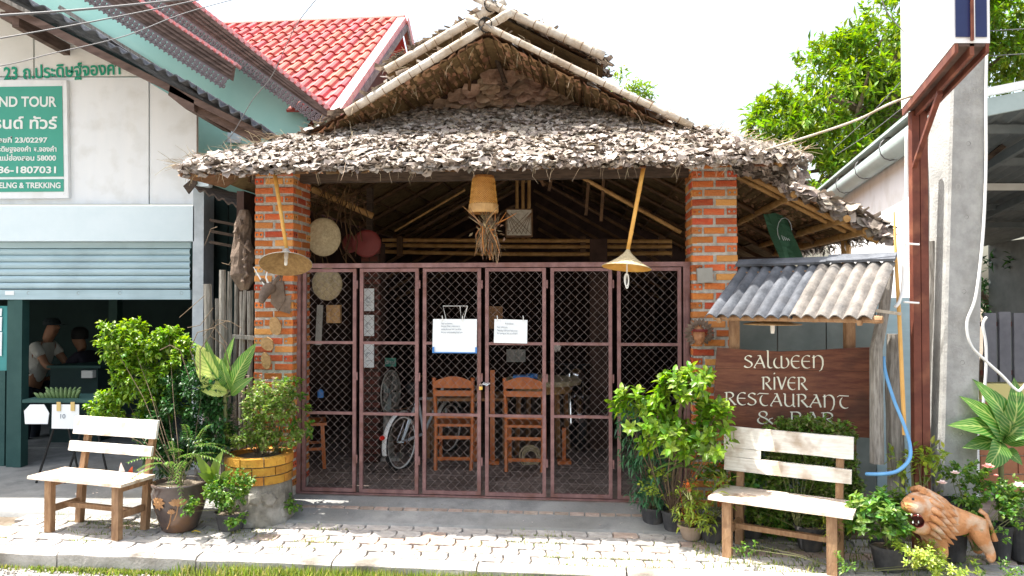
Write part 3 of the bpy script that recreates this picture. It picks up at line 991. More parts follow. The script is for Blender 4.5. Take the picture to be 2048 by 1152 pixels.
# pediment posts
mb = MB(FM); bamboo(mb, (U0 + .0, .62, 4.0), (U0 + .10, .70, 3.72), .022); mb.build('king_post', M_darkwood, rest)
mb = MB(FM); mb.bar((U0 - .28, .74, 3.62), (U0 - .27, .74, 3.86), .03, .03); mb.build('king_post', M_bambdark, rest)

# underside of the front part of the main slopes: rows of leaf folds with thin sticks
us = MB(FM); st = MB(FM)
for s in (-1, 1):
    dn = Vector((s, 0, -SL)).normalized()
    nn = Vector((-s * SL, 0, -1)).normalized()
    LT = 2.5 if s < 0 else 3.5
    q = 0.05
    while q < LT:
        vmax = .95 if q < 2.1 else 3.2
        v = 0.03
        while v < vmax:
            p = Vector((U0, v, ZA - .045)) + dn * q
            curl_leaf(us, p, dn + Vector((0, R.gauss(0, .05), 0)), nn, .105, .088, R.uniform(0, .05), R.uniform(.0, .010), nx=1, ny=2, rag=.03)
            v += .078
        p0 = Vector((U0, 0.0, ZA - .06)) + dn * q
        p1 = Vector((U0, min(vmax + .3, 3.4), ZA - .06)) + dn * (q + R.gauss(0, .02))
        st.tube([p0, p1], .004, 4)
        q += .088
us.build('leaf_underside', M_leafplate, rest, kind='stuff')
st.build('thatch_sticks', M_bambdark, rest, kind='stuff')
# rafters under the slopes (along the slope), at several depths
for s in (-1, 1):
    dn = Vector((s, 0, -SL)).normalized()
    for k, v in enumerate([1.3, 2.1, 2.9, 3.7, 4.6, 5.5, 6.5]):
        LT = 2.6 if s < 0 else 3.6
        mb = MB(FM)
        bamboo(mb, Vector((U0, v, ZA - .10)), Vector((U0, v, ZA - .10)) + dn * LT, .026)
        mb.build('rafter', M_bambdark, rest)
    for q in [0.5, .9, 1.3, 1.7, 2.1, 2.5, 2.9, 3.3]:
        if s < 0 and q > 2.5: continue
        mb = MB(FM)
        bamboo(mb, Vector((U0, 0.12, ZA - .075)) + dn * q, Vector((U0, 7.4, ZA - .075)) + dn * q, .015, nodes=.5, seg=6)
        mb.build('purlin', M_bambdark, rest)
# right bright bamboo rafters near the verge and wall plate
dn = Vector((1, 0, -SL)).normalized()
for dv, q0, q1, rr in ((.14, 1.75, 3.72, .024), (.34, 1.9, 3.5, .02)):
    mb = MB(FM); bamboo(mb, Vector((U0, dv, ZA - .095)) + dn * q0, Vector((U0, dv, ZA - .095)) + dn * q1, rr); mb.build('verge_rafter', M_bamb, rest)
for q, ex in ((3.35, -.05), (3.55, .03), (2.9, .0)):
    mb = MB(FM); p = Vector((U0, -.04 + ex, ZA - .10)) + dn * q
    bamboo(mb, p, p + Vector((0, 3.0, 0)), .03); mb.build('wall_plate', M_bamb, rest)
mb = MB(FM); bamboo(mb, (fu(1692, .9, 480), .9, 0), (fu(1692, .9, 480), .9, fz(1692, 462, .9)), .045); mb.build('corner_post', M_bamb, rest)
# thatch on top of main slopes near the verges and eave (shaggy edges)
top = MB(FM)
def shag(s, q0, q1, v0, v1, n, base=ZA, u0=U0, sl=SL):
    dn = Vector((s, 0, -sl)).normalized(); nn = Vector((s * sl, 0, 1)).normalized()
    for k in range(n):
        q = R.uniform(q0, q1); v = R.uniform(v0, v1)
        p = Vector((u0, v, base)) + dn * q + nn * R.uniform(0, .04)
        curl_leaf(top, p, dn + Vector((0, R.gauss(0, .5), 0)), nn + Vector((0, R.gauss(0, .3), R.gauss(0, .2))), R.uniform(.07, .16), R.uniform(.05, .1), .3, R.uniform(-.02, .04), nx=1, ny=2)
shag(-1, 0, 2.6, 0.0, .9, 800); shag(1, 0, 3.75, 0.0, .9, 1100); shag(1, 3.3, 3.78, .0, 3.5, 520)
for a in (-1, 1):
    shag(a, 0, 1.14, .45, 1.0, 420, ZC, UC, .53)
# ragged hanging leaves at the right verge / eave
for k in range(260):
    q = R.uniform(1.9, 3.75)
    p = Vector((U0, R.uniform(-.05, .06), ZA - R.uniform(-.02, .05))) + Vector((1, 0, -SL)).normalized() * q
    curl_leaf(top, p, (R.gauss(.2, .4), -.3, R.gauss(-.8, .3)), (R.gauss(0, .3), -1, .4), R.uniform(.06, .14), R.uniform(.04, .08), .4, 0, nx=1, ny=2)
for k in range(230):
    v = R.uniform(0, 3.4); q = 3.72
    p = Vector((U0, v, ZA - .02)) + Vector((1, 0, -SL)).normalized() * q
    curl_leaf(top, p, (R.gauss(.5, .4), R.gauss(-.1, .3), R.gauss(-1, .3)), (1, -.5, .4), R.uniform(.06, .16), R.uniform(.04, .08), .4, 0, nx=1, ny=2)
# heap of leaves where the skirt corner ends (right)
for k in range(160):
    t = R.random()
    p = Vector((U0 + 2.0 + .48 * t, R.uniform(-.68, -.1), ZE + R.uniform(-.12, .06) + .16 * (1 - t)))
    curl_leaf(top, p, (R.gauss(.5, .5), R.gauss(-.5, .4), -1), (.6, -1, .5), R.uniform(.06, .12), R.uniform(.05, .09), .3, 0, nx=2, ny=2)
top.build('leaf_thatch', M_thatch, rest, kind='stuff')
# straws
sw = MB(FM)
def straw(p, d, L, r=.0022):
    p = Vector(p); d = Vector(d).normalized()
    m = p + d * L * .5 + Vector((R.gauss(0, .1), R.gauss(0, .1), R.gauss(0, .1))) * L
    sw.tube([p, m, p + d * L + Vector((0, 0, -.1 * L))], [r, r, r * .5], 3, caps=False)
for s in (-1, 1):
    dn = Vector((s, 0, -SL)).normalized()
    for k in range(170):
        q = R.uniform(.1, 2.3 if s < 0 else 3.7)
        p = Vector((U0, R.uniform(-.03, .5), ZA + R.uniform(.0, .03))) + dn * q
        straw(p, dn * R.uniform(-1, 1) + Vector((R.gauss(0, .4), -.3, R.uniform(-.2, .6))), R.uniform(.06, .22))
    for k in range(34):
        q = R.uniform(.1, 1.9)
        p = Vector((U0, R.uniform(0, .4), ZA - .06)) + dn * q
        straw(p, (R.gauss(0, .4), R.gauss(-.3, .3), -1), R.uniform(.05, .17), .002)
    for k in range(120):
        q = R.uniform(.0, 1.15)
        p = Vector((UC, R.uniform(.42, .6), ZC + .03)) + Vector((s, 0, -.53)).normalized() * q
        straw(p, dn * R.uniform(-.3, 1) + Vector((R.gauss(0, .3), -.2, R.uniform(-.2, .5))), R.uniform(.06, .2))
for k in range(240):
    v = R.uniform(EV, .3); u = U0 + R.uniform(-1, 1) * skw(v)
    straw((u, v, skz(v) + .03), (R.gauss(0, 1), R.gauss(-.4, .4), R.uniform(-.4, .3)), R.uniform(.05, .16), .0018)
for k in range(60):
    v = EV; u = U0 + R.uniform(-1, 1) * 2.4
    straw((u, v + .05, ZE - .02), (R.gauss(0, .3), R.gauss(0, .3), -1), R.uniform(.05, .13), .0018)
for s in (-1, 1):
    for k in range(90):
        q = R.random()
        straw((U0 + s * (2.44 - .64 * q), EV - EV * q, skz(EV - EV * q) + .04), (s * R.uniform(.2, 1), R.gauss(0, .3), R.uniform(-.3, .5)), R.uniform(.07, .2), .002)
sw.build('loose_straw', M_straw, rest, kind='stuff')

# gable barge poles (crossed) with ties
def barge(pa, pb, va, r, name='gable_pole', mat=M_bambgrey):
    a = onF(*pa, va); b = onF(*pb, va)
    mb = MB(FM); bamboo(mb, (a[0], va, a[1]), (b[0], va, b[1]), r, nodes=.33, seg=12)
    o = mb.build(name, mat, rest, smooth=True)
    # hollow end dark disk + ties
    d = (Vector((b[0], va, b[1])) - Vector((a[0], va, a[1]))).normalized()
    t = MB(FM)
    L = (Vector((b[0], va, b[1])) - Vector((a[0], va, a[1]))).length
    k = .12
    while k < L - .1:
        c = Vector((a[0], va, a[1])) + d * k
        t.tube([c - d * .003, c + d * .003], r * 1.06, 10)
        k += R.uniform(.10, .2)
    t.build('binding', M_node, o, kind='stuff')
    return o
barge((692, 226), (1022, 24), -.02, .037)
barge((1385, 252), (934, 34), -.075, .029)
barge((772, 141), (1010, 2), .42, .040)
barge((1208, 112), (950, -6), .36, .040)
for px, py, v in ((972, 52, -.05), (982, 12, .38)):
    a = onF(px, py, v)
    mb = MB(FM)
    for k in range(9):
        an = k * .35 - 1
        mb.tube([Vector((a[0], v, a[1])) + Vector((.055 * cos(an + t), -.06 * sin(t * .9 + .4), .055 * sin(an + t))) for t in [x * .4 for x in range(9)]], .004, 4)
    for k in range(7):
        d = Vector((R.gauss(0, 1), -.4, R.gauss(.4, .8))).normalized()
        mb.tube([Vector((a[0], v - .04, a[1])), Vector((a[0], v - .04, a[1])) + d * .05, Vector((a[0], v - .04, a[1])) + d * .09 + Vector((0, 0, -.02))], .003, 4)
    mb.build('pole_lashing', M_black, rest)
# front beam between the pillars and ties
za = fz(1000, 348, .02)
mb = MB(FM); mb.b2(PL0 - .1, PR1 + .1, .02, .10, za - .045, za + .045); mb.build('front_beam', M_darkwood, rest)
mb = MB(FM); mb.b2(PL1 + .02, PR0 - .0, .16, .22, 2.80, 2.95); mb.build('front_beam', M_darkwood, rest)
# bamboo trio tie beam further in
VT = 3.2
for k, py in enumerate((482, 492, 505)):
    a = onF(765, py - 2, VT); b = onF(1342, py + 2, VT)
    mb = MB(FM); bamboo(mb, (a[0], VT, a[1]), (b[0], VT - .1, b[1]), .026, nodes=.4, bend=.012 * k); mb.build('tie_beam', M_bamb, rest)
for px in (802, 1166, 1322):
    u = fu(px, VT, 490); z0, z1 = fz(px, 512, VT), fz(px, 474, VT)
    mb = MB(FM); mb.box((u, VT - .06, (z0 + z1) / 2), (.07, .06, z1 - z0)); mb.build('tie_binding', M_bambdark, rest)
for px in (1034, 1046, 1058):
    u = fu(px, VT, 400)
    mb = MB(FM); bamboo(mb, (u, VT, fz(px, 480, VT)), (u, VT, fz(px, 330, VT)), .022); mb.build('king_post', M_bamb, rest)
# rafter fans deeper inside
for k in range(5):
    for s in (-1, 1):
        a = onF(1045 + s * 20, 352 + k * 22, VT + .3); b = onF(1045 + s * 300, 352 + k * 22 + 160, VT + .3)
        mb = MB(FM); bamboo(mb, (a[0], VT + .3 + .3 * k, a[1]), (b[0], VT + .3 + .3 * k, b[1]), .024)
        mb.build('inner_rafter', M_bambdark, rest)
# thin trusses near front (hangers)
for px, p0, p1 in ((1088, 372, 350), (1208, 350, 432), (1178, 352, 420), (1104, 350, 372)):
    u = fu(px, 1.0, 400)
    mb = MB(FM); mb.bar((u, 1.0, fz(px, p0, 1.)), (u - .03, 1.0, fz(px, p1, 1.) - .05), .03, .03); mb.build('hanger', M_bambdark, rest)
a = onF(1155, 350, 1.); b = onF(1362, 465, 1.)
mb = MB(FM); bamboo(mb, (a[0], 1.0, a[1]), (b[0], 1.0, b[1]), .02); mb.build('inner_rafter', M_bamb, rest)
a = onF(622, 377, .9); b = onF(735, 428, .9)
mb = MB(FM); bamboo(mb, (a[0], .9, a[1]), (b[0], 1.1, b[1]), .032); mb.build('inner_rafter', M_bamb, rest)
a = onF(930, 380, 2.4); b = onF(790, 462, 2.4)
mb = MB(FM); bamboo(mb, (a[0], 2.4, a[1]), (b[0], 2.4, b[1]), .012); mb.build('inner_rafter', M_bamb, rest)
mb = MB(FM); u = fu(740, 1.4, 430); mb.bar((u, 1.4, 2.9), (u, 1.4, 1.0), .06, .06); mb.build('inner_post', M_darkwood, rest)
# twigs tangled under the left slope
tw = MB(FM)
for k in range(60):
    px, py = R.uniform(615, 720), R.uniform(355, 500)
    a = onF(px, py, .8); b = onF(px + R.gauss(0, 14), py + R.uniform(20, 80), .8)
    tw.tube([(a[0], .8, a[1]), ((a[0] + b[0]) / 2 + R.gauss(0, .02), .75, (a[1] + b[1]) / 2), (b[0], .8, b[1])], .005, 4)
tw.build('twigs', M_bambdark, rest, kind='stuff')
# back and side walls of the interior
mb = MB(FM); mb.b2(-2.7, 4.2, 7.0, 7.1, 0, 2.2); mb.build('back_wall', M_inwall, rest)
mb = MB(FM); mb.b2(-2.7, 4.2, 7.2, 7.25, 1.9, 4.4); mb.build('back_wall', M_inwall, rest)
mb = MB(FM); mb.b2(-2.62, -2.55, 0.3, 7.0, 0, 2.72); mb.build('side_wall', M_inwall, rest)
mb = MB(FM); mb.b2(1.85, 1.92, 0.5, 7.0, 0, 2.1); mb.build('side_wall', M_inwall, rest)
# interior pillar at left with coarse bricks (px 715-760)
ua, ub = fu(722, 1.2, 640), fu(757, 1.2, 640)
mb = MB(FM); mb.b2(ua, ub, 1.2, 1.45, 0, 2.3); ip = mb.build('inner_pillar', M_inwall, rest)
for r in range(28):
    for k in range(2):
        w_ = (ub - ua) / 2
        x = ua + w_ * k + (.03 if r % 2 else 0)
        key = ('in', 0)
        if key not in BM: BM[key] = header_brick_mesh(w_ * .85, .05, .04, False); BM[key].materials[0] = M_maroon  # dark maroon instead of brick clay: indoor dimness put into the colour
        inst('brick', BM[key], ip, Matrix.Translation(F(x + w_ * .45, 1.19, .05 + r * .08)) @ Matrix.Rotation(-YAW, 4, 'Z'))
ua, ub = fu(1180, 2.2, 640), fu(1215, 2.2, 640)
mb = MB(FM); mb.b2(ua, ub, 2.2, 2.5, 0, 2.4); mb.build('inner_post', M_inwall, rest)

# ------------------------------------------------------------------ folding gate
gate = thing('folding_gate', 'closed dusty pink steel folding gate with diamond wire mesh between the brick pillars', 'gate', F(0, 0, 0))
GZ1 = fz(1000, 536, 0); GB = .025
ZR1, ZR2 = fz(1000, 687, 0), fz(1000, 831, 0)
pan = [(606, 713), (721, 838), (846, 962), (971, 1092), (1101, 1224), (1234, 1362)]
for k, (a, b) in enumerate(pan):
    ua, ub = fu(a), fu(b)
    dv = (-1) ** k * .006
    mb = MB(FM)
    t = .030
    mb.b2(ua, ua + t, dv - .015, dv + .015, GB, GZ1)
    mb.b2(ub - t, ub, dv - .015, dv + .015, GB, GZ1)
    mb.b2(ua + t, ub - t, dv - .014, dv + .014, GZ1 - t, GZ1 - .001)
    mb.b2(ua + t, ub - t, dv - .014, dv + .014, GB, GB + t)
    for z in (ZR1, ZR2):
        mb.b2(ua + t, ub - t, dv - .013, dv + .013, z - .012, z + .012)
    f = mb.build('gate_panel', M_gate, gate)
    wm = MB(FM)
    P = 0.0365
    x0, x1, z0, z1 = ua + t, ub - t, GB + t, GZ1 - t
    # both diagonal families, zigzag woven
    n = int((x1 - x0) / P) + 1
    for i in range(n):
        xc = x0 + P * i
        nz = int((z1 - z0) / P)
        for sgn in (1, -1):
            pts = []
            for j in range(nz + 1):
                zig = (j % 2) * P * sgn
                x = min(x1, max(x0, xc + zig))
                pts.append((x, dv + .004 * sgn * (1 if j % 2 else -1), z0 + j * P + (z1 - z0 - nz * P) * j / nz))
            if i % 2 == 0:
                wm.tube(pts, .0017, 3, caps=False)
    wm.build('wire_mesh', M_wire, f, kind='stuff')
    hb = MB(FM)
    for z in (.28, 1.0, 1.8):
        uu = ub + .010
        hb.tube([(uu, dv - .02, z), (uu, dv - .02, z + .07)], .008, 6)
    if k != 5: hb.build('hinge', M_gate, f)
mb = MB(FM); mb.b2(fu(592), fu(1380), -.03, .012, GZ1 + .006, GZ1 + .045); mb.build('top_rail', M_gate, gate)
mb = MB(FM); mb.b2(fu(592), fu(1372), -.018, .018, .004, .018); mb.build('bottom_track', M_gate, gate)
for a, b in ((592, 603), (1366, 1379)):
    mb = MB(FM); mb.b2(fu(a), fu(b), -.028, .022, .02, GZ1 + .005); mb.build('jamb', M_gate, gate)
a = fu(1379)
mb = MB(FM)
mb.b2(a - .035, a - .015, -.045, -.03, 1.25, 1.75); mb.build('strike_plate', M_gate, gate)
# chain and padlock
u, z = fu(963), fz(963, 772)
t = MB(FM)
for k in range(9):
    an = k * .7
    c = Vector((u + .02 + .006 * k, -.03, z + .02 + .006 * sin(k)))
    t.tube([c + Vector((.010 * cos(q), .006 * sin(q * 1) * (k % 2), .007 * sin(q))) for q in [x * .8 for x in range(9)]], .0025, 4)
tag(t.build('chain', M_chrome), 'short steel chain looped through the middle of the gate', 'chain')
pl = thing('padlock', 'small brass padlock hanging on the chain at the middle of the gate', 'padlock', F(u, -.03, z - .02))
t = MB(FM); t.b2(u - .014, u + .014, -.045, -.030, z - .028, z + .0); t.build('body', pm('brass', (.75, .5, .12), rough=.3, metal=.6), pl)
t = MB(FM); t.tube([(u - .009, -.037, z), (u - .009, -.037, z + .016), (u, -.037, z + .024), (u + .009, -.037, z + .016), (u + .009, -.037, z)], .003, 6); t.build('shackle', M_chrome, pl)

# ------------------------------------------------------------------ neighbouring shop on the left
def pxpoly(mb, pts, Y0, Y1, mi=0):
    "prism whose front outline passes through pixels pts at distance Y0"
    q = [at(px, py, Y0) for px, py in pts]
    mb.prism([(p.x, p.z) for p in q], Y0, Y1, mi)
    return mb
SY = 8.0
shop = thing('shop_building', 'white fronted tour shop with half raised blue grey roller shutter and corrugated gable roof', 'building', (-4, SY, 0))
for pts in ([(-420, 152), (66, 152), (66, 32), (10, 2), (-420, -60)],
            [(69.5, 152), (278, 152), (69.5, 34)],
            [(-420, 155), (297, 155), (297, 408), (-420, 408)],
            [(300, 166), (393, 222), (393, 408), (300, 408)]):
    if pts[0][0] == 69.5:
        pts = [(69.5, 152), (285, 152), (268, 142), (69.5, 34)]
    pxpoly(MB(), pts, SY, SY + .05).build('wall_panel', M_offwhite if pts[0][1] < 153 else M_white, shop)
mb = MB(); pxpoly(mb, [(-420, 412), (388, 412), (388, 482), (-420, 482)], SY - .12, SY + .02); mb.build('fascia_box', M_bluewhite, shop)
sh = MB()
za, zb = at(0, 484, SY).z, at(0, 497, SY).z
pxpoly(MB(), [(-420, 484.5), (381, 484.5), (381, 496), (-420, 496)], SY - .01, SY + .02).build('shutter_head', M_shutter, shop)
for k in range(6):
    y0 = 497 + k * 13.6
    a, b = at(-420, y0, SY), at(380, y0 + 12.8, SY)
    n = 6; vs = []; fs = []
    m = MB()
    prof = [(0.0, 0.012), (.15, -.006), (.5, -.014), (.85, -.006), (1.0, 0.012)]
    for t, d in prof:
        z = a.z + (b.z - a.z) * t
        m.v += [(a.x, SY + d, z), (b.x, SY + d, z)]
    for j in range(4):
        m.f.append([2 * j, 2 * j + 1, 2 * j + 3, 2 * j + 2]); m.mi.append(0)
    m.build('shutter_slat', M_shutter, shop, smooth=True)
mb = MB(); pxpoly(mb, [(-420, 579.5), (380, 579.5), (380, 599), (-420, 599)], SY - .02, SY + .02); sb = mb.build('shutter_bottom_bar', M_shutter, shop)
for px in (57, 157, 240, 363):
    p = at(px, 586, SY - .022); MB().lathe([(0, -.006), (.014, -.006), (.018, 0)], p, 10, axis=(0, -1, 0)).build('bolt', M_rust, sb)
pxpoly(MB(), [(10, 582), (28, 582), (28, 590), (10, 590)], SY - .026, SY - .021).build('sticker', M_paper, sb)
# column
a, b = at(388, 372, SY - .1), at(409.5, 372, SY - .1)
MB().b2(a.x, b.x, SY - .12, SY + .15, -.1, a.z).build('corner_column', M_col, shop)
pxpoly(MB(), [(366, 372), (390, 352), (394, 366), (377, 388)], SY - .3, SY - .28).build('bent_flashing', M_darkwood, shop)
pxpoly(MB(), [(386, 357), (418, 355), (417, 372), (387, 374)], SY - .26, SY - .16).build('lamp_box', M_bluewhite, shop)
# interior
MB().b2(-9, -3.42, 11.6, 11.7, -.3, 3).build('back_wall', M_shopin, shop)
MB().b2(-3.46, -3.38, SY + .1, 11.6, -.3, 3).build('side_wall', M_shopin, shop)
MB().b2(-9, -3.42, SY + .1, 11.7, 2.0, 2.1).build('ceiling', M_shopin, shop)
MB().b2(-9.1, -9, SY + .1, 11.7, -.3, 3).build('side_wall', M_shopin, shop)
a, b = at(217, 650, 10.5), at(234, 650, 10.5)
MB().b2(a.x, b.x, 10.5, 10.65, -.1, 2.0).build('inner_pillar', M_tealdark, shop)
MB().b2(-9, -3.42, 9.0, 11.6, -.3, -.085).build('floor_slab', M_concrete, shop)
# left door frame
for x0, x1, d in ((46, 30, 0), (28, 14, .02)):
    a, b = at(x0, 700, SY), at(x1, 700, SY)
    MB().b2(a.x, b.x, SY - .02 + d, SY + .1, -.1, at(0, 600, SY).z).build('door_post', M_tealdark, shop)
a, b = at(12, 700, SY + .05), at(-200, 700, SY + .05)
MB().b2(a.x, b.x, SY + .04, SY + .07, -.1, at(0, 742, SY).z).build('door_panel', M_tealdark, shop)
MB().b2(at(8, 700, SY).x, b.x, SY + .045, SY + .055, at(0, 742, SY).z, at(0, 612, SY).z).build('window_pane', pm('teal_glass', (.05, .26, .26), (.08, .33, .33), scale=2, rough=.15), shop)
for y0, y1 in ((617, 632), (634, 662), (664, 712)):
    pxpoly(MB(), [(-30, y0), (4, y0), (3, y1), (-30, y1)], SY + .03, SY + .035).build('door_notice', M_paper, shop)
# roof: corrugated sheets running over a verge, seen end on
def corr_sheet(pa, pb, Y0, Y1, waves, amp, mat, name, parent, th=.012):
    a, b = at(*pa, Y0), at(*pb, Y0)
    d = b - a; n = waves * 8
    nn = Vector((-d.z, 0, d.x)).normalized()
    m = MB(); vs = []; fs = []
    for i in range(n + 1):
        t = i / n
        p = a + d * t + nn * (amp * sin(2 * pi * waves * t))
        for y in (Y0, Y1):
            for o_ in (0, th):
                q = p - nn * o_
                vs.append((q.x, y, q.z))
    for i in range(n):
        k = i * 4
        fs += [(k, k + 4, k + 6, k + 2), (k + 1, k + 3, k + 7, k + 5), (k, k + 1, k + 5, k + 4), (k + 2, k + 6, k + 7, k + 3)]
    m.add(vs, fs)
    return m.build(name, mat, parent, smooth=False)
corr_sheet((-260, -150), (214, 75), 7.0, 9.0, 14, .022, M_fibro, 'roof_sheet', shop)
corr_sheet((-1000, 190), (-262, -150), 7.0, 9.0, 22, .022, M_fibro, 'roof_sheet', shop)  # left slope out of view, added to shade the ground before the shop
corr_sheet((206, 82), (392, 172), 6.96, 9.0, 8, .02, M_fibro, 'roof_sheet', shop)
corr_sheet((385, 172), (536, 262), 6.98, 9.0, 7, .026, M_fibro, 'roof_sheet', shop)
for pts, y0, y1, m, nm in (
        ([(-260, -132), (536, 268), (536, 281), (-260, -112)], 7.05, 7.10, M_brownwood, 'verge_board'),
        ([(-100, -60), (60, 22), (60, 30), (-100, -50)], 6.99, 7.04, M_greywood, 'verge_cap'),
        ([(340, 170), (388, 200), (388, 222), (371, 218), (336, 190)], 7.05, 7.98, M_brownwood, 'purlin_end'),
        ([(390, 205), (520, 270), (520, 292), (390, 224)], 7.12, 7.16, M_brownwood, 'lower_barge_board'),
        ([(18, 22), (38, 30), (38, 54), (24, 54), (24, 44), (0, 36), (0, 24)], 7.12, 7.95, M_brownwood, 'purlin_end')):
    mb = MB(); pxpoly(mb, pts, y0, y1); mb.build(nm, m, shop)
M_tx = M_textgreen
p0 = at(8, 159, SY - .01); p1 = at(241, 148, SY - .01)
text_mesh('23 ถ.ประดิษฐ์จองคำ', .19, Matrix.Translation((0, 0, 0)) @ upright(p0) @ Matrix.Rotation(atan2(p1.z - p0.z, p1.x - p0.x), 4, 'Z'), M_tx, 'painted_lettering', shop, ext=.003, fitw=(p1 - p0).length, bold=.018)
# tour sign
sg = thing('tour_sign', 'green and white tour company signboard fixed to the white shop wall', 'sign', at(0, 398, SY - .06))
pxpoly(MB(), [(-330, 160), (133, 160), (137, 396), (-330, 400)], SY - .05, SY - .004).build('board', M_white, sg)
pxpoly(MB(), [(-300, 178), (124, 172), (127, 353), (-300, 356)], SY - .056, SY - .051).build('green_panel', M_signgreen, sg)
pxpoly(MB(), [(-300, 361), (127, 358), (127, 383), (-300, 386)], SY - .056, SY - .051).build('green_panel', M_signgreen, sg)
def rtext(txt, pxr, base, cap, wpx, mat=M_textwhite, parent=sg, Y=SY - .059):
    p = at(pxr, base, Y)
    s = cap * Y / FPX / .70
    text_mesh(txt, s, upright(p), mat, 'lettering', parent, ext=.002, align='RIGHT', fitw=wpx * Y / FPX if wpx else None, bold=.022)
rtext('END TOUR', 113, 213, 20, 128)
rtext('รนด์ ทัวร์', 114, 257, 22, 128)
rtext('เลขที่ 23/02297', 95, 285, 10, 104)
rtext('ประดิษฐจองคำ ต.จองคำ', 113, 303, 10, 130)
rtext('อ.แม่ฮ่องสอน 58000', 112, 321, 10, 125)
rtext('086-1807031', 112, 346, 13, 130)
rtext('EELNG & TREKKING', 121, 376, 11, 130)
for px, py in ((125, 166), (129, 388)):
    MB().lathe([(0, -.004), (.008, -.003), (.010, 0)], at(px, py, SY - .051), 8, axis=(0, -1, 0)).build('screw', M_rust, sg)

# items in the shop: folding table, papers, bananas
tb = thing('folding_table', 'dark folding table with paper notices taped to its front edge, in the shop opening', 'table', at(120, 945, 6.9) * 1)
a, b = at(42, 800, 7.25), at(215, 806, 7.25)
tb.location = (0.5 * (a.x + b.x), 7.5, -.1)
ztab = a.z
MB().b2(a.x, b.x, 7.27, 7.75, ztab - .03, ztab).build('table_top', M_tealdark, tb)
for px in (72, 185):
    for s in (-1, 1):
        c = at(px + (118 - 72), 880, 7.3) if px == 72 else at(px - 10, 880, 7.3)
        m = MB(); m.tube([(c.x - .0, 7.35, ztab - .03), (c.x + s * .22, 7.3, -.1)], .012, 6)
        m.build('leg', M_black, tb)
no = MB(); pxpoly(no, [(48, 822), (60, 809), (88, 809), (98, 826), (95, 848), (50, 848)], 7.255, 7.262)
tag(no.build('paper_notice', M_paper), 'blank paper with clipped corners taped to the folding table', 'notice')
no = thing('paper_notice', 'square white paper with number 10 taped to the folding table', 'notice', at(130, 858, 7.25))
pxpoly(MB(), [(104, 809), (158, 809), (158, 858), (103, 857)], 7.245, 7.252).build('sheet', M_paper, no)
p = at(118, 837, 7.242); text_mesh('10', 9 * 7.24 / FPX / .7, upright(p), M_ink, 'lettering', no, .001)
for px in (113, 141):
    pxpoly(MB(), [(px, 804), (px + 8, 804), (px + 8, 822), (px, 822)], 7.236, 7.241).build('tape_strip', M_tape, no)
bn = thing('banana_bunch', 'bunch of green bananas lying on the folding table', 'bananas', at(120, 800, 7.4))
def banana(c, lean, L=.12, r=.019):
    m = MB()
    pts = [c + Vector((lean * t * t * L, -.02 * t, L * t)) for t in (0, .15, .4, .7, .9, 1)]
    m.tube(pts, [.008, .016, r, r * .95, r * .6, .004], 7)
    m.build('banana', M_ban, bn, smooth=True)
M_ban = pm('green_banana', (.10, .17, .06), (.16, .23, .09), scale=10, rough=.5)
for row in range(2):
    for k in range(8):
        banana(at(104 + k * 7, 800 - row * 4, 7.40 + row * .06), (k - 3.5) * .14, .10 + row * .012)
for k in range(4):
    banana(at(82 + k * 8, 801, 7.42), -.7 + k * .15, .08)

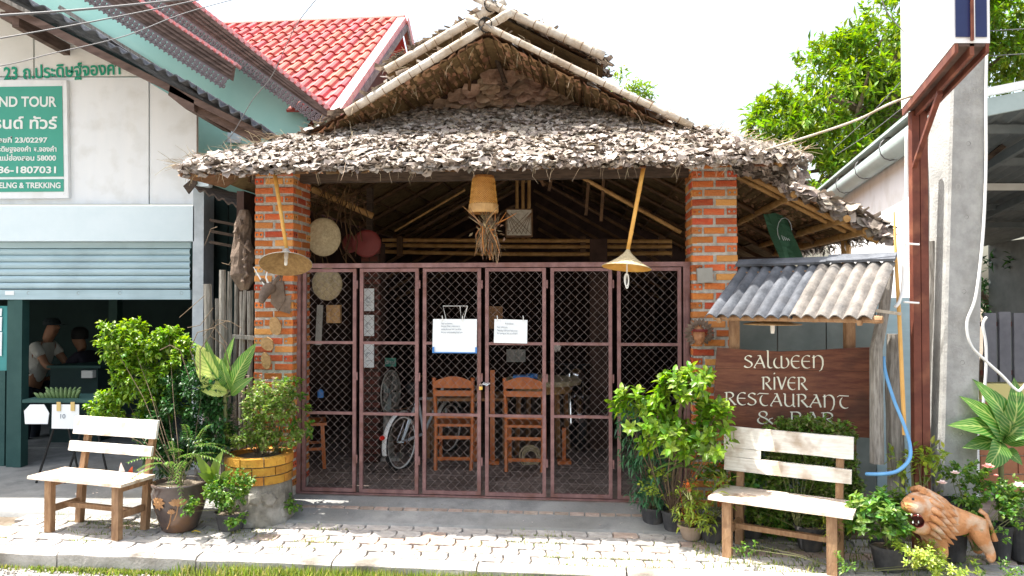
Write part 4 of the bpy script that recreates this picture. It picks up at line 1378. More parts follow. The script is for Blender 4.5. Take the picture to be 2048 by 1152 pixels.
# people in the shop
def person(name, label, root, yaw, pose, shirt, cap=True, sit=False):
    t = thing(name, label, 'person', root, yaw)
    P, E, Rr = [], [], []
    def nd(p, r, par=None):
        P.append(p); Rr.append(r)
        if par is not None: E.append((par, len(P) - 1))
        return len(P) - 1
    lean = pose['lean']
    hip = nd((0, 0, .88), (.15, .12))
    w_ = nd((lean * .25, 0, 1.02), (.145, .11), hip)
    ch = nd((lean * .7, 0, 1.24), (.165, .125), w_)
    nk = nd((lean * 1.0, 0, 1.41), (.06, .06), ch)
    hd0 = nd((lean * 1.15 + .02, 0, 1.50), (.075, .08), nk)
    hd = nd((lean * 1.25 + .03, 0, 1.60), (.075, .09), hd0)
    nd((lean * 1.25 + .03, 0, 1.67), (.045, .05), hd)
    nd((lean * 1.25 + .125, 0, 1.575), (.014, .014), hd)
    for s in (-1, 1):
        shd = nd((lean * .9, s * .17, 1.34), .065, ch)
        el = nd((lean * .9 + .16, s * .21, 1.10), .045, shd)
        wr = nd((lean * .9 + .38, s * .14, 1.05), .030, el)
        hn = nd((lean * .9 + .44, s * .13, 1.04), (.035, .02), wr)
        for f in range(4):
            nd((lean * .9 + .52 - .01 * abs(f - 1.5), s * (.13 + .02 * (f - 1.5)), 1.03 - .015), .008, hn)
        nd((lean * .9 + .46, s * .09, 1.04), .009, hn)
        th = nd((0.0, s * .09, .80), .085, hip)
        kn = nd((.02, s * .10, .46), .058, th)
        an = nd((-.01, s * .10, .08), .038, kn)
        nd((.14, s * .11, .035), (.04, .03), an)
    skinned('body', P, E, Rr, M_skin, t, 2)
    # clothes: slightly larger shells
    P2 = [(0, 0, .86), (lean * .25, 0, 1.02), (lean * .7, 0, 1.24), (lean * .93, 0, 1.385)]
    E2 = [(0, 1), (1, 2), (2, 3)]
    R2 = [(.168, .14), (.162, .13), (.182, .142), (.08, .075)]
    for s in (-1, 1):
        P2 += [(lean * .9, s * .175, 1.34), (lean * .9 + .09, s * .20, 1.21)]
        E2 += [(2, len(P2) - 2), (len(P2) - 2, len(P2) - 1)]
        R2 += [.08, .07]
    skinned('shirt', P2, E2, R2, shirt, t, 2)
    P3 = [(0, 0, .90), (0, .09, .80), (.02, .10, .46), (-.01, .10, .10), (0, -.09, .80), (.02, -.10, .46), (-.01, -.10, .10)]
    skinned('trousers', P3, [(0, 1), (1, 2), (2, 3), (0, 4), (4, 5), (5, 6)], [(.165, .135), .10, .075, .06, .10, .075, .06], M_trouser, t, 2)
    m = MB()
    hx = lean * 1.25 + .02
    if cap:
        m.lathe([(.098, 0), (.10, .04), (.075, .085), (.0, .10)], (hx, 0, 1.615), 14)
        m.box((hx + .12, 0, 1.625), (.11, .13, .01))
        m.build('cap', M_cap, t, local=True, smooth=False)
    else:
        m.lathe([(.098, -.06), (.104, .0), (.10, .05), (.06, .095), (0, .105)], (hx - .01, 0, 1.62), 14)
        m.build('hair', M_black, t, local=True, smooth=True)
    return t
pA = at(80, 700, 9.6)
pr = person('person', 'person in pale t-shirt and dark cap leaning forward with a strap across the back', (pA.x - .12, 9.6, -.1 - .14), 0, {'lean': .20}, M_shirt)
m = MB(); m.tube([(-.12, -.15, 1.33), (-.02, -.19, 1.15), (.10, -.185, 1.0)], .012, 5); m.build('strap', M_black, pr, local=True)
pB = at(172, 700, 9.9)
person('person', 'dark haired person in dark clothes behind the shop counter, facing the one in the cap', (pB.x + .1, 9.9, -.1 - .28), pi, {'lean': .14}, M_darkshirt, cap=False)
a = at(120, 730, 9.5); b = at(182, 730, 9.5)
ct = thing('counter', 'dark shop counter between the two people', 'counter', ((a.x + b.x) / 2, 9.4, -.1))
MB().b2(a.x, b.x + .2, 9.3, 9.8, -.1, at(0, 735, 9.4).z).build('cabinet', M_shopin, ct)
MB().b2(a.x - .03, b.x + .25, 9.27, 9.83, at(0, 735, 9.4).z + .002, at(0, 731, 9.4).z + .01).build('counter_top', M_tealdark, ct)
a = at(177, 756, 9.2)
MB().b2(a.x - .09, a.x + .05, 9.2, 9.28, a.z, a.z + .09).build('white_tray', M_plasticw, ct)

# ------------------------------------------------------------------ teal house with red tiled roof behind
th = thing('teal_house', 'mint green house with carved lace gable boards and red tiled roof', 'house', (-4.5, 11.5, 0))
mb = MB(); pxpoly(mb, [(-300, -240), (120, -190), (345, -20), (652, 232), (655, 400), (-300, 400)], 9.45, 9.5); mb.build('wall', M_teal, th)
for pts, m, n, ya, yb in (
        ([(262, -8), (468, 131), (463, 160), (168, -28)], M_brownwood, 'fascia_board', 8.75, 8.81),
        ([(340, -30), (655, 221), (655, 236), (280, -30)], M_brownwood, 'fascia_board', 9.1, 9.16)):
    mb = MB(); pxpoly(mb, pts, ya, yb); fb = mb.build(n, m, th)
    tl = at(*pts[0], ya); tr = at(*pts[1], ya); bl = at(*pts[3], ya); br = at(*pts[2], ya)
    for f in (.18, .42, .7):
        mm = MB(); mm.bar(tl.lerp(bl, f) + Vector((0, -.012, 0)), tr.lerp(br, f) + Vector((0, -.012, 0)), .02, .022)
        mm.build('moulding', m, fb)
    # pierced lace drops
    p0, p1 = bl.copy(), br.copy()
    d = (p1 - p0); L = d.length; dd = d.normalized(); nn = Vector((dd.z, 0, -dd.x))
    if nn.z > 0: nn = -nn
    step = .066; n_ = int(L / step)
    if 'lace' not in globals():
        q = MB()
        def ring(cx, cz, r, t):
            vs = []; fs = []
            for k in range(10):
                an = 2 * pi * k / 10
                for rr in (r - t, r):
                    for y in (-.008, .008):
                        vs.append((cx + rr * cos(an), y, cz + rr * sin(an)))
            for k in range(10):
                a_ = k * 4; b_ = (k + 1) % 10 * 4
                fs += [(a_, a_ + 2, b_ + 2, b_), (a_ + 3, a_ + 1, b_ + 1, b_ + 3), (a_ + 2, a_ + 3, b_ + 3, b_ + 2), (a_ + 1, a_, b_, b_ + 1)]
            q.add(vs, fs)
        ring(0, -.050, .034, .014)
        ring(.037, -.098, .022, .012)
        ring(-.037, -.098, .022, .012)
        q.box((0, 0, -.010), (.078, .014, .022)); q.box((0, 0, -.05), (.012, .013, .09)); q.box((0, 0, -.05), (.07, .013, .010)); q.box((0, 0, -.115), (.03, .012, .03), (0, pi / 4, 0))
        q.box((0, 0, -.088), (.02, .012, .035))
        o = q.build('carved_lace', M_lace, local=True); lace = o.data; bpy.data.objects.remove(o)
    X = Matrix(((dd.x, 0, -nn.x, 0), (dd.y, 1, -nn.y, 0), (dd.z, 0, -nn.z, 0), (0, 0, 0, 1)))
    for k in range(n_):
        c = p0 + dd * (step * (k + .5)) + Vector((0, .02, 0))
        inst('carved_lace', lace, fb, Matrix.Translation(c) @ X @ Matrix.Diagonal((.85, 1, 1.15, 1)))
# tile ends above first fascia
mb0 = MB(); mb0.lathe([(.045, 0), (.05, .3)], (0, 0, 0), 10, axis=(0, 1, 0), cap=True); o = mb0.build('verge_tile', M_pink, local=True); vt = o.data; bpy.data.objects.remove(o)
for k in range(19):
    p = at(262, -12, 8.83).lerp(at(470, 127, 8.83), k / 18)
    inst('verge_tile', vt, th, Matrix.Translation(p) @ Matrix.Scale(.5, 4))
for k in range(26):
    p = at(372, -8, 9.18).lerp(at(652, 213, 9.18), k / 25)
    inst('verge_tile', vt, th, Matrix.Translation(p) @ Matrix.Scale(.7, 4))
for k in range(3):
    q = at(142 + k * 56, 38 + k * 33, 9.43)
    mb = MB(); mb.bar(q, q + Vector((.22, 0, -.13)), .03, .06, up=(0, 1, 0)); mb.build('louvre_vent', M_darkwood, th)
mb = MB(); mb.bar(at(120, 15, 9.35), at(420, 200, 9.35), .05, .06, up=(0, 1, 0)); mb.build('eave_board', M_greywood, th)
MB().b2(at(455, 270, 9.4).x, at(480, 270, 9.4).x, 9.40, 9.448, at(0, 285, 9.4).z, at(0, 255, 9.4).z).build('window', M_bluewhite, th)
# red slope, ridge from P0 to P1
ph = 5.5 * pi / 180
P1 = at(798, 38, 12.6)
rd = Vector((-cos(ph), sin(ph), 0)); ds = Vector((-sin(ph), -cos(ph), -math.tan(radians(36)))).normalized()
nr = rd.cross(ds).normalized()
if nr.z < 0: nr = -nr
sb_ = MB(); a0 = P1 - nr * .06
sb_.add([a0, a0 + rd * 5, a0 + rd * 5 + ds * 3.2, a0 + rd * .4 + ds * 3.2, a0 + rd * .3 + ds * 4.3, a0 + ds * 4.3], [(0, 1, 2, 3, 4, 5)]); sb_.build('roof_deck', M_maroon, th)
CW, CL = .19, .375
tm = MB(); vs = []; fs = []
prof = [(0, 0), (.02, .035), (.06, .05), (.10, .035), (.125, 0.005), (.16, -.004), (CW + .006, 0.0)]
for j, (yy, zz) in enumerate(((0, 0), (CL + .02, .028), (CL + .02, -.005))):
    for x, z in prof:
        vs.append((x, yy, z * (1 if j < 2 else 0.0) + zz))
n = len(prof)
for j in range(2):
    for i in range(n - 1):
        fs.append((j * n + i, j * n + i + 1, (j + 1) * n + i + 1, (j + 1) * n + i))
tm.add(vs, fs); o = tm.build('roof_tile', M_redtile, local=True); rtm = o.data; bpy.data.objects.remove(o)
BX = Matrix((( rd.x, ds.x, nr.x, 0), (rd.y, ds.y, nr.y, 0), (rd.z, ds.z, nr.z, 0), (0, 0, 0, 1)))
for c in range(22):
    for r in range(11):
        if c * .19 > 4.6 - r * .17 or (r > 8 and c > 2): continue
        inst('roof_tile', rtm, th, Matrix.Translation(P1 + rd * (.02 + c * CW) + ds * (r * CL)) @ BX)
mb = MB(); mb.tube([P1 + Vector((.1, 0, .02)), P1 + rd * 4.8 + Vector((0, 0, .02))], .05, 8); mb.build('ridge_cap', M_redtile, th)
# verge caps, lace, gable wall and rear slope
E1 = P1 + ds * 4.2
for k in range(14):
    a = P1.lerp(E1, k / 14) - rd * .05; b = P1.lerp(E1, (k + .95) / 14) - rd * .05
    mb = MB(); mb.bar(a - nr * .03, b - nr * .03, .14, .12, up=nr); mb.build('verge_cap', M_pink, th)
fbd = MB(); fbd.bar(P1 - rd * .13 - nr * .12, E1 - rd * .13 - nr * .12, .02, .10, up=nr); fb3 = fbd.build('gable_board', M_lace, th)
ds2 = Vector((sin(ph), cos(ph), -math.tan(radians(36)))).normalized()
mb = MB(); mb.bar(P1 - rd * .1, P1 - rd * .1 + ds2 * 4.2, .12, .14); mb.build('verge_cap', M_pink, th)
mb = MB(); mb.bar(P1 - rd * .14 - Vector((0, 0, .13)), P1 - rd * .14 - Vector((0, 0, .13)) + ds2 * 4.2, .03, .10); mb.build('gable_board', M_lace, th)
mb = MB(); g0 = P1 + rd * .3 - Vector((0, 0, .15)); mb.add([g0, g0 + ds * 4.2, g0 + ds2 * 4.2], [(0, 1, 2)]); g1 = g0 + Vector((0, 0, -2.5))
mb.add([g0 + ds * 4.2, g0 + ds2 * 4.2, g0 + ds2 * 4.2 - Vector((0, 0, 4)), g0 + ds * 4.2 - Vector((0, 0, 4))], [(0, 1, 2, 3)])
mb.build('gable_wall', M_maroon, th)
mb = MB(); mb.add([P1 - nr * .03, P1 + rd * 5 - nr * .03, P1 + rd * 5 + ds2 * 4.2, P1 + ds2 * 4.2], [(0, 1, 2, 3)]); mb.build('rear_slope', M_redtile, th)

# ------------------------------------------------------------------ gap between shop and restaurant
yd = thing('side_passage_wall', 'dark boarded wall in the narrow gap left of the brick pillar', 'wall', (at(450, 700, 8.4).x, 8.4, -.1))
a = at(408, 500, 8.4); b = at(520, 500, 8.4)
n = 7
for k in range(n):
    x0 = a.x + (b.x - a.x) * k / n; x1 = a.x + (b.x - a.x) * (k + .94) / n
    MB().b2(x0, x1, 8.4 + .02 * (k % 2), 8.45, -.1, 2.9).build('board', M_shopin, yd)
ln = thing('lean_to_roof', 'dark corrugated lean-to roof under the left corner of the thatch', 'roof', at(440, 420, 7.5))
corr = MB()
vs = []; fs = []
for i in range(49):
    t = i / 48
    p = at(385 + 120 * t, 372 + 52 * t, 7.2) + Vector((0, 0, .015 * sin(t * 40)))
    vs += [p, (p.x, p.y + 1.2, p.z + .1), (p.x, p.y + .0, p.z - .02)]
for i in range(48):
    k = i * 3; fs += [(k, k + 3, k + 4, k + 1), (k + 2, k + 5, k + 3, k)]
corr.add(vs, fs); corr.build('sheet', M_darkwood, ln)
for k in range(3):
    p = at(420, 440 + k * 22, 7.9); q = at(500, 455 + k * 22, 7.9); mb = MB(); mb.bar(p, q, .03, .03); mb.build('batten', M_darkwood, ln)
# driftwood carving
dw = MB()
pts = []; rr = []
for py, px, r in ((420, 489, 9), (432, 489, 12), (452, 487, 17), (475, 484, 16), (497, 486, 20), (515, 487, 22), (530, 484, 20), (548, 488, 24), (568, 488, 17), (580, 490, 9)):
    pts.append(at(px, py, 6.62)); rr.append(r * 6.62 / FPX)
dw.tube(pts, rr, 12, jit=.16)
for k in range(9):
    a = at(475 + R.uniform(0, 22), 440 + k * 14, 6.55); dw.tube([a, a + Vector((R.gauss(0, .02), -.03, -.05)), a + Vector((R.gauss(0, .03), -.01, -.10))], [.012, .02, .006], 6)
tag(dw.build('driftwood_carving', M_carve), 'gnarled grey brown driftwood carving hanging left of the brick pillar', 'carving')
# grey timber fence
fn = thing('grey_post_fence', 'fence of weathered grey bamboo posts left of the brick pillar', 'fence', at(450, 960, 6.6))
for px, w_, top, Y in ((415, 18, 568, 6.75), (434, 8, 597, 6.8), (445, 14, 540, 6.7), (460, 10, 543, 6.75), (473, 8, 560, 6.8), (482, 7, 583, 6.6), (490, 7, 580, 6.6), (498, 8, 582, 6.6), (504, 6, 581, 6.62), (424, 7, 640, 6.85), (455, 8, 640, 6.9)):
    a = at(px, top, Y)
    mb = MB()
    pts = [(a.x + R.gauss(0, .006), a.y, -.1 + (a.z + .1) * t) for t in (0, .3, .6, .85, 1)]
    pts[-1] = (a.x, a.y, a.z)
    mb.tube(pts, [w_ / 2 * Y / FPX * R.uniform(.9, 1.08) for _ in pts], 8)
    mb.build('post', M_greywood, fn)
mb = MB(); mb.bar(at(465, 673, 6.55), at(509, 676, 6.55), .02, .035); mb.build('rail', M_greywood, fn)
vn = MB()
for k in range(9):
    a = at(R.uniform(405, 500), R.uniform(470, 700), 6.55)
    b = a + Vector((R.uniform(-.3, .3), R.uniform(-.05, .05), R.uniform(-.2, .25)))
    m = (a + b) / 2 + Vector((0, 0, R.uniform(-.1, .15)))
    vn.tube([a, a.lerp(m, .6), m, m.lerp(b, .6), b], .003, 4)
tag(vn.build('dry_vine', M_bark), 'thin bare vines straggling over the grey post fence', 'vine')

# ------------------------------------------------------------------ right hand neighbour: wall, gutter, shed
nb = thing('white_neighbour_house', 'white walled house with grey green roof gutter behind the utility pole', 'house', (4.4, 8, 0))
n0 = Vector((3.80, 6.3, 0)); n1 = Vector((5.28, 12.3, 0)); zt_ = 3.28
def wallq(mb, p, q, z0, z1, th):
    d = (q - p).normalized(); nx = Vector((d.y, -d.x, 0))
    vs = [p, q, q + nx * th, p + nx * th]
    mb.add([(a.x, a.y, z0) for a in vs] + [(a.x, a.y, z1) for a in vs], [(0, 1, 5, 4), (1, 2, 6, 5), (2, 3, 7, 6), (3, 0, 4, 7), (4, 5, 6, 7)])
mb = MB(); wallq(mb, n0, n1, -.1, zt_, .15); mb.build('side_wall', M_white, nb)
gx = Vector((-.16, 0, 0))
gm = MB(); pts = [n0 + gx + Vector((0, -.25, zt_ + .02)), n1 + gx + Vector((0, 0, zt_ + .02))]
gm.tube(pts, .115, 12); gm.build('gutter', M_gutter, nb, smooth=True)
mb = MB(); mb.bar(n0 + Vector((-.13, -.3, zt_ + .16)), n1 + Vector((-.13, 0, zt_ + .16)), .34, .03); mb.build('roof_edge', M_gutter, nb)
for t in (.05, .25, .45, .65, .85):
    c = n0.lerp(n1, t) + Vector((-.16, 0, zt_ + .02)); mb = MB(); mb.tube([c + Vector((.124 * cos(a), 0, .124 * sin(a))) for a in [pi * .5 + pi * 1.3 * k / 8 for k in range(9)]], .007, 4); mb.build('gutter_strap', M_cable, nb)
rs = MB(); a = n0 + Vector((-.2, -.3, zt_ + .19)); b = n1 + Vector((-.2, 0, zt_ + .19))
rs.add([a, b, b + Vector((4, -1, 1.2)), a + Vector((4, -1, 1.2))], [(0, 1, 2, 3)]); 
shd = thing('open_shed', 'open metal roofed shed on the right behind the grey slat fence', 'shed', (4.9, 8, 0))
mb = MB(); a, b = at(1966, 186, 6.4), at(2250, 130, 6.4); mb.bar(a, b, .05, .07, up=(0, 0, 1)); mb.build('roof_edge', M_white, shd)
mb = MB(); mb.bar(a + Vector((0, .02, -.13)), b + Vector((0, .02, -.13)), .06, .15); mb.build('gutter', M_gutter, shd)
q = MB(); vs = []; fs = []
for j in range(2):
    for i in range(121):
        x0_ = 4.05 + 1.6 * j; x = x0_ + (8.4 - x0_) * i / 120
        vs.append((x, 6.45 + 6.5 * j, (3.42 if j == 0 else 2.66) + .02 * sin(i * 1.3)))
for i in range(120): fs.append((i, i + 1, i + 122, i + 121))
q.add(vs, fs); q.build('roof_sheet', M_sheetroof, shd)
for k, Y in enumerate((6.9, 7.9, 8.9, 9.9, 11)):
    z = 3.42 - .117 * (Y - 6.45) - .07
    mb = MB(); mb.bar((4.1 + (Y - 6.45) * .247, Y, z), (8.4, Y, z), .05, .08); mb.build('beam', M_sheetroof if k != 2 else M_offwhite, shd)
for x in (4.9, 6.0):
    mb = MB(); mb.bar((x, 6.6, 3.28), (x + .9, 12.5, 2.6), .05, .09); mb.build('rafter', M_sheetroof, shd)
mb = MB(); mb.bar(at(1970, 320, 7.6), at(2060, 250, 7.6), .04, .05); mb.build('brace', M_darkwood, shd)
mb = MB(); mb.b2(6.4, 6.5, 6.6, 6.7, -.1, 3.2); mb.build('post', M_sheetroof, shd)
mb = MB(); mb.b2(8.38, 8.44, 6.5, 13, -.1, 2.7); mb.build('side_wall', M_sheetroof, shd)
gf = thing('slat_fence', 'dark grey vertical slat fence on a yellow and orange base wall', 'fence', at(2000, 960, 6.3))
for k in range(8):
    a, b = at(1970 + k * 29, 626, 6.3), at(1994 + k * 29, 764, 6.3)
    MB().b2(a.x, b.x, 6.3, 6.33, b.z, a.z + (.01 if k % 2 else 0)).build('slat', M_fenceg, gf)
for py in (648, 745):
    a = at(1960, py, 6.35); MB().b2(a.x, a.x + 1.2, 6.334, 6.36, a.z - .02, a.z + .02).build('rail', M_rust, gf)
a = at(1958, 798, 6.3); b = at(1958, 767, 6.3)
MB().b2(a.x, a.x + 1.3, 6.27, 6.42, a.z, b.z).build('yellow_coping', M_yel, gf)
bw = MB().b2(a.x, a.x + 1.3, 6.305, 6.42, -.1, a.z - .002).build('base_wall', M_mortar, gf)
for r in range(5):
    for k in range(4):
        z0 = a.z - .01 - (r + 1) * .155
        x0 = a.x + .005 + k * .32 + (.16 if r % 2 else 0) - .16
        MB().b2(max(a.x, x0), x0 + .31, 6.29, 6.304, z0, z0 + .145).build('tile', M_orangetile, bw)
# grey panel wall seen between awning and sign board
M_yardpanel = pm('grey_green_panel', (.17, .20, .185), (.25, .28, .26), scale=3, rough=.7, c3=(.12, .13, .12), c3amt=.4)
gp = thing('pale_panel_wall', 'dull grey green panel wall behind the restaurant sign', 'wall', F(2.4, .5, 0))
for k in range(4):
    u0 = 1.92 + k * .42
    MB(FM).b2(u0, u0 + .41, .5, .53, -.1, 1.72).build('panel', M_yardpanel if k != 3 else M_shutter, gp)
# dark yard boards seen below the side roof
yb = thing('dark_side_screen', 'dark boarded screen under the right wing of the thatch', 'wall', F(2.6, 3.4, 0))
for k in range(9):
    u0 = 1.95 + k * .22
    MB(FM).b2(u0, u0 + .21, 3.4, 3.43, 0, 2.25 if k < 6 else 1.9).build('board', M_inwall, yb)
cl = MB()
P4 = [at(1527, 428, 7.2), at(1572, 424, 7.2), at(1604, 515, 7.2), at(1558, 516, 7.2)]
nn_ = 8; vs = []; fs = []
for j in range(nn_ + 1):
    for i in range(5):
        a = P4[0].lerp(P4[3], j / nn_); b = P4[1].lerp(P4[2], j / nn_)
        p = a.lerp(b, i / 4); p.y += .03 * sin(i * 1.7 + j * .5); vs.append(p)
for j in range(nn_):
    for i in range(4):
        k = j * 5 + i; fs.append((k, k + 1, k + 6, k + 5))
cl.add(vs, fs); cb = cl.build('cloth_banner', M_greenboard); tag(cb, 'dark green cloth banner hanging under the right wing of the thatched roof', 'banner')
mb = MB()
c = (P4[0] + P4[2]) / 2 + Vector((0, -.05, .05))
mb.tube([c + Vector((.07 * cos(t), 0, .12 * sin(t))) for t in [k * .5 for k in range(9)]], .004, 4, caps=False)
for k in range(4): mb.tube([c + Vector((-.03 + .02 * k, 0, -.05 - .01 * k)), c + Vector((-.01 + .02 * k, 0, -.10))], .004, 4)
mb.build('printed_emblem', M_bluewhite, cb)

# ------------------------------------------------------------------ cone lamps on bamboo arms
def lamp(name_label, top, tip, rad, tilt, mshade, inner, bulb, extra=None):
    "top: bamboo start point, tip: shade apex (world)"
    t = thing('bamboo_lamp', name_label, 'lamp', tip, 0, 'cone shaded lamps')
    mb = MB(); bamboo(mb, top, tip, .017, nodes=.4, r2=.015); mb.build('arm', M_bambyel, t, smooth=True)
    ax = Vector(tilt).normalized()
    m = MB()
    pr = [(0.012, 0.0), (.03, -.03), (.08, -.075), (rad * .75, -.115), (rad, -.14)]
    m.lathe(pr, tip, 26, axis=ax, mi=0)
    m.lathe([(r - .001, z - .004) for r, z in pr], tip, 26, axis=ax, mi=1)
    m.lathe([(rad, -.14), (rad + .002, -.143), (rad - .001, -.1445)], tip, 26, axis=ax, mi=0)
    m.build('shade', [mshade, inner], t, smooth=True)
    b = MB(); b.lathe([(.016, -.02), (.016, -.085), (.012, -.10)], tip, 12, axis=ax); b.build('socket', M_plasticw, t)
    if bulb:
        b = MB(); b.lathe([(.012, -.10), (.014, -.13), (.011, -.15), (0, -.155)], tip, 12, axis=ax); b.build('bulb', M_bulb, t, smooth=True)
    if extra: extra(t, Vector(tip), ax)
    return t
def cord(t, tip, ax):
    c = tip - ax * .10
    m = MB(); m.tube([c, c + Vector((0, 0, -.09))], .006, 6)
    m.tube([c + Vector((0.012 * sin(a) , 0, -.09 - .055 * (1 - cos(a)))) for a in [2 * pi * k / 12 for k in range(13)]], .005, 5)
    m.tube([c + Vector((-.004 + 0.016 * sin(a), -.005, -.085 - .048 * (1 - cos(a)))) for a in [2 * pi * k / 12 for k in range(13)]], .005, 5)
    m.build('looped_cord', M_plasticw, t)
tA = at(547, 332, 6.15); pA_ = at(573, 497, 5.95)
tp = Vector((-.28, .35, 1)); 
lamp('bamboo arm lamp with wide cone shade tipped open, in front of the left brick pillar', tA, pA_, .205, (-.10, .45, 1), M_fan, pm('dim_weave', (.20, .12, .05), (.32, .21, .09), scale=30, bump=.6), True)
m = MB(); a = at(598, 530, 6.0); m.tube([a, a + Vector((.05, 0, -.07)), a + Vector((.11, 0, -.17))], .004, 4)
lamp('bamboo arm lamp with pointed woven shade and looped cord over the right gate half', at(1288, 330, 5.7), at(1256, 499, 5.68), .19, (.10, .10, 1), M_weavepale, M_bambyel, False, cord)
tl = thing('bamboo_lamp', 'flat round woven lamp with a white socket hanging under the small awning', 'lamp', at(1547, 650, 5.35), 0, 'cone shaded lamps')
c = at(1545, 646, 5.3)
m = MB(); m.lathe([(0, .03), (.06, .02), (.20, -.006), (.20, -.012), (.06, .012), (0, .02)], c, 24); m.build('shade', M_weave, tl, smooth=True)
m = MB(); m.lathe([(0, .01), (.016, .01), (.016, -.05), (.012, -.075), (0, -.076)], c, 12); m.build('socket', M_plasticw, tl)
# bell shaped basket lantern and dried flowers
c = at(967, 350, 5.95)
bl = thing('basket_lantern', 'bell shaped orange woven bamboo basket hanging from the middle of the eave', 'lantern', c)
m = MB()
k_ = 5.95 / FPX
pr = [(0.01, 0), (21 * k_, -2 * k_), (22 * k_, -8 * k_), (24 * k_, -35 * k_), (27 * k_, -60 * k_), (29 * k_, -72 * k_), (28 * k_, -76 * k_), (26 * k_, -70 * k_)]
m.lathe(pr, c, 22)
M_bask = pm('orange_basket', (0.30, 0.125, 0.03), (0.44, 0.21, 0.06), scale=30, rough=.6, bump=.8, bscale=80)
m.build('basket', M_bask, bl, smooth=True)
m = MB(); m.lathe([(27.5 * k_, -58 * k_), (29.6 * k_, -60 * k_), (30.5 * k_, -73 * k_), (29 * k_, -77 * k_)], c, 22); m.build('rim', M_bamb, bl)
for r in range(9):
    for s in range(22):
        pass
wv = MB()
for s in range(34):
    for sg in (1, -1):
        pts = []
        for j in range(9):
            t = j / 8
            rr = (22 + 6 * t) * k_ + .0015
            an = 2 * pi * s / 34 + sg * (.28 * (1 if j % 2 else 0))
            pts.append(c + Vector((rr * cos(an), rr * sin(an), -(8 + 52 * t) * k_)))
        wv.tube(pts, .0018, 3, caps=False)
wv.build('weave', M_bambyel, bl, kind='stuff')
m = MB(); m.tube([c, c + Vector((0, 0, .05)), c + Vector((.02, 0, .08))], .005, 5); m.tube([c + Vector((.02 * cos(a), 0, .02 * sin(a) + .03)) for a in [k * .6 for k in range(10)]], .003, 4); m.build('hanging_wire', M_cable, bl)
c = at(977, 455, 5.9)
m = MB(); m.tube([at(971, 425, 5.95), c, at(980, 520, 5.9)], .006, 5)
for k in range(150):
    a = c + Vector((R.gauss(0, .03), R.gauss(0, .02), R.uniform(-.05, .02)))
    d = Vector((R.gauss(0, .24), R.gauss(0, .2), R.choice([-1, -1, -1, .35]))).normalized()
    L = R.uniform(.08, .26)
    m.tube([a, a + d * L * .5 + Vector((R.gauss(0, .015), 0, 0)), a + d * L], [.004, .004, .0015], 4)
for k in range(60):
    a = c + Vector((R.gauss(0, .055), R.gauss(0, .03), R.uniform(-.10, .05)))
    m.leafq(a, rnd_dir(), rnd_dir(), .05, .022)
tag(m.build('dried_flower_bunch', pm('dried_stalks', (.10, .06, .035), (.30, .21, .12), scale=12, rough=.9, island=.5, tint=(.45, .17, .04))), 'bunch of dried flowers and twigs hanging below the basket lantern', 'dried flowers')
# round woven hats and trays hung inside
def disc(px, py, r, Y, mat, name, label, cat, ry=1.0, cone=.05, tilt=(0, -1, 0)):
    c = at(px, py, Y); k = Y / FPX
    m = MB(); m.lathe([(0, cone), (r * k * .35, cone * .62), (r * k * .8, cone * .12), (r * k, 0), (r * k * 1.01, -.008), (r * k * .97, -.004), (0, cone - .01)], (0, 0, 0), 28, axis=tilt)
    m.v = [(x, y, z * ry) for x, y, z in m.v]
    m.v = [(x + c.x, y + c.y, z + c.z) for x, y, z in m.v]
    return tag(m.build(name, mat, smooth=True), label, cat)
disc(647, 474, 34, 6.85, M_weavepale, 'woven_hat', 'round pale woven hat hung beside the left pillar above the gate', 'hat', 1.13, .06, (.25, -1, 0))
disc(733, 487, 29, 7.3, M_red, 'round_tray', 'dark red round tray hung beside the woven hat above the gate', 'tray', .95, .015)
disc(700, 487, 16, 7.5, M_red, 'round_tray', 'half hidden dark red tray edge behind the larger red tray', 'tray', 1.2, .01)
disc(655, 568, 30, 7.0, M_weavepale, 'woven_hat', 'pale woven hat hung behind the gate mesh below the first hat', 'hat', 1.1, .06, (.5, -1, 0))
m = MB(); a = at(668, 628, 7.0); m.box((a.x, a.y, a.z), (.13, .06, .17)); m.box((a.x, a.y - .032, a.z), (.11, .006, .15)); tag(m.build('woven_basket', M_weave), 'small square woven basket hung behind the left gate panel', 'basket')
m = MB(); a = at(988, 635, 8.6); m.box((a.x, a.y, a.z), (.20, .05, .26)); m.box((a.x, a.y - .03, a.z + .02), (.16, .01, .18)); tag(m.build('wooden_box', M_table), 'brown wooden box hung inside behind the middle of the gate', 'box')
# white lampshade square
c0 = at(1038, 447, 7.3); k_ = 7.3 / FPX
pf = thing('square_lampshade', 'pale square woven lampshade hanging above the middle of the gate', 'lampshade', c0)
MB().box(c0, (50 * k_, .16, 52 * k_)).build('shade', pm('pale_mesh_cloth', (.30, .28, .23), (.42, .39, .33), scale=30, rough=.9, bump=.6), pf)
for s in (-1, 1):
    MB().box(c0 + Vector((s * 25.5 * k_, -.0, 0)), (.012, .175, 54 * k_)).build('frame', M_bambdark, pf)
    MB().box(c0 + Vector((0, -.0, s * 26.5 * k_)), (53 * k_, .172, .012)).build('frame', M_bambdark, pf)
for i in range(6):
    for s in (-1, 1):
        mb = MB(); x = (-22 + i * 9) * k_
        mb.bar(c0 + Vector((x, -.083, -22 * k_)), c0 + Vector((max(-24 * k_, min(24 * k_, x + s * 40 * k_)), -.083, 20 * k_)), .004, .004); mb.build('lattice_strip', M_bambdark, pf)
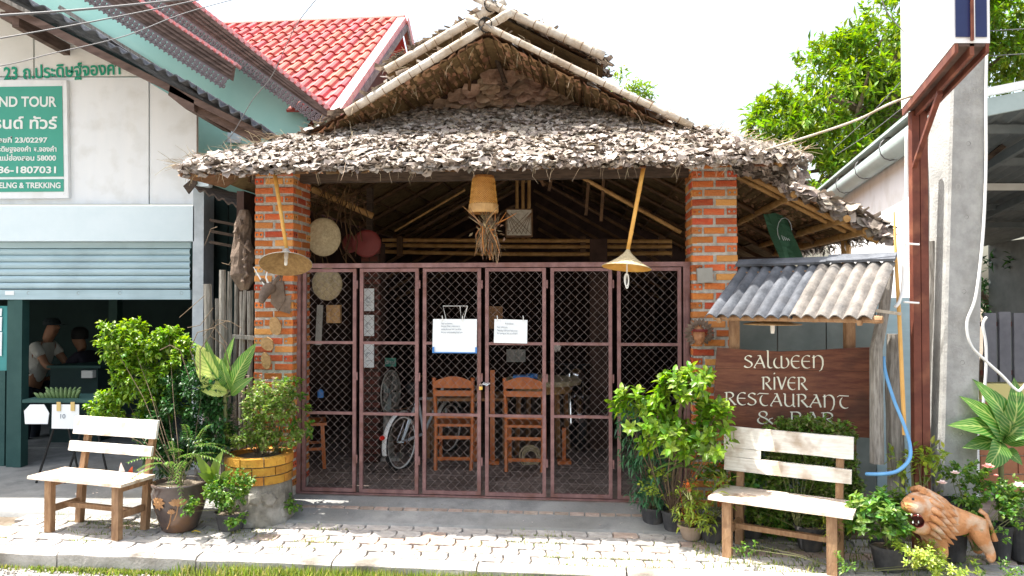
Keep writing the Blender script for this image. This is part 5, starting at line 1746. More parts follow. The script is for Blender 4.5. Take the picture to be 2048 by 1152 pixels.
# notices hung on the gate
def paper(px0, py0, px1, py1, v, label, lines, name='paper_notice', skew=0, blue=False):
    a = onF(px0, py0, v); b = onF(px1, py1, v)
    z1, z0 = a[1], b[1]; u0, u1 = a[0], b[0]
    t = thing(name, label, 'notice', F((u0 + u1) / 2, v, z0))
    m = MB(FM); m.add([(u0, v, z1), (u1, v - .004, z1 - skew), (u1 - .003, v - .006, z0 - skew * .5), (u0 - .006, v, z0), (u0, v + .003, z1), (u1, v - .001, z1 - skew), (u1 - .003, v - .003, z0 - skew * .5), (u0 - .006, v + .003, z0)], [(0, 1, 2, 3), (4, 7, 6, 5), (0, 4, 5, 1), (1, 5, 6, 2), (2, 6, 7, 3), (3, 7, 4, 0)])
    m.build('sheet', M_paper, t)
    for i, (tx, fx, fy, fw) in enumerate(lines):
        p = F(u0 + (u1 - u0) * fx, v - .009, z1 + (z0 - z1) * fy)
        text_mesh(tx, .018, upright(p, YAW) @ Matrix.Rotation(-skew * 3, 4, 'Z'), M_ink, 'lettering', t, .0003, fitw=fw)
    if blue:
        for uu, zz in ((u0 - .003, z0 + .02), (u1 - .014, z0 + .02)):
            MB(FM).b2(uu, uu + .016, v - .012, v - .007, zz - .022, zz + .030).build('blue_corner', M_blue, t)
        MB(FM).b2(u0 + .01, u1 - .012, v - .010, v - .0075, z0 - .002, z0 + .006).build('edge_strip', M_blue, t)
    for fx in (.22, .68):
        p = F(u0 + (u1 - u0) * (fx if blue else (fx * 1.7 - .28)), v - .012, z1 - .002)
        MB().tube([p + Vector((0, 0, -.018)), p + Vector((0, 0, .018)), p + Vector((-.003, .01, .030))], .004, 5).build('clip', M_plasticw, t)
    return t
paper(866, 638, 954, 706, -.03, 'large white printed notice in a blue cornered sleeve hung left of the gate middle', [('Dear customers,', .19, .15, .10), ('Salween River restaurant is', .19, .23, .165), ('closing for now until 1st of the', .19, .32, .175), ('for your understanding thank you', .19, .41, .185)], blue=True)
paper(989, 638, 1055, 686, -.03, 'small white printed notice clipped right of the gate middle', [('Notice', .33, .22, .07), ('Dear customers', .08, .36, .09), ('Opening 10.00 until late every', .08, .50, .175), ('for coming to see you all here', .08, .62, .175)], skew=.008)
m = MB(FM)
pts = [onF(px, py, -.025) for px, py in ((892, 638), (886, 612), (935, 612), (922, 638), (920, 612))]
m.tube([(a, -.025, b) for a, b in pts], .003, 4); m.tube([(onF(935, 612, -.025)[0], -.025, onF(935, 612, -.025)[1]), (onF(928, 638, -.025)[0], -.025, onF(928, 638, -.025)[1])], .003, 4)
tag(m.build('wire_hanger', M_plasticw), 'bent white wire hooked on the gate mesh above the large notice', 'wire')
for i, (y0, y1, lb) in enumerate(((577, 622, 'topmost'), (630, 672, 'middle'), (686, 735, 'lowest'))):
    t = thing('drawing_sheet', lb + ' of the three white drawing sheets on the brick post behind the gate', 'poster', F(fu(737, 1.15), 1.15, fz(737, y1, 1.15)))
    MB(FM).b2(fu(727, 1.15), fu(748, 1.15), 1.15, 1.16, fz(737, y1, 1.15), fz(737, y0, 1.15)).build('sheet', M_paper, t)
    m = MB(FM)
    uc, zc = onF(737, (y0 + y1) / 2, 1.15)
    for r in (.018, .030):
        m.tube([(uc + r * cos(a), 1.146, zc + r * sin(a)) for a in [.5 + k * .7 for k in range(8 - i)]], .002, 4)
    m.tube([(uc - .03, 1.146, zc - .06), (uc + .03, 1.146, zc - .055)], .002, 4); m.build('drawing', M_ink, t)
pxs = thing('exit_notice', 'small green notice with white writing on the dark wall behind the second gate panel', 'sign', at(779, 733, 8.4))
pxpoly(MB(), [(769, 716), (792, 716), (792, 733), (769, 733)], 8.4, 8.42).build('board', M_signgreen, pxs)
p = at(771, 728, 8.395); text_mesh('OPEN', .05, upright(p), M_textwhite, 'lettering', pxs, .001, fitw=.10)
a = MB(); pxpoly(a, [(1013, 699), (1051, 699), (1051, 724), (1013, 724)], 8.8, 8.82); tag(a.build('grey_notice', M_fan), 'small grey board on the back wall right of the gate middle', 'sign')
for px0, px1, y0, y1, nm, lb in ((634, 646, 610, 690, 'long_knife_plaque', 'long thin grey plaque hung on the wall behind the first gate panel'), ):
    a = MB(); pxpoly(a, [(px0, y0), (px1, y0), (px1 - 4, y1), (px0 - 4, y1)], 7.0, 7.02); tag(a.build(nm, M_fan), lb, 'plaque')

# ------------------------------------------------------------------ chairs, table, fan, bicycle inside
def chair(label, loc, rz):
    t = thing('wooden_chair', label, 'chair', loc, rz, 'orange wooden dining chairs')
    W = .40
    for s in (-1, 1):
        m = MB(); x = s * (W / 2 - .018)
        m.tube([(x * .97, -.24, 0), (x, -.19, .22), (x, -.17, .44), (x * 1.03, -.20, .70), (x * 1.06, -.25, .93)], .019, 6); m.build('leg', M_chair, t, local=True)
        m = MB(); m.bar((x, .20, 0), (x, .18, .44), .034, .034); m.build('leg', M_chair, t, local=True)
        m = MB(); m.bar((x, -.20, .20), (x, .19, .20), .02, .028); m.build('stretcher', M_chair, t, local=True)
    m = MB(); m.b2(-W / 2, W / 2, -.19, .22, .435, .46); m.build('seat', M_chair, t, local=True)
    for z in (.12, .33):
        m = MB(); m.b2(-W / 2 + .03, W / 2 - .03, -.215, -.195, z - .016, z + .016); m.build('stretcher', M_chair, t, local=True)
    # curved top rail
    m = MB(); vs = []; fs = []
    for i in range(9):
        q = i / 8; x = (q - .5) * W * .98; y = -.25 - .02 * sin(pi * q); zt = .89 + .055 * sin(pi * q)
        for yy in (y - .012, y + .012):
            vs += [(x, yy, .83), (x, yy, zt)]
    for i in range(8):
        k = i * 4; fs += [(k, k + 4, k + 5, k + 1), (k + 2, k + 3, k + 7, k + 6), (k + 1, k + 5, k + 7, k + 3), (k, k + 2, k + 6, k + 4)]
    m.add(vs, fs); m.build('top_rail', M_chair, t, local=True)
    m = MB(); m.b2(-W / 2 + .02, W / 2 - .02, -.236, -.214, .745, .80); m.build('back_slat', M_chair, t, local=True)
    m = MB(); m.b2(-W / 2 + .02, W / 2 - .02, -.200, -.182, .52, .55); m.build('back_slat', M_chair, t, local=True)
    return t
g1 = ground(912, 932); g2 = ground(1052, 935); g3 = ground(635, 925)
chair('orange wooden chair with its back to the gate, left of the padlock', (g1.x, g1.y, 0), -.04)
chair('orange wooden chair with its back to the gate, right of the padlock', (g2.x, g2.y, 0), -.10)
chair('orange wooden chair turned sideways behind the leftmost gate panel', (g3.x - .10, g3.y - .15, 0), -1.3)
tt = thing('dining_table', 'round pale topped dining table behind the right hand chair', 'table', at(1062, 940, 8.0))
c = at(1085, 757, 8.3); tt.location = (c.x, c.y, 0)
m = MB(); m.lathe([(0, c.z), (.42, c.z), (.44, c.z - .02), (.43, c.z - .05), (0, c.z - .05)], (c.x, c.y, 0), 28); m.build('table_top', M_weavepale, tt)
m = MB(); m.lathe([(.34, c.z - .05), (.33, c.z - .14)], (c.x, c.y, 0), 24); m.build('apron', M_weave, tt)
for k in range(4):
    an = k * pi / 2 + .5; m = MB(); m.bar((c.x + .3 * cos(an), c.y + .3 * sin(an), c.z - .05), (c.x + .33 * cos(an), c.y + .33 * sin(an), 0), .04, .04); m.build('leg', M_table, tt)
m = MB(); m.box((c.x - .22, c.y - .15, c.z + .03), (.22, .12, .045)); m.box((c.x - .12, c.y - .12, c.z + .04), (.08, .1, .05), (0, 0, .5)); tag(m.build('blue_packets', M_blue), 'small heap of blue packets on the round table', 'packets')
t2 = thing('long_table', 'long orange brown table behind the left hand chair', 'table', (g1.x - .1, g1.y + .75, 0))
a = at(850, 792, 8.1); b = at(1010, 792, 8.1)
MB().b2(a.x, b.x + .05, 7.9, 8.5, a.z - .03, a.z).build('table_top', M_table, t2)
for x in (a.x + .05, b.x):
    for y in (7.95, 8.45):
        MB().b2(x - .025, x + .025, y - .025, y + .025, 0, a.z - .03).build('leg', M_table, t2)
for px, w_ in ((985, 9), (1128, 7)):
    a = at(px, 740 if px < 1000 else 855, 7.7)
    m = MB(); m.box((a.x, 7.7, a.z / 2), (w_ * 7.7 / FPX, .05, a.z)); m.box((a.x, 7.7, .02), (.14, .14, .04)); tag(m.build('wooden_post', M_chair), 'orange varnished wooden upright %s the gate middle' % ('just right of' if px < 1000 else 'well right of'), 'post')
# pedestal fan
fp = ground(772, 918)
fan = thing('pedestal_fan', 'old grey pedestal fan seen edge on behind the second gate panel', 'fan', (fp.x, fp.y, 0))
c = at(779, 812, fp.y) ; c.z = at(779, 808, fp.y).z
m = MB(); m.tube([(fp.x, fp.y, .02), (fp.x, fp.y, .45), (fp.x - .0, fp.y, c.z - .1)], [.10, .045, .03], 14); m.build('stand', M_fan, fan, smooth=True)
m = MB(); m.box((fp.x, fp.y, .02), (.34, .3, .04)); m.build('base', M_fan, fan)
ax = Vector((1, -.28, 0)).normalized()
cg = Vector((fp.x + .05, fp.y, c.z + .12))
def circ(mb, c, ax, r, rt, n=28, off=0):
    u = ax.orthogonal().normalized(); w = ax.cross(u)
    mb.tube([c + ax * off + u * (r * cos(a)) + w * (r * sin(a)) for a in [2 * pi * k / n for k in range(n + 1)]], rt, 5, caps=False)
m = MB(); circ(m, cg, ax, .24, .008)
for r in (.19, .14, .09, .05): circ(m, cg, ax, r, .0025, off=.05 * (1 - r / .24))
for k in range(36):
    a = 2 * pi * k / 36; u = ax.orthogonal().normalized(); w_ = ax.cross(u); d = u * cos(a) + w_ * sin(a)
    m.tube([cg + d * .24, cg + ax * .05 + d * .12, cg + ax * .055 + d * .03], .002, 3); m.tube([cg + d * .24, cg - ax * .05 + d * .12, cg - ax * .06], .002, 3)
m.build('guard', M_fan, fan, kind='stuff')
m = MB(); m.tube([cg - ax * .06, cg - ax * .2], [.06, .045], 12); m.build('motor', M_fan, fan)
for k in range(4):
    a = k * pi / 2 + .3; u = ax.orthogonal().normalized(); w_ = ax.cross(u); d = u * cos(a) + w_ * sin(a); e = ax.cross(d)
    m = MB(); m.add([cg + d * .02 + e * .02, cg + d * .2 + e * .08 + ax * .02, cg + d * .2 - e * .04 - ax * .02, cg + d * .02 - e * .02], [(0, 1, 2, 3)]); m.build('blade', M_gutter, fan)
# bicycle seen from behind at an angle
bp = ground(803, 940)
bk = thing('bicycle', 'pale blue bicycle with white mudguard and red reflector behind the second gate panel', 'bicycle', (bp.x, bp.y, 0))
def wheel(c, ax, r):
    w0 = MB(); circ(w0, c, ax, r, .020, 32); wo = w0.build('wheel', M_black, bk, smooth=True)
    m = MB(); circ(m, c, ax, r - .025, .009, 32); m.build('rim', M_plasticw, wo)
    m = MB(); u = ax.orthogonal().normalized(); w_ = ax.cross(u)
    for k in range(20):
        a = 2 * pi * k / 20; m.tube([c, c + (u * cos(a) + w_ * sin(a)) * (r - .025)], .0022, 3)
    m.build('spokes', M_chrome, wo, kind='stuff')
    m = MB(); m.tube([c - ax * .04, c + ax * .04], .02, 8); m.build('hub', M_chrome, wo)
fd = Vector((.42, .90, 0)).normalized(); ax = Vector((fd.y, -fd.x, 0)); rw = .275
rc = Vector((bp.x, bp.y, rw)); fc = rc + fd * .95
wheel(rc, ax, rw); wheel(fc, ax, rw)
def arc(c, r, a0, a1, wd, m):
    vs = []; fs = []
    for k in range(13):
        a = a0 + (a1 - a0) * k / 12
        p = c + fd * (r * cos(a)) + Vector((0, 0, r * sin(a))); q = p + (p - c).normalized() * .012
        vs += [p - ax * wd, q, p + ax * wd]
    for k in range(12):
        i = k * 3; fs += [(i, i + 3, i + 4, i + 1), (i + 1, i + 4, i + 5, i + 2)]
    m.add(vs, fs)
m = MB(); arc(rc, rw + .03, .4 * pi, 1.08 * pi, .025, m); m.build('mudguard', M_plasticw, bk, smooth=True)
m = MB(); arc(fc, rw + .03, .2 * pi, .85 * pi, .025, m); m.build('mudguard', M_plasticw, bk, smooth=True)
m = MB(); p = rc - fd * (rw + .045) + Vector((0, 0, .10)); m.tube([p, p - fd * .03], .022, 10); m.build('reflector', pm('red_lens', (.65, .02, .01), rough=.2), bk)
bb = rc + fd * .42 + Vector((0, 0, .02)); st_ = rc + fd * .30 + Vector((0, 0, .40)); hd = rc + fd * .80 + Vector((0, 0, .42))
m = MB()
for a, b in ((rc, bb), (rc, st_), (bb, st_), (bb, hd), (st_, hd + Vector((0, 0, -.08))), (hd + Vector((0, 0, .12)), hd), (hd, fc)): m.tube([a, b], .015, 8)
m.build('frame', M_bike, bk)
m = MB(); m.tube([st_ + Vector((0, 0, .02)), st_ + Vector((0, 0, .09))], [.02, .02], 6); m.tube([st_ - fd * .12 + Vector((0, 0, .11)), st_ + Vector((0, 0, .12)), st_ + fd * .12 + Vector((0, 0, .11))], [.07, .06, .02], 10); m.build('saddle', M_black, bk, smooth=True)
m = MB(); h = hd + Vector((0, 0, .16)); m.tube([h - ax * .26 - fd * .12, h - ax * .2, h, h + ax * .2, h + ax * .26 - fd * .12], .011, 6); m.build('handlebar', M_chrome, bk)
m = MB()
for s in (-1, 1): m.tube([rc + ax * .06 * s, st_ + ax * .05 * s - fd * .05 + Vector((0, 0, -.04))], .006, 5)
m.box(rc + fd * .02 + Vector((0, 0, rw + .07)), (.1, .3, .012), (0, 0, -atan2(fd.x, fd.y))); m.build('carrier', M_chrome, bk)
# motorcycle seen from the front in the dark
mp = at(1155, 800, 8.4)
mc = thing('motorcycle', 'dark motorcycle with shiny headlamp parked deep inside the restaurant', 'motorcycle', (mp.x, mp.y, 0))
x, y = mp.x, mp.y
m = MB(); circ(m, Vector((x, y, .30)), Vector((1, .15, 0)).normalized(), .26, .045, 26); wq = m.build('wheel', M_black, mc, smooth=True)
m = MB(); 
for s in (-1, 1): m.tube([(x + s * .07, y, .30), (x + s * .075, y + .12, .85)], .018, 8)
m.build('fork', M_chrome, mc)
m = MB(); m.lathe([(0, -.02), (.075, -.0), (.085, .03), (.07, .10), (0, .14)], (x, y, .84), 18, axis=(0, 1, 0)); m.build('headlamp', M_chrome, mc, smooth=True)
m = MB(); m.tube([(x - .32, y + .2, .98), (x - .15, y + .12, .96), (x, y + .1, .95), (x + .15, y + .12, .96), (x + .32, y + .2, .98)], .012, 6); m.build('handlebar', M_black, mc)
for s in (-1, 1):
    m = MB(); m.tube([(x + s * .2, y + .13, .97), (x + s * .22, y + .13, 1.12)], .006, 5); m.lathe([(0, 0), (.05, .0), (.05, .012), (0, .02)], (x + s * .23, y + .12, 1.15), 12, axis=(0, 1, .2)); m.build('mirror', M_chrome, mc)
m = MB(); m.tube([(x, y + .2, .75), (x, y + .5, .80), (x, y + .7, .68), (x, y + 1.1, .74), (x, y + 1.3, .66)], [.09, .15, .10, .11, .05], 12); m.build('tank_and_seat', M_black, mc, smooth=True)
m = MB(); circ(m, Vector((x + .03, y + 1.2, .30)), Vector((1, .15, 0)).normalized(), .26, .05, 26); m.build('wheel', M_black, mc, smooth=True)
m = MB(); m.box((x, y + .6, .40), (.22, .35, .3)); m.build('engine', M_fan, mc)
m = MB(); arc_c = Vector((x, y, .30)); m.tube([arc_c + Vector((0, -.30 * cos(a), .30 * sin(a))) for a in [.2 + k * .25 for k in range(9)]], [.05] * 9, 6); m.build('mudguard', M_chrome, mc, smooth=True)
# coiled rope by chair
m = MB(); c = ground(1062, 930)
for k in range(5): circ(m, Vector((c.x + R.gauss(0, .01), c.y, .08 + .005 * k)), Vector((.2, -1, .2 + .05 * k)).normalized(), .07 + .02 * (k % 3), .009, 16)
tag(m.build('coiled_rope', M_weavepale), 'coil of pale rope on the floor under the right hand chair', 'rope')
# small things on left table
m = MB(); c = at(613, 790, 7.4); m.lathe([(.03, 0), (.035, .08), (.02, .10), (.0, .11)], c, 10); tag(m.build('red_jar', pm('red_jar_paint', (.55, .05, .02), rough=.4)), 'small red topped jar behind the left edge of the gate', 'jar')
m = MB(); c = at(641, 795, 7.4); m.lathe([(.03, 0), (.032, .06), (.015, .08), (.0, .085)], c, 10); tag(m.build('blue_jar', M_blue), 'small blue jar behind the leftmost gate panel', 'jar')

# ------------------------------------------------------------------ things on the pillars
dh = thing('deer_head_mount', 'carved wooden deer head with pale antlers mounted on the left brick pillar', 'carving', at(540, 600, 6.4))
Y = 6.33
a = at(545, 590, Y + .05)
m = MB(); pxpoly(m, [(543, 560), (566, 562), (570, 600), (556, 622), (541, 606)], Y + .06, Y + .09); m.build('plaque', M_carve, dh)
P = [at(548, 575, Y + .04), at(536, 576, Y - .04), at(527, 590, Y - .12), at(522, 607, Y - .17)]
skinned('head', P, [(0, 1), (1, 2), (2, 3)], [.055, .06, .042, .022], M_carve, None, 2)
hd_ = bpy.data.objects['head']; hd_.parent = dh; hd_.location = -Vector(dh.location)
for s, pts in ((0, [(534, 572), (524, 560), (519, 556)]), (1, [(543, 572), (556, 556), (565, 547), (562, 566)])):
    m = MB(); q = [at(px, py, Y - .03) for px, py in pts]; m.tube(q, [.012, .022, .003] if s == 0 else [.01, .022, .012, .004], 6); m.build('ear', M_carve, dh)
for pts in ([(530, 571), (520, 556), (507, 534), (498, 533)], [(538, 571), (532, 555), (536, 535), (540, 540)]):
    m = MB(); q = [at(px, py, Y - .04) for px, py in pts[:3]]; m.tube(q, [.009, .007, .003], 6); m.build('antler', M_plasticw, dh)
MB().add(*(lambda q: (q, [(0, 1, 2, 3)]))([at(562, 593, Y + .07), at(583, 590, Y + .07), at(580, 628, Y + .07), at(560, 622, Y + .07)])).build('card', M_carve, dh)
for px, py, w_, h_, lb in ((551, 652, 13, 19, 'upper'), (535, 688, 14, 14, 'middle'), (532, 722, 11, 17, 'lower')):
    m = MB(); c = at(px, py, 6.36); k = 6.36 / FPX
    pts = [(c.x + w_ * k * (cos(a) * .9 - .25 * sin(a)) * R.uniform(.9, 1.1), c.z + h_ * k * sin(a) * R.uniform(.92, 1.08)) for a in [2 * pi * j / 14 for j in range(14)]]
    m.prism(pts, 6.35, 6.375)
    tag(m.build('wood_slice', M_weave), lb + ' of three oval wood slices fixed down the left brick pillar', 'wood slice')
m = MB(); pxpoly(m, [(1394, 537), (1425, 535), (1427, 564), (1396, 566)], 6.03, 6.06); tag(m.build('grey_plate', M_fan), 'small blank grey square plate on the right brick pillar', 'plate')
# carved head in feather headdress
fh = thing('carved_head_plaque', 'carved wooden face in a feather headdress on the right brick pillar', 'carving', at(1400, 700, 5.95))
Y = 5.98; k = Y / FPX; c = at(1400, 672, Y)
m = MB()
for i in range(17):
    a = -pi * .28 + (pi * 1.56) * i / 16
    d = Vector((cos(a), 0, sin(a)))
    m.leaf(c + d * .055 + Vector((0, .02, .02)), d + Vector((0, -.05, 0)), (0, -1, 0), .075 if i > 1 else .06, .034, .2, .1)
m.build('feathers', M_carve, fh)
m = MB(); vs = []; fs = []
NU, NV = 12, 14
for j in range(NV + 1):
    for i in range(NU + 1):
        x = (i / NU - .5) * 2; y = (j / NV - .5) * 2
        e = max(0, 1 - x * x - y * y * .8)
        d = .07 * sqrt(e)
        d += .030 * math.exp(-((x / .16) ** 2)) * (math.exp(-(((y + .05) / .28) ** 2)))        # nose
        d -= .018 * (math.exp(-(((x - .38) / .18) ** 2 + ((y - .22) / .12) ** 2)) + math.exp(-(((x + .38) / .18) ** 2 + ((y - .22) / .12) ** 2)))
        d += .012 * math.exp(-((y - .42) / .1) ** 2)
        d -= .012 * math.exp(-(((x) / .35) ** 2 + ((y + .52) / .05) ** 2))
        d += .010 * math.exp(-(((x) / .25) ** 2 + ((y + .8) / .12) ** 2))
        sc = sqrt(max(.02, 1 - abs(y) ** 3 * .75))
        vs.append((c.x + x * .050 * sc, c.y + .04 - d, c.z + y * .075))
for j in range(NV):
    for i in range(NU):
        q = j * (NU + 1) + i; fs.append((q, q + 1, q + NU + 2, q + NU + 1))
m.add(vs, fs); m.build('face', pm('carved_face_wood', (.30, .13, .06), (.45, .22, .11), scale=18, rough=.6, bump=.4), fh, smooth=True)
m = MB(); m.tube([c + Vector((.052 * cos(a), .005 - .05 * sin(a), .045)) for a in [pi * j / 8 for j in range(9)]], .012, 6); m.build('headband', M_red, fh)

# ------------------------------------------------------------------ restaurant sign board with awning
sb_ = thing('restaurant_sign', 'dark red brown wooden board lettered SALWEEN RIVER RESTAURANT & BAR', 'sign', at(1595, 875, 5.5))
L0 = at(1432, 780, 5.86); L1 = at(1757, 780, 5.60)
SD = Vector((L1.x - L0.x, L1.y - L0.y, 0)); SW = SD.length; SD.normalize(); SN = Vector((SD.y, -SD.x, 0))
SYAW = atan2(-SD.y, SD.x)
SO = Vector((L0.x, L0.y, 0))
def onS(px, py):
    d = ray(px, py); n = SN
    t = (SO - EYE).dot(n) / d.dot(n)
    p = EYE + d * t
    return (p - SO).dot(SD), p.z
def SP(s, z, d=0.0):
    return SO + SD * s + SN * d + Vector((0, 0, z))
out = [(1434, 695), (1500, 700), (1560, 703), (1640, 700), (1700, 696), (1752, 694), (1758, 740), (1760, 800), (1757, 850), (1754, 876), (1690, 872), (1600, 874), (1520, 868), (1432, 866), (1428, 800), (1430, 740)]
q = [onS(*p) for p in out]
m = MB(); n = len(q)
for part, (zl, zh) in enumerate((None, None) for _ in range(0)): pass
# three planks stacked with fine joints
zz = [onS(1595, y)[1] for y in (690, 740, 795, 880)]
def clip(poly, z0, z1):
    def half(pl, f, zc):
        o = []
        for i in range(len(pl)):
            a, b = pl[i], pl[(i + 1) % len(pl)]
            fa, fb_ = f(a[1]), f(b[1])
            if fa: o.append(a)
            if fa != fb_:
                t = (zc - a[1]) / (b[1] - a[1]); o.append((a[0] + t * (b[0] - a[0]), zc))
        return o
    p = half(poly, lambda z: z <= z0, z0)
    return half(p, lambda z: z >= z1, z1)
for i in range(3):
    pl = clip(q, zz[i] - .0012 if i else 9, zz[i + 1] + .0012 if i < 2 else -9)
    m = MB(); n = len(pl); b_ = .004
    cx = sum(a for a, _ in pl) / n; cz = sum(b for _, b in pl) / n
    fr = [SP(a, b, .020) for a, b in pl]; bk_ = [SP(a, b, -.018) for a, b in pl]
    m.add(fr + bk_, [tuple(range(n)), tuple(reversed(range(n, 2 * n)))] + [(j, j + n, (j + 1) % n + n, (j + 1) % n) for j in range(n)])
    m.build('plank', M_board, sb_)
# uncial letters as pen strokes
def arcp(cx, cy, rx, ry, a0, a1, n=14):
    return [(cx + rx * cos(radians(a0 + (a1 - a0) * k / n)), cy + ry * sin(radians(a0 + (a1 - a0) * k / n))) for k in range(n + 1)]
G = {
 'S': (.62, [arcp(.33, .74, .23, .24, 35, 190) + arcp(.28, .27, .27, .25, 80, -150)[2:]]),
 'A': (.80, [[(.30, .98), (.44, 1.0), (.74, .02)], [(.46, .86), (.04, .02)], [(.04, .02), (.14, .0)], [(.20, .36), (.60, .36)]]),
 'l': (.46, [[(.06, 1.38), (.14, 1.38), (.14, .25)] + arcp(.32, .24, .18, .24, 180, 300, 8)]),
 'W': (1.10, [arcp(.34, .42, .28, .42, 120, 300, 12) , [(.55, .95), (.55, .10)], arcp(.72, .42, .30, .42, 60, -125, 12)]),
 'E': (.66, [arcp(.40, .50, .34, .50, 60, 300, 18), [(.10, .54), (.56, .54)]]),
 'N': (.86, [[(.14, 1.0), (.14, .02)], [(.04, .86)] + arcp(.42, .55, .30, .45, 140, 0, 10) + [(.72, .25), (.62, -.12), (.50, -.22)]]),
 'R': (.78, [[(.16, 1.0), (.16, .0)], [(.04, .96)] + arcp(.34, .76, .26, .24, 110, -95, 10), [(.34, .50), (.72, .0), (.80, .04)]]),
 'i': (.30, [[(.16, .98), (.16, .0)], [(.14, 1.30), (.18, 1.26)]]),
 'V': (.76, [[(.02, 1.0), (.12, .98), (.38, .02)], [(.38, .02), (.70, 1.0)]]),
 'T': (.78, [[(.02, .86), (.16, .98), (.72, .96)], arcp(.52, .45, .32, .45, 125, 300, 14)]),
 'U': (.80, [[(.04, 1.0), (.14, .98), (.14, .35)] + arcp(.38, .34, .25, .34, 185, 330, 8), [(.66, 1.0), (.66, .05), (.76, .0)]]),
 '&': (.95, [arcp(.36, .76, .20, .22, -60, 240, 14) + [(.50, .42), (.86, .0)], arcp(.36, .26, .28, .27, 130, 330, 12) + [(.72, .40), (.86, .46)]]),
 'B': (.74, [[(.14, 1.0), (.14, .0)], [(.06, .98)] + arcp(.34, .77, .24, .22, 100, -95, 9), arcp(.36, .28, .28, .28, 95, -100, 10) + [(.12, .02)]]),
}
def pen(gl, s0, z0, w, h, slant, parent):
    "one letter as a single raised mesh; s0,z0 = lower left on the board"
    wd, strokes = G[gl]
    m = MB(); nib = Vector((cos(radians(28)), sin(radians(28)))) * (.066 * h); thin = .020 * h
    cnt = 0
    for st in strokes:
        # resample
        P = [Vector((x * h * w, y * h)) for x, y in st]
        for a, b in zip(P[:-1], P[1:]):
            d = (b - a)
            if d.length < 1e-6: continue
            d.normalize(); nrm = Vector((-d.y, d.x))
            pr = abs(nib.dot(nrm)); hw = max(pr, thin)
            e = d * (thin * .6)
            cr = [a - e + nrm * hw, b + e + nrm * hw, b + e - nrm * hw, a - e - nrm * hw]
            dep = .0235 + cnt * .00004; cnt += 1
            vs = []
            for c_ in cr: vs.append(SP(s0 + c_.x, z0 + c_.y - slant * c_.x, dep))
            for c_ in cr: vs.append(SP(s0 + c_.x, z0 + c_.y - slant * c_.x, .0195))
            m.add(vs, [(0, 3, 2, 1), (0, 1, 5, 4), (1, 2, 6, 5), (2, 3, 7, 6), (3, 0, 4, 7)])
    m.build('letter', M_cream, parent)
for txt, x0, y0, x1, y1, cap in (('SAlWEEN', 1487, 735, 1650, 736, 25), ('RiVER', 1522, 778, 1615, 779, 25), ('RESTAURANT', 1448, 808, 1699, 816, 25), ('& BAR', 1512, 846, 1672, 850, 25)):
    sa, za = onS(x0, y0); sb2, zb2 = onS(x1, y1)
    h = cap * 5.73 / FPX
    tot = sum((G[c][0] if c != ' ' else .7) for c in txt)
    sc = (sb2 - sa) / (tot * h)
    s = sa; sl = (zb2 - za) / (sb2 - sa)
    for c in txt:
        if c == ' ': s += .7 * h * sc; continue
        pen(c, s, za + sl * (s - sa), sc * .96, h, -sl, sb_)
        s += G[c][0] * h * sc
for px in (1470, 1703):
    s_, _ = onS(px, 800)
    m = MB(); m.bar(SP(s_, -.1, -.06), SP(s_, 1.75, -.06), .07, .06); m.build('post', M_benchwood, sb_)
# awning
AD = Vector((cos(radians(39)), -sin(radians(39)), 0)); AB = Vector((.41, .50, 0))
A0 = Vector((at(1408, 631, 5.35).x, 5.35, at(1408, 631, 5.35).z)); 
aw = thing('sign_awning', 'small weathered corrugated cement awning over the restaurant sign', 'awning', (A0.x + .5, A0.y, -.1))
zr = at(1480, 533, 5.85).z
AB3 = AB + Vector((0, 0, zr - A0.z)); AN = AB3.cross(AD).normalized()
if AN.z < 0: AN = -AN
AWD = 1.10
def corr2(s0, s1, waves, amp, t0, t1, off, mat):
    m = MB(); n = waves * 10; vs = []; fs = []; nv = 6
    for j in range(nv + 1):
        for i in range(n + 1):
            s = s0 + (s1 - s0) * i / n; t = t0 + (t1 - t0) * j / nv
            h_ = amp * (abs(sin(pi * waves * (i / n))) * 2 - 1) + off + .004 * noise.noise(Vector((s * 5, t * 5, 0)))
            vs.append(A0 + AD * s + AB3 * t + AN * h_)
    for k in range(len(vs)): vs.append(vs[k] - AN * .008)
    N0 = (nv + 1) * (n + 1)
    for j in range(nv):
        for i in range(n):
            k = j * (n + 1) + i; fs.append((k, k + 1, k + n + 2, k + n + 1)); fs.append((k + N0, k + n + 1 + N0, k + n + 2 + N0, k + 1 + N0))
    for i in range(n): fs.append((i, i + N0, i + 1 + N0, i + 1))
    for j in range(nv):
        k = j * (n + 1); fs.append((k, k + n + 1, k + n + 1 + N0, k + N0)); k += n; fs.append((k, k + N0, k + n + 1 + N0, k + n + 1))
    m.add(vs, fs); return m.build('corrugated_sheet', mat, aw, smooth=False)
corr2(0, .62, 7, .016, 0, 1, 0, M_fibro)
corr2(.60, AWD + .02, 6, .016, -.01, 1, .010, M_fibrolight)
m = MB(); rp0 = A0 + AB3 + AD * -.01 + AN * .03; rp1 = A0 + AB3 + AD * (AWD + .03) + AN * .03
m.bar(rp0, rp0.lerp(rp1, .62), .085, .02, up=AN); m.build('ridge_cap', M_fibro, aw)
m = MB(); m.bar(rp0.lerp(rp1, .6) + AN * .012, rp1 + AN * .012, .095, .02, up=AN); m.build('ridge_cap', M_fibro, aw)
m = MB(); bamboo(m, A0 + AD * .05 + AB3 * .06 - AN * .04, A0 + AD * (AWD + .07) + AB3 * .06 - AN * .04, .024); m.build('front_pole', M_benchwood, aw)
m = MB(); m.bar(A0 + AD * .02 + AB3 * .9 - AN * .04, A0 + AD * AWD + AB3 * .9 - AN * .04, .05, .05); m.build('back_rail', M_benchwood, aw)
for s_ in (.10, AWD - .06):
    m = MB(); m.bar(A0 + AD * s_ - AN * .04, A0 + AD * s_ + AB3 * .95 - AN * .04, .03, .04); m.build('rafter', M_benchwood, aw)
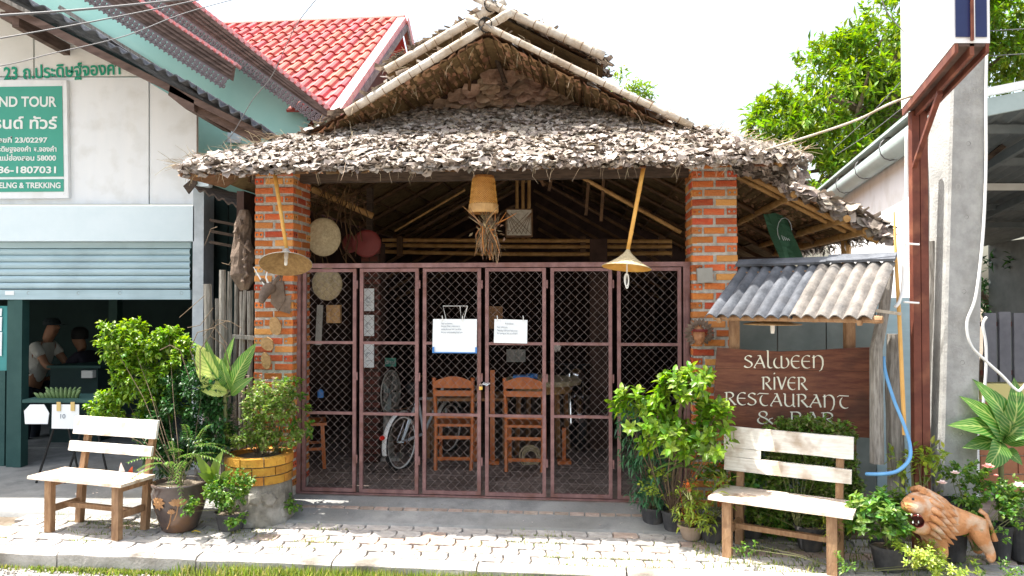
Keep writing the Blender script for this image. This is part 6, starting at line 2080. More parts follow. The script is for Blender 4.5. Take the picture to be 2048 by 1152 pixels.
for px, Y in ((1468, 5.95), (1700, 5.75)):
    p = at(px, 700, Y); m = MB(); m.bar((p.x, p.y, -.1), (p.x, p.y, 1.72), .06, .05); m.build('post', M_bambgrey if 0 else M_benchseat, aw)
# slanted post right and logs
a = at(1778, 540, 5.3); b = at(1752, 700, 5.25)
m = MB(); m.tube([a, a.lerp(b, .5) + Vector((.01, 0, 0)), b, b + Vector((.0, 0, -.8))], [.035, .04, .045, .05], 8); m.build('post', M_greywood, aw)
def log(name, label, px, w_, top, bot, Y, mat, bend=.01):
    a = at(px, top, Y); m = MB()
    n = 8; z1 = -.1
    m.tube([Vector((a.x + R.gauss(0, bend), a.y, z1 + (a.z - z1) * k / n)) for k in range(n)] + [a], [w_ / 2 * Y / FPX * R.uniform(.92, 1.08) for _ in range(n)] + [w_ / 2 * Y / FPX * .85], 9, jit=.05)
    return tag(m.build(name, mat), label, 'post')
log('timber_post', 'grey stained round post just right of the restaurant sign', 1788, 32, 668, 0, 5.35, M_greywood, .004)
log('timber_slab', 'rough bark edged timber slab right behind the red steel post', 1846, 20, 300, 0, 5.55, M_greywood, .006)
log('timber_slab', 'shorter ragged timber slab leaning beside the utility pole', 1862, 19, 482, 0, 5.62, M_greywood, .008)
# red oxide steel post and light box sign
lb = thing('light_box_sign', 'tall white sign box with navy end panel on a red oxide steel post', 'sign', at(1830, 1100, 5.25))
a = at(1816, 225, 5.25); b = at(1847, 225, 5.25)
m = MB(); m.b2(a.x, a.x + .052, 5.2, 5.25, -.1, a.z + .0); m.b2(a.x + .058, b.x, 5.2, 5.28, -.1, a.z); m.build('post', M_rust, lb)
Q1 = at(1908, 95, 3.9); Q1b = at(1980, 95, 3.9); Q2 = at(1803, 222, 5.25); th_ = Q1b - Q1
zB = (Q1.z + Q2.z) / 2; 
bd = Vector((Q2.x - Q1.x, Q2.y - Q1.y, 0))
c0_ = Vector((Q1.x, Q1.y, zB)); ZT = zB + 1.6
def box4(m, p, e1, e2, z0, z1, mi=0):
    vs = [p, p + e1, p + e1 + e2, p + e2]
    m.add([(v.x, v.y, z0) for v in vs] + [(v.x, v.y, z1) for v in vs], [(0, 1, 2, 3), (4, 7, 6, 5), (0, 4, 5, 1), (1, 5, 6, 2), (2, 6, 7, 3), (3, 7, 4, 0)], mi)
m = MB(); box4(m, c0_, bd, th_, zB + .02, ZT); m.build('light_box', M_boxwhite, lb)
bn_ = bd.normalized()
# end panels, trim and divider
m = MB(); p = c0_ - bn_ * .004 + th_ * .04; box4(m, p, -bn_ * .004, th_ * .40, zB + .05, ZT - .02); m.build('end_panel', M_navy, lb)
m = MB(); p = c0_ - bn_ * .004 + th_ * .58; box4(m, p, -bn_ * .004, th_ * .33, zB + .05, ZT - .02); m.build('end_panel', M_navy, lb)
m = MB(); p = c0_ - bn_ * .004 + th_ * .45; box4(m, p, -bn_ * .02, th_ * .08, zB + .03, ZT); m.build('divider', M_rust, lb)
m = MB(); p = c0_ - bn_ * .004 + th_ * .53; box4(m, p, -bn_ * .012, th_ * .04, zB + .03, ZT); m.build('trim', M_boxwhite, lb)
m = MB(); box4(m, c0_ + th_ * .02, bd, th_ * .10, zB - .03, zB + .018); m.build('bottom_angle', M_rust, lb)
m = MB(); box4(m, c0_ + th_ * .88, bd, th_ * .10, zB - .03, zB + .018); m.build('bottom_angle', M_rust, lb)
m = MB(); box4(m, c0_ + th_ * .44, bd, th_ * .12, zB - .045, zB + .018); m.build('bottom_rail', M_rust, lb)
m = MB(); box4(m, c0_ + th_ * .13, bd, th_ * .74, zB + .003, zB + .017); m.build('bottom_sheet', M_brownwood, lb)
m = MB(); m.bar(at(1880, 185, 4.45), at(1829, 332, 5.2), .03, .03); m.build('brace', M_rust, lb)
# utility pole
up = thing('utility_pole', 'grey concrete utility pole with bolt holes and a loose white cable', 'utility pole', at(1925, 1100, 5.45))
Y = 5.45
bl_, br_ = at(1880, 1080, Y).x, at(1953, 1080, Y).x
tl_, tr_ = at(1905, 120, Y).x, at(1975, 120, Y).x
zT = 6.5; zB_ = at(0, 1080, Y).z; zT_ = at(0, 120, Y).z
f = (zT - zB_) / (zT_ - zB_)
tl_ = bl_ + (tl_ - bl_) * f; tr_ = br_ + (tr_ - br_) * f
ch = .016
def prof_(l, r, z, y0=Y, y1=Y + .24):
    return [(l + ch, y0, z), (r - ch, y0, z), (r, y0 + ch, z), (r, y1, z), (l - .03, y1, z), (l - .0, y0 + ch, z)]
m = MB(); vs = []; fs = []
NS = 40
for k in range(NS + 1):
    t = k / NS; vs += prof_(bl_ + (tl_ - bl_) * t, br_ + (tr_ - br_) * t, -.1 + (zT + .1) * t)
for k in range(NS):
    for j in range(6):
        q_ = (j + 1) % 6; fs.append((k * 6 + j, k * 6 + q_, (k + 1) * 6 + q_, (k + 1) * 6 + j))
fs.append(tuple(range(NS * 6, NS * 6 + 6)))
m.add(vs, fs); m.build('shaft', M_pole, up)
for py, px in ((287, 1937), (434, 1933), (583, 1928), (725, 1925), (868, 1921)):
    p = at(px, py, Y - .001); m = MB()
    m.lathe([(.016, 0), (.014, -.002), (0, -.003)], p, 12, axis=(0, -1, 0)); m.build('bolt_hole', M_holeshade, up)  # dark disc in place of a bored hole, its inner shade as colour
for tx, px, py, wd in (('0 1 6', 1911, 379, 50), ('3 8 6', 1910, 247, 52), ('3 7.5', 1914, 209, 46), ('12.30', 1918, 187, 46)):
    p = at(px, py, Y - .0012); text_mesh(tx, 12 * Y / FPX / .7, upright(p), pm('stencil_grey_' + str(py), (.36, .355, .335), rough=.9), 'stencil_number', up, .0005, fitw=wd * Y / FPX)
def cable(pts, r, mat, name, parent=None, label=None, cat='cable', seg=6, n=6):
    "smooth catmull cable through world points"
    P = [Vector(p) for p in pts]; P = [P[0] * 2 - P[1]] + P + [P[-1] * 2 - P[-2]]
    out = []
    for i in range(1, len(P) - 2):
        for k in range(n):
            t = k / n; a, b, c_, d = P[i - 1], P[i], P[i + 1], P[i + 2]
            out.append(.5 * ((2 * b) + (c_ - a) * t + (2 * a - 5 * b + 4 * c_ - d) * t * t + (3 * b - a - 3 * c_ + d) * t ** 3))
    out.append(P[-2])
    m = MB(); m.tube(out, r, seg)
    o = m.build(name, mat, parent, smooth=True)
    if label: tag(o, label, cat)
    return o
cable([at(1974, 60, 5.42), at(1972, 200, 5.42), at(1972, 330, 5.42), at(1966, 470, 5.41), at(1952, 590, 5.40), at(1934, 645, 5.40), at(1942, 690, 5.40), at(1972, 722, 5.40), at(2005, 752, 5.40), at(2030, 778, 5.40), at(2042, 779, 5.40), at(2070, 740, 5.4), at(2100, 700, 5.4)], .011, M_pipe, 'cable', up)
cable([at(1973, 634, 6.0), at(1966, 650, 6.0), at(1972, 690, 6.0), at(1972, 740, 6.0), at(1966, 815, 6.0)], .011, M_pipe, 'white_cable', None, 'short white cable hanging down beside the grey slat fence')
cable([at(1813, 260, 5.15), at(1812, 400, 5.15), at(1806, 560, 5.15), at(1800, 600, 5.12), at(1790, 615, 5.12)], .012, M_pipe, 'white_pipe', None, 'white plastic pipe tied along the red oxide steel post', 'pipe')
m = MB(); m.tube([at(1788, 424, 5.2), at(1792, 520, 5.18)], [.006, .012], 6); m.tube([at(1792, 520, 5.18), at(1799, 640, 5.15), at(1809, 870, 5.12)], [.012, .014, .015], 8)
tag(m.build('yellow_conduit', M_pipeyel), 'thin yellow stick leaning against the red oxide steel post', 'stick')
for py in (487, 604):
    m = MB(); m.tube([at(1808, py, 5.1), at(1838, py + 2, 5.12)], .007, 5); tag(m.build('cable_tie', M_pipe), ('upper' if py < 500 else 'lower') + ' white cable tie around the red oxide post', 'cable tie')
m = MB(); m.bar(at(1744, 620, 5.0), at(1802, 628, 5.1), .02, .02); tag(m.build('bamboo_stick', M_bambgrey), 'short pale stick poking out beside the right end of the awning', 'stick')
cable([at(1767, 713, 5.25), at(1771, 745, 5.22), at(1788, 800, 5.15), at(1808, 850, 5.1), at(1820, 890, 5.05), at(1818, 920, 5.0), at(1795, 942, 4.98), at(1765, 948, 5.0), at(1732, 948, 5.1)], .013, M_hose, 'garden_hose', None, 'pale blue garden hose looping down beside the sign board', 'hose')

# ------------------------------------------------------------------ benches
def bench(label, loc, rz, L, D, s0, s1, b0, b1, planks, H=.44):
    t = thing('wooden_bench', label, 'bench', loc, rz, 'white backed wooden benches')
    hl = L / 2
    for x in (-hl, hl):
        m = MB(); m.b2(x - .032, x + .032, -D / 2 - .022, -D / 2 + .022, 0, H - .025); m.build('leg', M_benchwood, t, local=True)
        m = MB(); m.bar((x, D / 2 - .01, 0), (x + .0, D / 2 + .02, H + .0), .055, .045, up=(0, 1, 0)); m.build('leg', M_benchwood, t, local=True)
        m = MB(); m.bar((x, D / 2 + .02, H), (x, D / 2 + .09, planks[0][1] - .02), .05, .035, up=(0, 1, 0)); m.build('back_post', M_benchwood, t, local=True)
        m = MB(); m.b2(x - .013, x + .013, -D / 2 + .024, D / 2 - .03, .15, .20); m.build('stretcher', M_benchwood, t, local=True)
        m = MB(); m.b2(x - .012, x + .012, -D / 2 + .024, D / 2 - .01, H - .08, H - .026); m.build('seat_bearer', M_benchwood, t, local=True)
    m = MB(); m.b2(-hl + .016, hl - .016, -.02, .02, .165, .20); m.build('stretcher', M_benchwood, t, local=True)
    # seat boards
    y0 = -D / 2 - .06; y1 = D / 2 + .0; w_ = (y1 - y0) / 2
    for k in range(2):
        m = MB(); a = y0 + k * w_ + .002; b = y0 + (k + 1) * w_ - .002
        n = 14; vs = []; fs = []
        for i in range(n + 1):
            x = s0 + (s1 - s0) * i / n; wob = .004 * noise.noise(Vector((x * 4, k * 3., loc[0])))
            vs += [(x, a + wob, H - .022), (x, b + wob, H - .022), (x, b + wob, H + .002 + wob), (x, a + .004 + wob, H + wob)]
        for i in range(n):
            q = i * 4
            for j in range(4): fs.append((q + j, q + (j + 1) % 4, q + 4 + (j + 1) % 4, q + 4 + j))
        fs += [(0, 3, 2, 1), (n * 4, n * 4 + 1, n * 4 + 2, n * 4 + 3)]
        m.add(vs, fs); m.build('seat_board', M_benchseat, t, local=True)
    for (xa, za, xb, zb) in planks:
        zc, ze = min(za, zb), max(za, zb)
        m = MB(); n = 12; vs = []; fs = []
        def yb(z): return D / 2 + .02 + .07 * (z - H) / (planks[0][1] - .02 - H) - .042
        for i in range(n + 1):
            x = xa + (xb - xa) * i / n; wb = .003 * noise.noise(Vector((x * 6, za * 9, 2)))
            for yy in (-.011, .011):
                vs += [(x, yb(zc) + yy, zc + wb), (x, yb(ze) + yy, ze - wb)]
        for i in range(n):
            q = i * 4
            fs += [(q, q + 4, q + 5, q + 1), (q + 2, q + 3, q + 7, q + 6), (q + 1, q + 5, q + 7, q + 3), (q, q + 2, q + 6, q + 4)]
        fs += [(0, 1, 3, 2), (n * 4, n * 4 + 2, n * 4 + 3, n * 4 + 1)]
        m.add(vs, fs); m.build('back_plank', M_benchwhite, t, local=True)
    return t
def gp_(px, py): 
    p = ground(px, py, -.10); return p
fl_, fr_, br2, bl2 = gp_(100, 1058), gp_(228, 1078), gp_(291, 1063), gp_(168, 1044)
c = (fl_ + fr_ + br2 + bl2) / 4; rz1 = atan2(fr_.y - fl_.y, fr_.x - fl_.x)
bench('small white backed wooden bench in front of the glazed flower pot on the left', (c.x, c.y, -.10), rz1 + .06, .66, .28, -.50, .42, -.3, .5, [(-.44, .845, .40, .705), (-.46, .645, .38, .57)], .43)
fl_, fr_, br2, bl2 = gp_(1447, 1112), gp_(1641, 1150), gp_(1690, 1122), gp_(1498, 1090)
c = (fl_ + fr_ + br2 + bl2) / 4; rz2 = atan2(fr_.y - fl_.y, fr_.x - fl_.x)
bench('larger white backed wooden bench in front of the restaurant sign', (c.x, c.y, -.10), rz2 + .05, .68, .34, -.46, .47, -.4, .5, [(-.46, .85, .43, .70), (-.45, .632, .42, .535), (-.46, .698, -.19, .634)], .42)
m = MB(); p = at(1445, 988, 5.25); m.leaf(p + Vector((-.03, 0, .01)), (1, -.2, 0), (0, 0, 1), .09, .04); tag(m.build('fallen_leaf', L_yg), 'dry yellow leaf lying on the seat of the larger bench', 'leaf')

# ------------------------------------------------------------------ plants
def blobpt(c, r, shell=.55):
    d = rnd_dir(); q = shell + (1 - shell) * R.random() ** .6
    return Vector((c[0] + d.x * r[0] * q, c[1] + d.y * r[1] * q, c[2] + d.z * r[2] * q)), d
def PB(px, py, Y, rx, ry, rd=None):
    "blob seen at px,py at distance Y with pixel radii"
    k = Y / FPX
    return (at(px, py, Y), (rx * k, (rd if rd is not None else rx * k), ry * k))
def bush(name, label, cat, base, blobs, mat, L, W, n, clump=9, style='loose', stems=30, stem_r=.005, smat=None, group=None, shell=.5, upf=.25, droop=.25, root=None, fname='foliage', twigs=True):
    t = root or thing(name, label, cat, base, 0, group)
    if root is None or twigs:
        pass
    base = Vector(base)
    fm = MB(); sm = MB()
    tot = sum(b[1][0] * b[1][2] for b in blobs)
    for c, r in blobs:
        nn = max(3, int(n * r[0] * r[2] / tot))
        for k in range(nn):
            p, d = blobpt(c, r, shell)
            if p.z < -.06: continue
            if shell < .6 and noise.noise(p * 5.5 + Vector((base.x, 0, 0))) < -.10: continue
            out = (d * .8 + Vector((0, 0, upf)) + rnd_dir() * .5).normalized()
            if twigs and (k % max(1, nn * len(blobs) // stems) == 0):
                m_ = base.lerp(p, .5) + Vector((R.gauss(0, .02), R.gauss(0, .02), .05 * (p - base).length))
                sm.tube([base + Vector((R.gauss(0, .015), R.gauss(0, .015), 0)), m_, p], [stem_r, stem_r * .7, stem_r * .35], 5)
            if style == 'rosette':
                ax = (out + Vector((0, 0, .6))).normalized()
                u = ax.orthogonal().normalized(); w_ = ax.cross(u)
                for q in range(clump):
                    a = 2.4 * q + R.random() * .5; el = .25 + .6 * q / clump
                    dd = (u * cos(a) + w_ * sin(a)) * cos(el) + ax * sin(el)
                    fm.leaf(p + ax * .008 * q * L / .08, dd, ax, L * R.uniform(.7, 1.1), W * R.uniform(.8, 1.1), .2, droop)
            elif style == 'frond':
                dd = (out + Vector((0, 0, -.35))).normalized(); x = dd.cross(Vector((0, 0, 1)))
                if x.length < .1: x = Vector((1, 0, 0))
                x.normalize(); FL = L * 6
                for q in range(clump):
                    tt = (q + 1) / clump; pp = p + dd * FL * tt + Vector((0, 0, -FL * .35 * tt * tt))
                    for s in (-1, 1):
                        fm.leaf(pp, x * s + dd * .5 + Vector((0, 0, -.2)), (0, 0, 1), L * R.uniform(.8, 1.1) * (1.1 - .5 * tt), W, .1, droop)
                sm.tube([p, p + dd * FL * .5 + Vector((0, 0, -FL * .09)), p + dd * FL + Vector((0, 0, -FL * .35))], .0018, 3)
            else:
                for q in range(clump):
                    dd = (out + rnd_dir() * 1.1).normalized()
                    pp = p + out * R.uniform(-.5, .8) * L * 1.2 + rnd_dir() * L * .35
                    if style == 'quad': fm.leafq(pp, dd, Vector((0, 0, 1)) + rnd_dir() * .5, L * R.uniform(.6, 1.15), W * R.uniform(.8, 1.15))
                    else: fm.leaf(pp, dd, Vector((0, 0, 1)) + rnd_dir() * .4, L * R.uniform(.6, 1.15), W * R.uniform(.8, 1.15), .2, droop)
    if sm.v and twigs: sm.build('stems', smat or M_stem, t, kind='stuff')
    fm.build(fname, mat, t, kind='stuff')
    return t
def pot(px, pytop, pybot, wpx, Y, mat, name='flower_pot', label='', soil=True, taper=.72, parent=None, rim=True, base=None):
    if pybot > 0: Y = FPX * 1.8 / (pybot - 600)
    k = Y / FPX; c = at(px, pytop, Y); r = wpx / 2 * k; z1 = c.z
    z0 = base if base is not None else -.10
    if parent is None:
        t = thing(name, label, 'flower pot', (c.x, c.y, z0))
    else: t = parent
    m = MB(); H = z1 - z0
    pr = [(r * taper * .9, z0), (r * taper, z0 + .005), (r * (taper + 1) / 2, z0 + H * .5), (r * .96, z0 + H * .86)]
    pr += [(r * 1.04, z0 + H * .87), (r * 1.05, z1), (r * .97, z1), (r * .92, z1 - H * .2)] if rim else [(r, z1), (r * .92, z1 - .02)]
    m.lathe(pr, (c.x, c.y, 0), 24); m.build('pot', mat, t, smooth=False)
    m = MB(); m.lathe([(0, z1 - H * .12), (r * .93, z1 - H * .14)], (c.x, c.y, 0), 16); m.build('soil', M_soil, t)
    return t, Vector((c.x, c.y, z1 - H * .12))
def bigleaf(name, base, tip, W, mat, parent, sag=.15, fold=.25, nx=6, ny=12, roll=0.0, face=(0, -1, .5)):
    base, tip = Vector(base), Vector(tip)
    d = tip - base; L = d.length; dn_ = d.normalized()
    x = dn_.cross(Vector(face)); x.normalize(); nm = x.cross(dn_)
    x = (x * cos(roll) + nm * sin(roll)); nm = x.cross(dn_)
    m = MB(); vs = []; fs = []; uv = []
    for j in range(ny + 1):
        t = j / ny
        wd = W * (sin(pi * t ** .82) ** .8) * (1 - .12 * t) + .002
        for i in range(nx + 1):
            s = i / nx - .5
            p = base + dn_ * (L * t) + nm * (sag * L * sin(pi * t) * .5 - sag * L * t * t) + x * (s * wd) + nm * (abs(s) * fold * wd + .012 * sin(t * 22 + i) * abs(s) * 2 * W * 2)
            vs.append(p); uv.append((i / nx, t))
    for j in range(ny):
        for i in range(nx):
            k = j * (nx + 1) + i; fs.append((k, k + 1, k + nx + 2, k + nx + 1))
    m.add(vs, fs, 0, uv)
    return m.build(name, mat, parent, smooth=True)

# --- left group
gz = 5.80
gp0 = at(358, 1048, gz); 
gpot = thing('glazed_pot', 'large dark brown glazed pot with raised orange flower ornaments, behind the small bench', 'flower pot', (at(360, 960, 5.85).x, 5.85, -.10))
c = at(360, 962, 5.85); k = 5.85 / FPX; H = c.z + .10
pr = [(30 * k, -.10), (33 * k, -.09), (38 * k, -.10 + H * .18), (49 * k, -.10 + H * .55), (53 * k, -.10 + H * .8), (50 * k, -.10 + H * .93), (53 * k, -.10 + H * .96), (53 * k, c.z), (47 * k, c.z), (45 * k, c.z - .04)]
m = MB(); m.lathe(pr, (c.x, c.y, 0), 36); m.build('pot', M_glaze, gpot, smooth=True)
m = MB(); m.lathe([(0, c.z - .03), (46 * k, c.z - .03)], (c.x, c.y, 0), 20); m.build('soil', M_soil, gpot)
for px, py, s, kind in ((340, 992, 15, 0), (378, 996, 17, 1), (366, 1012, 8, 1)):
    p = at(px, py, 5.85); dx = p.x - c.x; rr = 49 * k + .008
    ang = math.asin(max(-.95, min(.95, dx / rr)))
    m = MB()
    cen = Vector((c.x + rr * sin(ang), c.y - rr * cos(ang), p.z)); nr_ = Vector((sin(ang), -cos(ang), 0)); tx = Vector((cos(ang), sin(ang), 0))
    for q in range(9 if kind == 0 else 6):
        a = (2 * pi * q / 9) if kind == 0 else (pi * .1 + q * .5)
        d = tx * cos(a) + Vector((0, 0, sin(a)))
        m.leaf(cen + nr_ * .004, d, nr_, s * k * 1.1, s * k * .55, .15, .1)
    m.lathe([(0, .012), (s * k * .2, .006), (s * k * .25, 0)], cen, 8, axis=nr_)
    if kind: m.tube([cen, cen + tx * -.01 + Vector((0, 0, -.07)), cen + tx * -.03 + Vector((0, 0, -.12))], .004, 5)
    m.build('flower_ornament', M_glazeorn, gpot)
sb0 = Vector((c.x, c.y, c.z - .03))
bush('arching_shrub', 'tall bright green arching shrub growing from the glazed pot', 'shrub', sb0,
     [PB(245, 690, 6.3, 42, 32, .12), PB(300, 690, 6.3, 60, 34, .14), PB(235, 760, 6.3, 42, 50, .12), PB(290, 750, 6.3, 58, 55, .14), PB(200, 812, 6.3, 20, 28, .08), PB(350, 720, 6.3, 55, 45, .14), PB(320, 800, 6.3, 60, 42, .14), PB(262, 815, 6.3, 35, 35, .12), PB(222, 662, 6.3, 22, 12, .06), PB(192, 770, 6.3, 16, 26, .06), PB(345, 672, 6.3, 35, 12, .06), PB(188, 838, 6.3, 14, 12, .05), PB(275, 660, 6.3, 30, 12, .06)],
     L_bright, .050, .025, 1300, 11, 'loose', 9, .004, M_bark, droop=.35)
bush('fine_leaved_bush', 'dark green fine leaved bush filling the space behind the small bench', 'bush', sb0 + Vector((.05, .15, -.25)),
     [PB(370, 830, 6.2, 60, 90, .14), PB(420, 860, 6.15, 45, 60), PB(345, 900, 6.2, 45, 50, .12), PB(410, 770, 6.15, 45, 45), PB(310, 860, 6.25, 30, 60, .1)],
     L_dark, .055, .020, 1300, 11, 'loose', 8, .003, M_bark, droop=.3)
bush('small_palm', 'feathery green fern fronds spreading from the rim of the glazed pot', 'fern', sb0,
     [PB(370, 900, 5.75, 35, 25), PB(345, 925, 5.7, 30, 14)], L_mid, .045, .012, 24, 12, 'frond', 14, .003)
vn = MB()
for pts in ([(395, 740), (380, 700), (395, 665), (430, 655), (455, 690)], [(400, 760), (400, 700), (420, 672), (448, 690), (462, 740)], [(380, 760), (360, 700), (340, 690), (320, 700)]):
    q = [at(px, py, 5.95) for px, py in pts]; vn.tube(q, .004, 5)
tag(vn.build('bare_stem', M_bark), 'thin bare arching stems above the left bushes', 'stem')
# dumb cane left
dcb = at(455, 1000, 6.15)
dc = thing('dumb_cane', 'dumb cane with a big pale yellow leaf in front of the grey post fence', 'plant', (dcb.x, dcb.y, -.10))
top_ = at(450, 790, 6.1)
m = MB(); m.tube([(dcb.x, dcb.y, -.1), top_], [.02, .015], 8); m.build('stem', M_stem, dc)
for (b, e, W, mt, roll) in (((452, 782), (393, 692), .24, L_canepale, .1), ((455, 775), (405, 683), .12, L_cane, .5), ((458, 770), (458, 675), .11, L_cane, .6), ((462, 775), (506, 690), .14, L_cane, -.3), ((460, 780), (440, 720), .10, L_cane, .2), ((455, 785), (395, 775), .10, L_canepale, .4), ((462, 790), (500, 755), .09, L_cane, -.2)):
    bb_ = at(b[0], b[1], 6.08); ee = at(e[0], e[1], 5.95)
    bigleaf('leaf', bb_, ee, W, mt, dc, sag=.12, roll=roll, fold=.2)
    mm = MB(); mm.tube([top_ - Vector((0, 0, .02)), bb_], .006, 5); mm.build('leaf_stalk', M_stem, dc)
# brick planter with basil
c = at(519, 905, 6.15); k = 6.15 / FPX; Rp = 63 * k
plt = thing('brick_planter', 'round planter with yellow painted brick rim on a rough stone base at the left pillar', 'planter', (c.x, c.y, -.1))
zb_ = at(519, 958, 6.15).z
m = MB(); 
vs = []; fs = []
for j in range(9):
    z = -.1 + (zb_ + .1) * j / 8
    for i in range(28):
        a = 2 * pi * i / 28; rr = (Rp * (1.02 + .16 * (1 - j / 8)) - .015) * (1 + .07 * noise.noise(Vector((cos(a) * 3, sin(a) * 3, z * 9))))
        vs.append((c.x + rr * cos(a), c.y + rr * sin(a), z))
for j in range(8):
    for i in range(28):
        q = j * 28 + i; q2 = j * 28 + (i + 1) % 28; fs.append((q, q2, q2 + 28, q + 28))
m.add(vs, fs); m.build('stone_base', M_stone, plt)
for k_i in range(14):
    a = -pi + R.uniform(0, pi); z = R.uniform(-.05, zb_ - .05); rr = Rp * 1.08
    mm = MB(); p = Vector((c.x + rr * cos(a), c.y + rr * sin(a), z)); s_ = R.uniform(.03, .06)
    mm.lathe([(0, s_ * .16), (s_ * .8, s_ * .12), (s_ * 1.15, -.01), (s_ * .8, -s_ * .3)], p, 5, axis=(cos(a), sin(a), .2)); mm.build('stone', M_stone, plt)
m = MB(); m.lathe([(0, c.z - .03), (Rp - .05, c.z - .03)], (c.x, c.y, 0), 18); m.build('soil', M_soil, plt)
m = MB(); m.lathe([(Rp - .012, zb_), (Rp - .012, c.z - .006), (Rp - .06, c.z - .006), (Rp - .06, zb_)], (c.x, c.y, 0), 30); m.build('mortar_ring', M_stone, plt)
hh = (c.z - zb_) / 3
for r in range(3):
    for i in range(9):
        a0 = 2 * pi * (i + .5 * (r % 2)) / 9 + .3; a1 = a0 + 2 * pi / 9 * (.95)
        mm = MB(); vs = []
        for a in [a0 + (a1 - a0) * q / 4 for q in range(5)]:
            for rr, z in ((Rp + .004 + (.006 if r == 2 else 0), zb_ + hh * r + .005), (Rp + .004 + (.006 if r == 2 else 0), zb_ + hh * (r + 1) - .005), (Rp - .07, zb_ + hh * (r + 1) - .005), (Rp - .07, zb_ + hh * r + .005)):
                vs.append((c.x + rr * cos(a), c.y + rr * sin(a), z))
        fs = []
        for q in range(4):
            for j in range(4): fs.append((q * 4 + j, q * 4 + (j + 1) % 4, q * 4 + 4 + (j + 1) % 4, q * 4 + 4 + j))
        fs += [(0, 3, 2, 1), (16, 17, 18, 19)]
        mm.add(vs, fs); mm.build('brick', M_yelbrick, plt)
bs = Vector((c.x, c.y, c.z - .03))
bas = bush('holy_basil', 'bushy basil with dry flower spikes growing in the brick planter', 'plant', bs,
     [PB(530, 835, 6.12, 60, 55), PB(490, 860, 6.1, 35, 30), PB(570, 860, 6.15, 38, 30), PB(540, 790, 6.12, 45, 30), PB(520, 885, 6.05, 50, 16)], L_basil, .034, .021, 800, 10, 'loose', 46, .004, M_bark)
fs_ = MB()
for px, py in ((485, 765), (497, 752), (505, 772), (470, 805), (520, 750), (534, 760), (548, 755), (560, 765), (512, 790), (465, 830), (528, 785), (572, 790)):
    p = at(px + R.gauss(0, 3), py, 6.1)
    for q in range(11):
        for w_ in range(5):
            a = R.uniform(0, 6.28)
            fs_.leafq(p - Vector((R.gauss(0, .002), R.gauss(0, .002), q * .012)), (cos(a), sin(a), .3), (0, 0, 1), .019, .017)
fs_.build('flower_spikes', L_flower, bas, kind='stuff')
bush('side_shrub', 'glossy green shrub with larger leaves behind the basil, reaching over the gate edge', 'shrub', bs + Vector((.1, .1, 0)),
     [PB(600, 835, 6.25, 24, 40), PB(585, 790, 6.3, 22, 30), PB(618, 815, 6.2, 14, 18)], L_mid, .06, .03, 34, 8, 'rosette', 14, .004)
# low plants under them
t_, pb_ = pot(462, 1022, 1056, 62, 5.7, M_blackpot, label='black plastic pot with trailing yellow green plant right of the glazed pot')
bush('trailing_plant', 'trailing yellow green small leaved plant spilling over the black pot', 'plant', pb_,
     [PB(455, 985, 5.65, 40, 32), PB(470, 1020, 5.6, 22, 30), PB(430, 1000, 5.65, 20, 25), PB(482, 970, 5.7, 22, 25), PB(395, 1020, 5.6, 22, 22)], L_mid, .032, .024, 260, 8, 'loose', 16, .003)
rl = thing('round_leaf_plant', 'plant with large round green leaves between the glazed pot and the brick planter', 'plant', at(440, 1000, 5.8))
for px, py, w_ in ((435, 925, .10), (412, 955, .09), (450, 950, .09), (428, 985, .07), (405, 930, .08)):
    b = at(436, 985, 5.85); e = at(px, py, 5.7); bigleaf('leaf', b.lerp(e, .35), e + (e - b) * .3, w_, L_cane if 0 else L_mid, rl, sag=.2, face=(0, -.7, .7), nx=4, ny=6)
    mm = MB(); mm.tube([b, b.lerp(e, .4)], .003, 4); mm.build('leaf_stalk', M_stem, rl)
bush('ground_weed', 'small round leaved weed at the foot of the gate beside the planter', 'weed', ground(588, 1022, -.06), [PB(588, 1008, 6.05, 16, 10)], L_mid, .035, .028, 14, 6, 'loose', 8, .002)
m = MB(); p = ground(382, 1064, -.08); m.leaf(p, (1, .1, .1), (0, 0, 1), .08, .03); tag(m.build('fallen_petal', pm('yellow_petal', (.75, .50, .03))), 'yellow petal fallen on the pavement in front of the glazed pot', 'petal')
fl2 = thing('variegated_plant', 'white and orange variegated leaves seen through the small bench', 'plant', at(262, 960, 5.95))
for px, py, ex, ey, mt in ((250, 958, 240, 928, L_palepink), (262, 958, 262, 935, L_red), (274, 960, 288, 938, L_palepink), (255, 960, 278, 952, L_red)):
    bigleaf('leaf', at(px, py, 5.95), at(ex, ey, 5.9), .05, mt, fl2, nx=3, ny=5)

# --- right group
t_, pbA = pot(1306, 1012, 1050, 50, 5.62, M_blackpot, label='black plastic pot nearest the gate in the right plant group')
t_, pbB = pot(1346, 1020, 1060, 46, 5.45, M_blackpot, label='second black plastic pot from the gate in the right plant group')
bush('broad_leaf_shrub', 'shrub with bright broad leaf rosettes in front of the right brick pillar', 'shrub', pbB,
     [PB(1400, 765, 5.42, 50, 20, .1), PB(1350, 790, 5.42, 50, 30, .1), PB(1270, 815, 5.5, 42, 22, .1), PB(1300, 850, 5.5, 50, 28, .1), PB(1390, 835, 5.4, 55, 35, .1), PB(1430, 850, 5.4, 38, 28, .1), PB(1340, 885, 5.45, 50, 28, .1), PB(1420, 890, 5.4, 35, 18, .1)],
     L_bright, .085, .040, 230, 9, 'rosette', 26, .006, M_bark, shell=.4)
bush('willowy_shrub', 'dark blue green drooping narrow leaved shrub beside the right end of the gate', 'shrub', pbA,
     [PB(1285, 880, 5.9, 45, 45), PB(1270, 840, 5.9, 38, 25), PB(1310, 930, 5.85, 38, 55), PB(1300, 985, 5.85, 25, 30)], L_blue, .075, .014, 230, 8, 'loose', 26, .004, M_bark, upf=-.5, droop=.5)
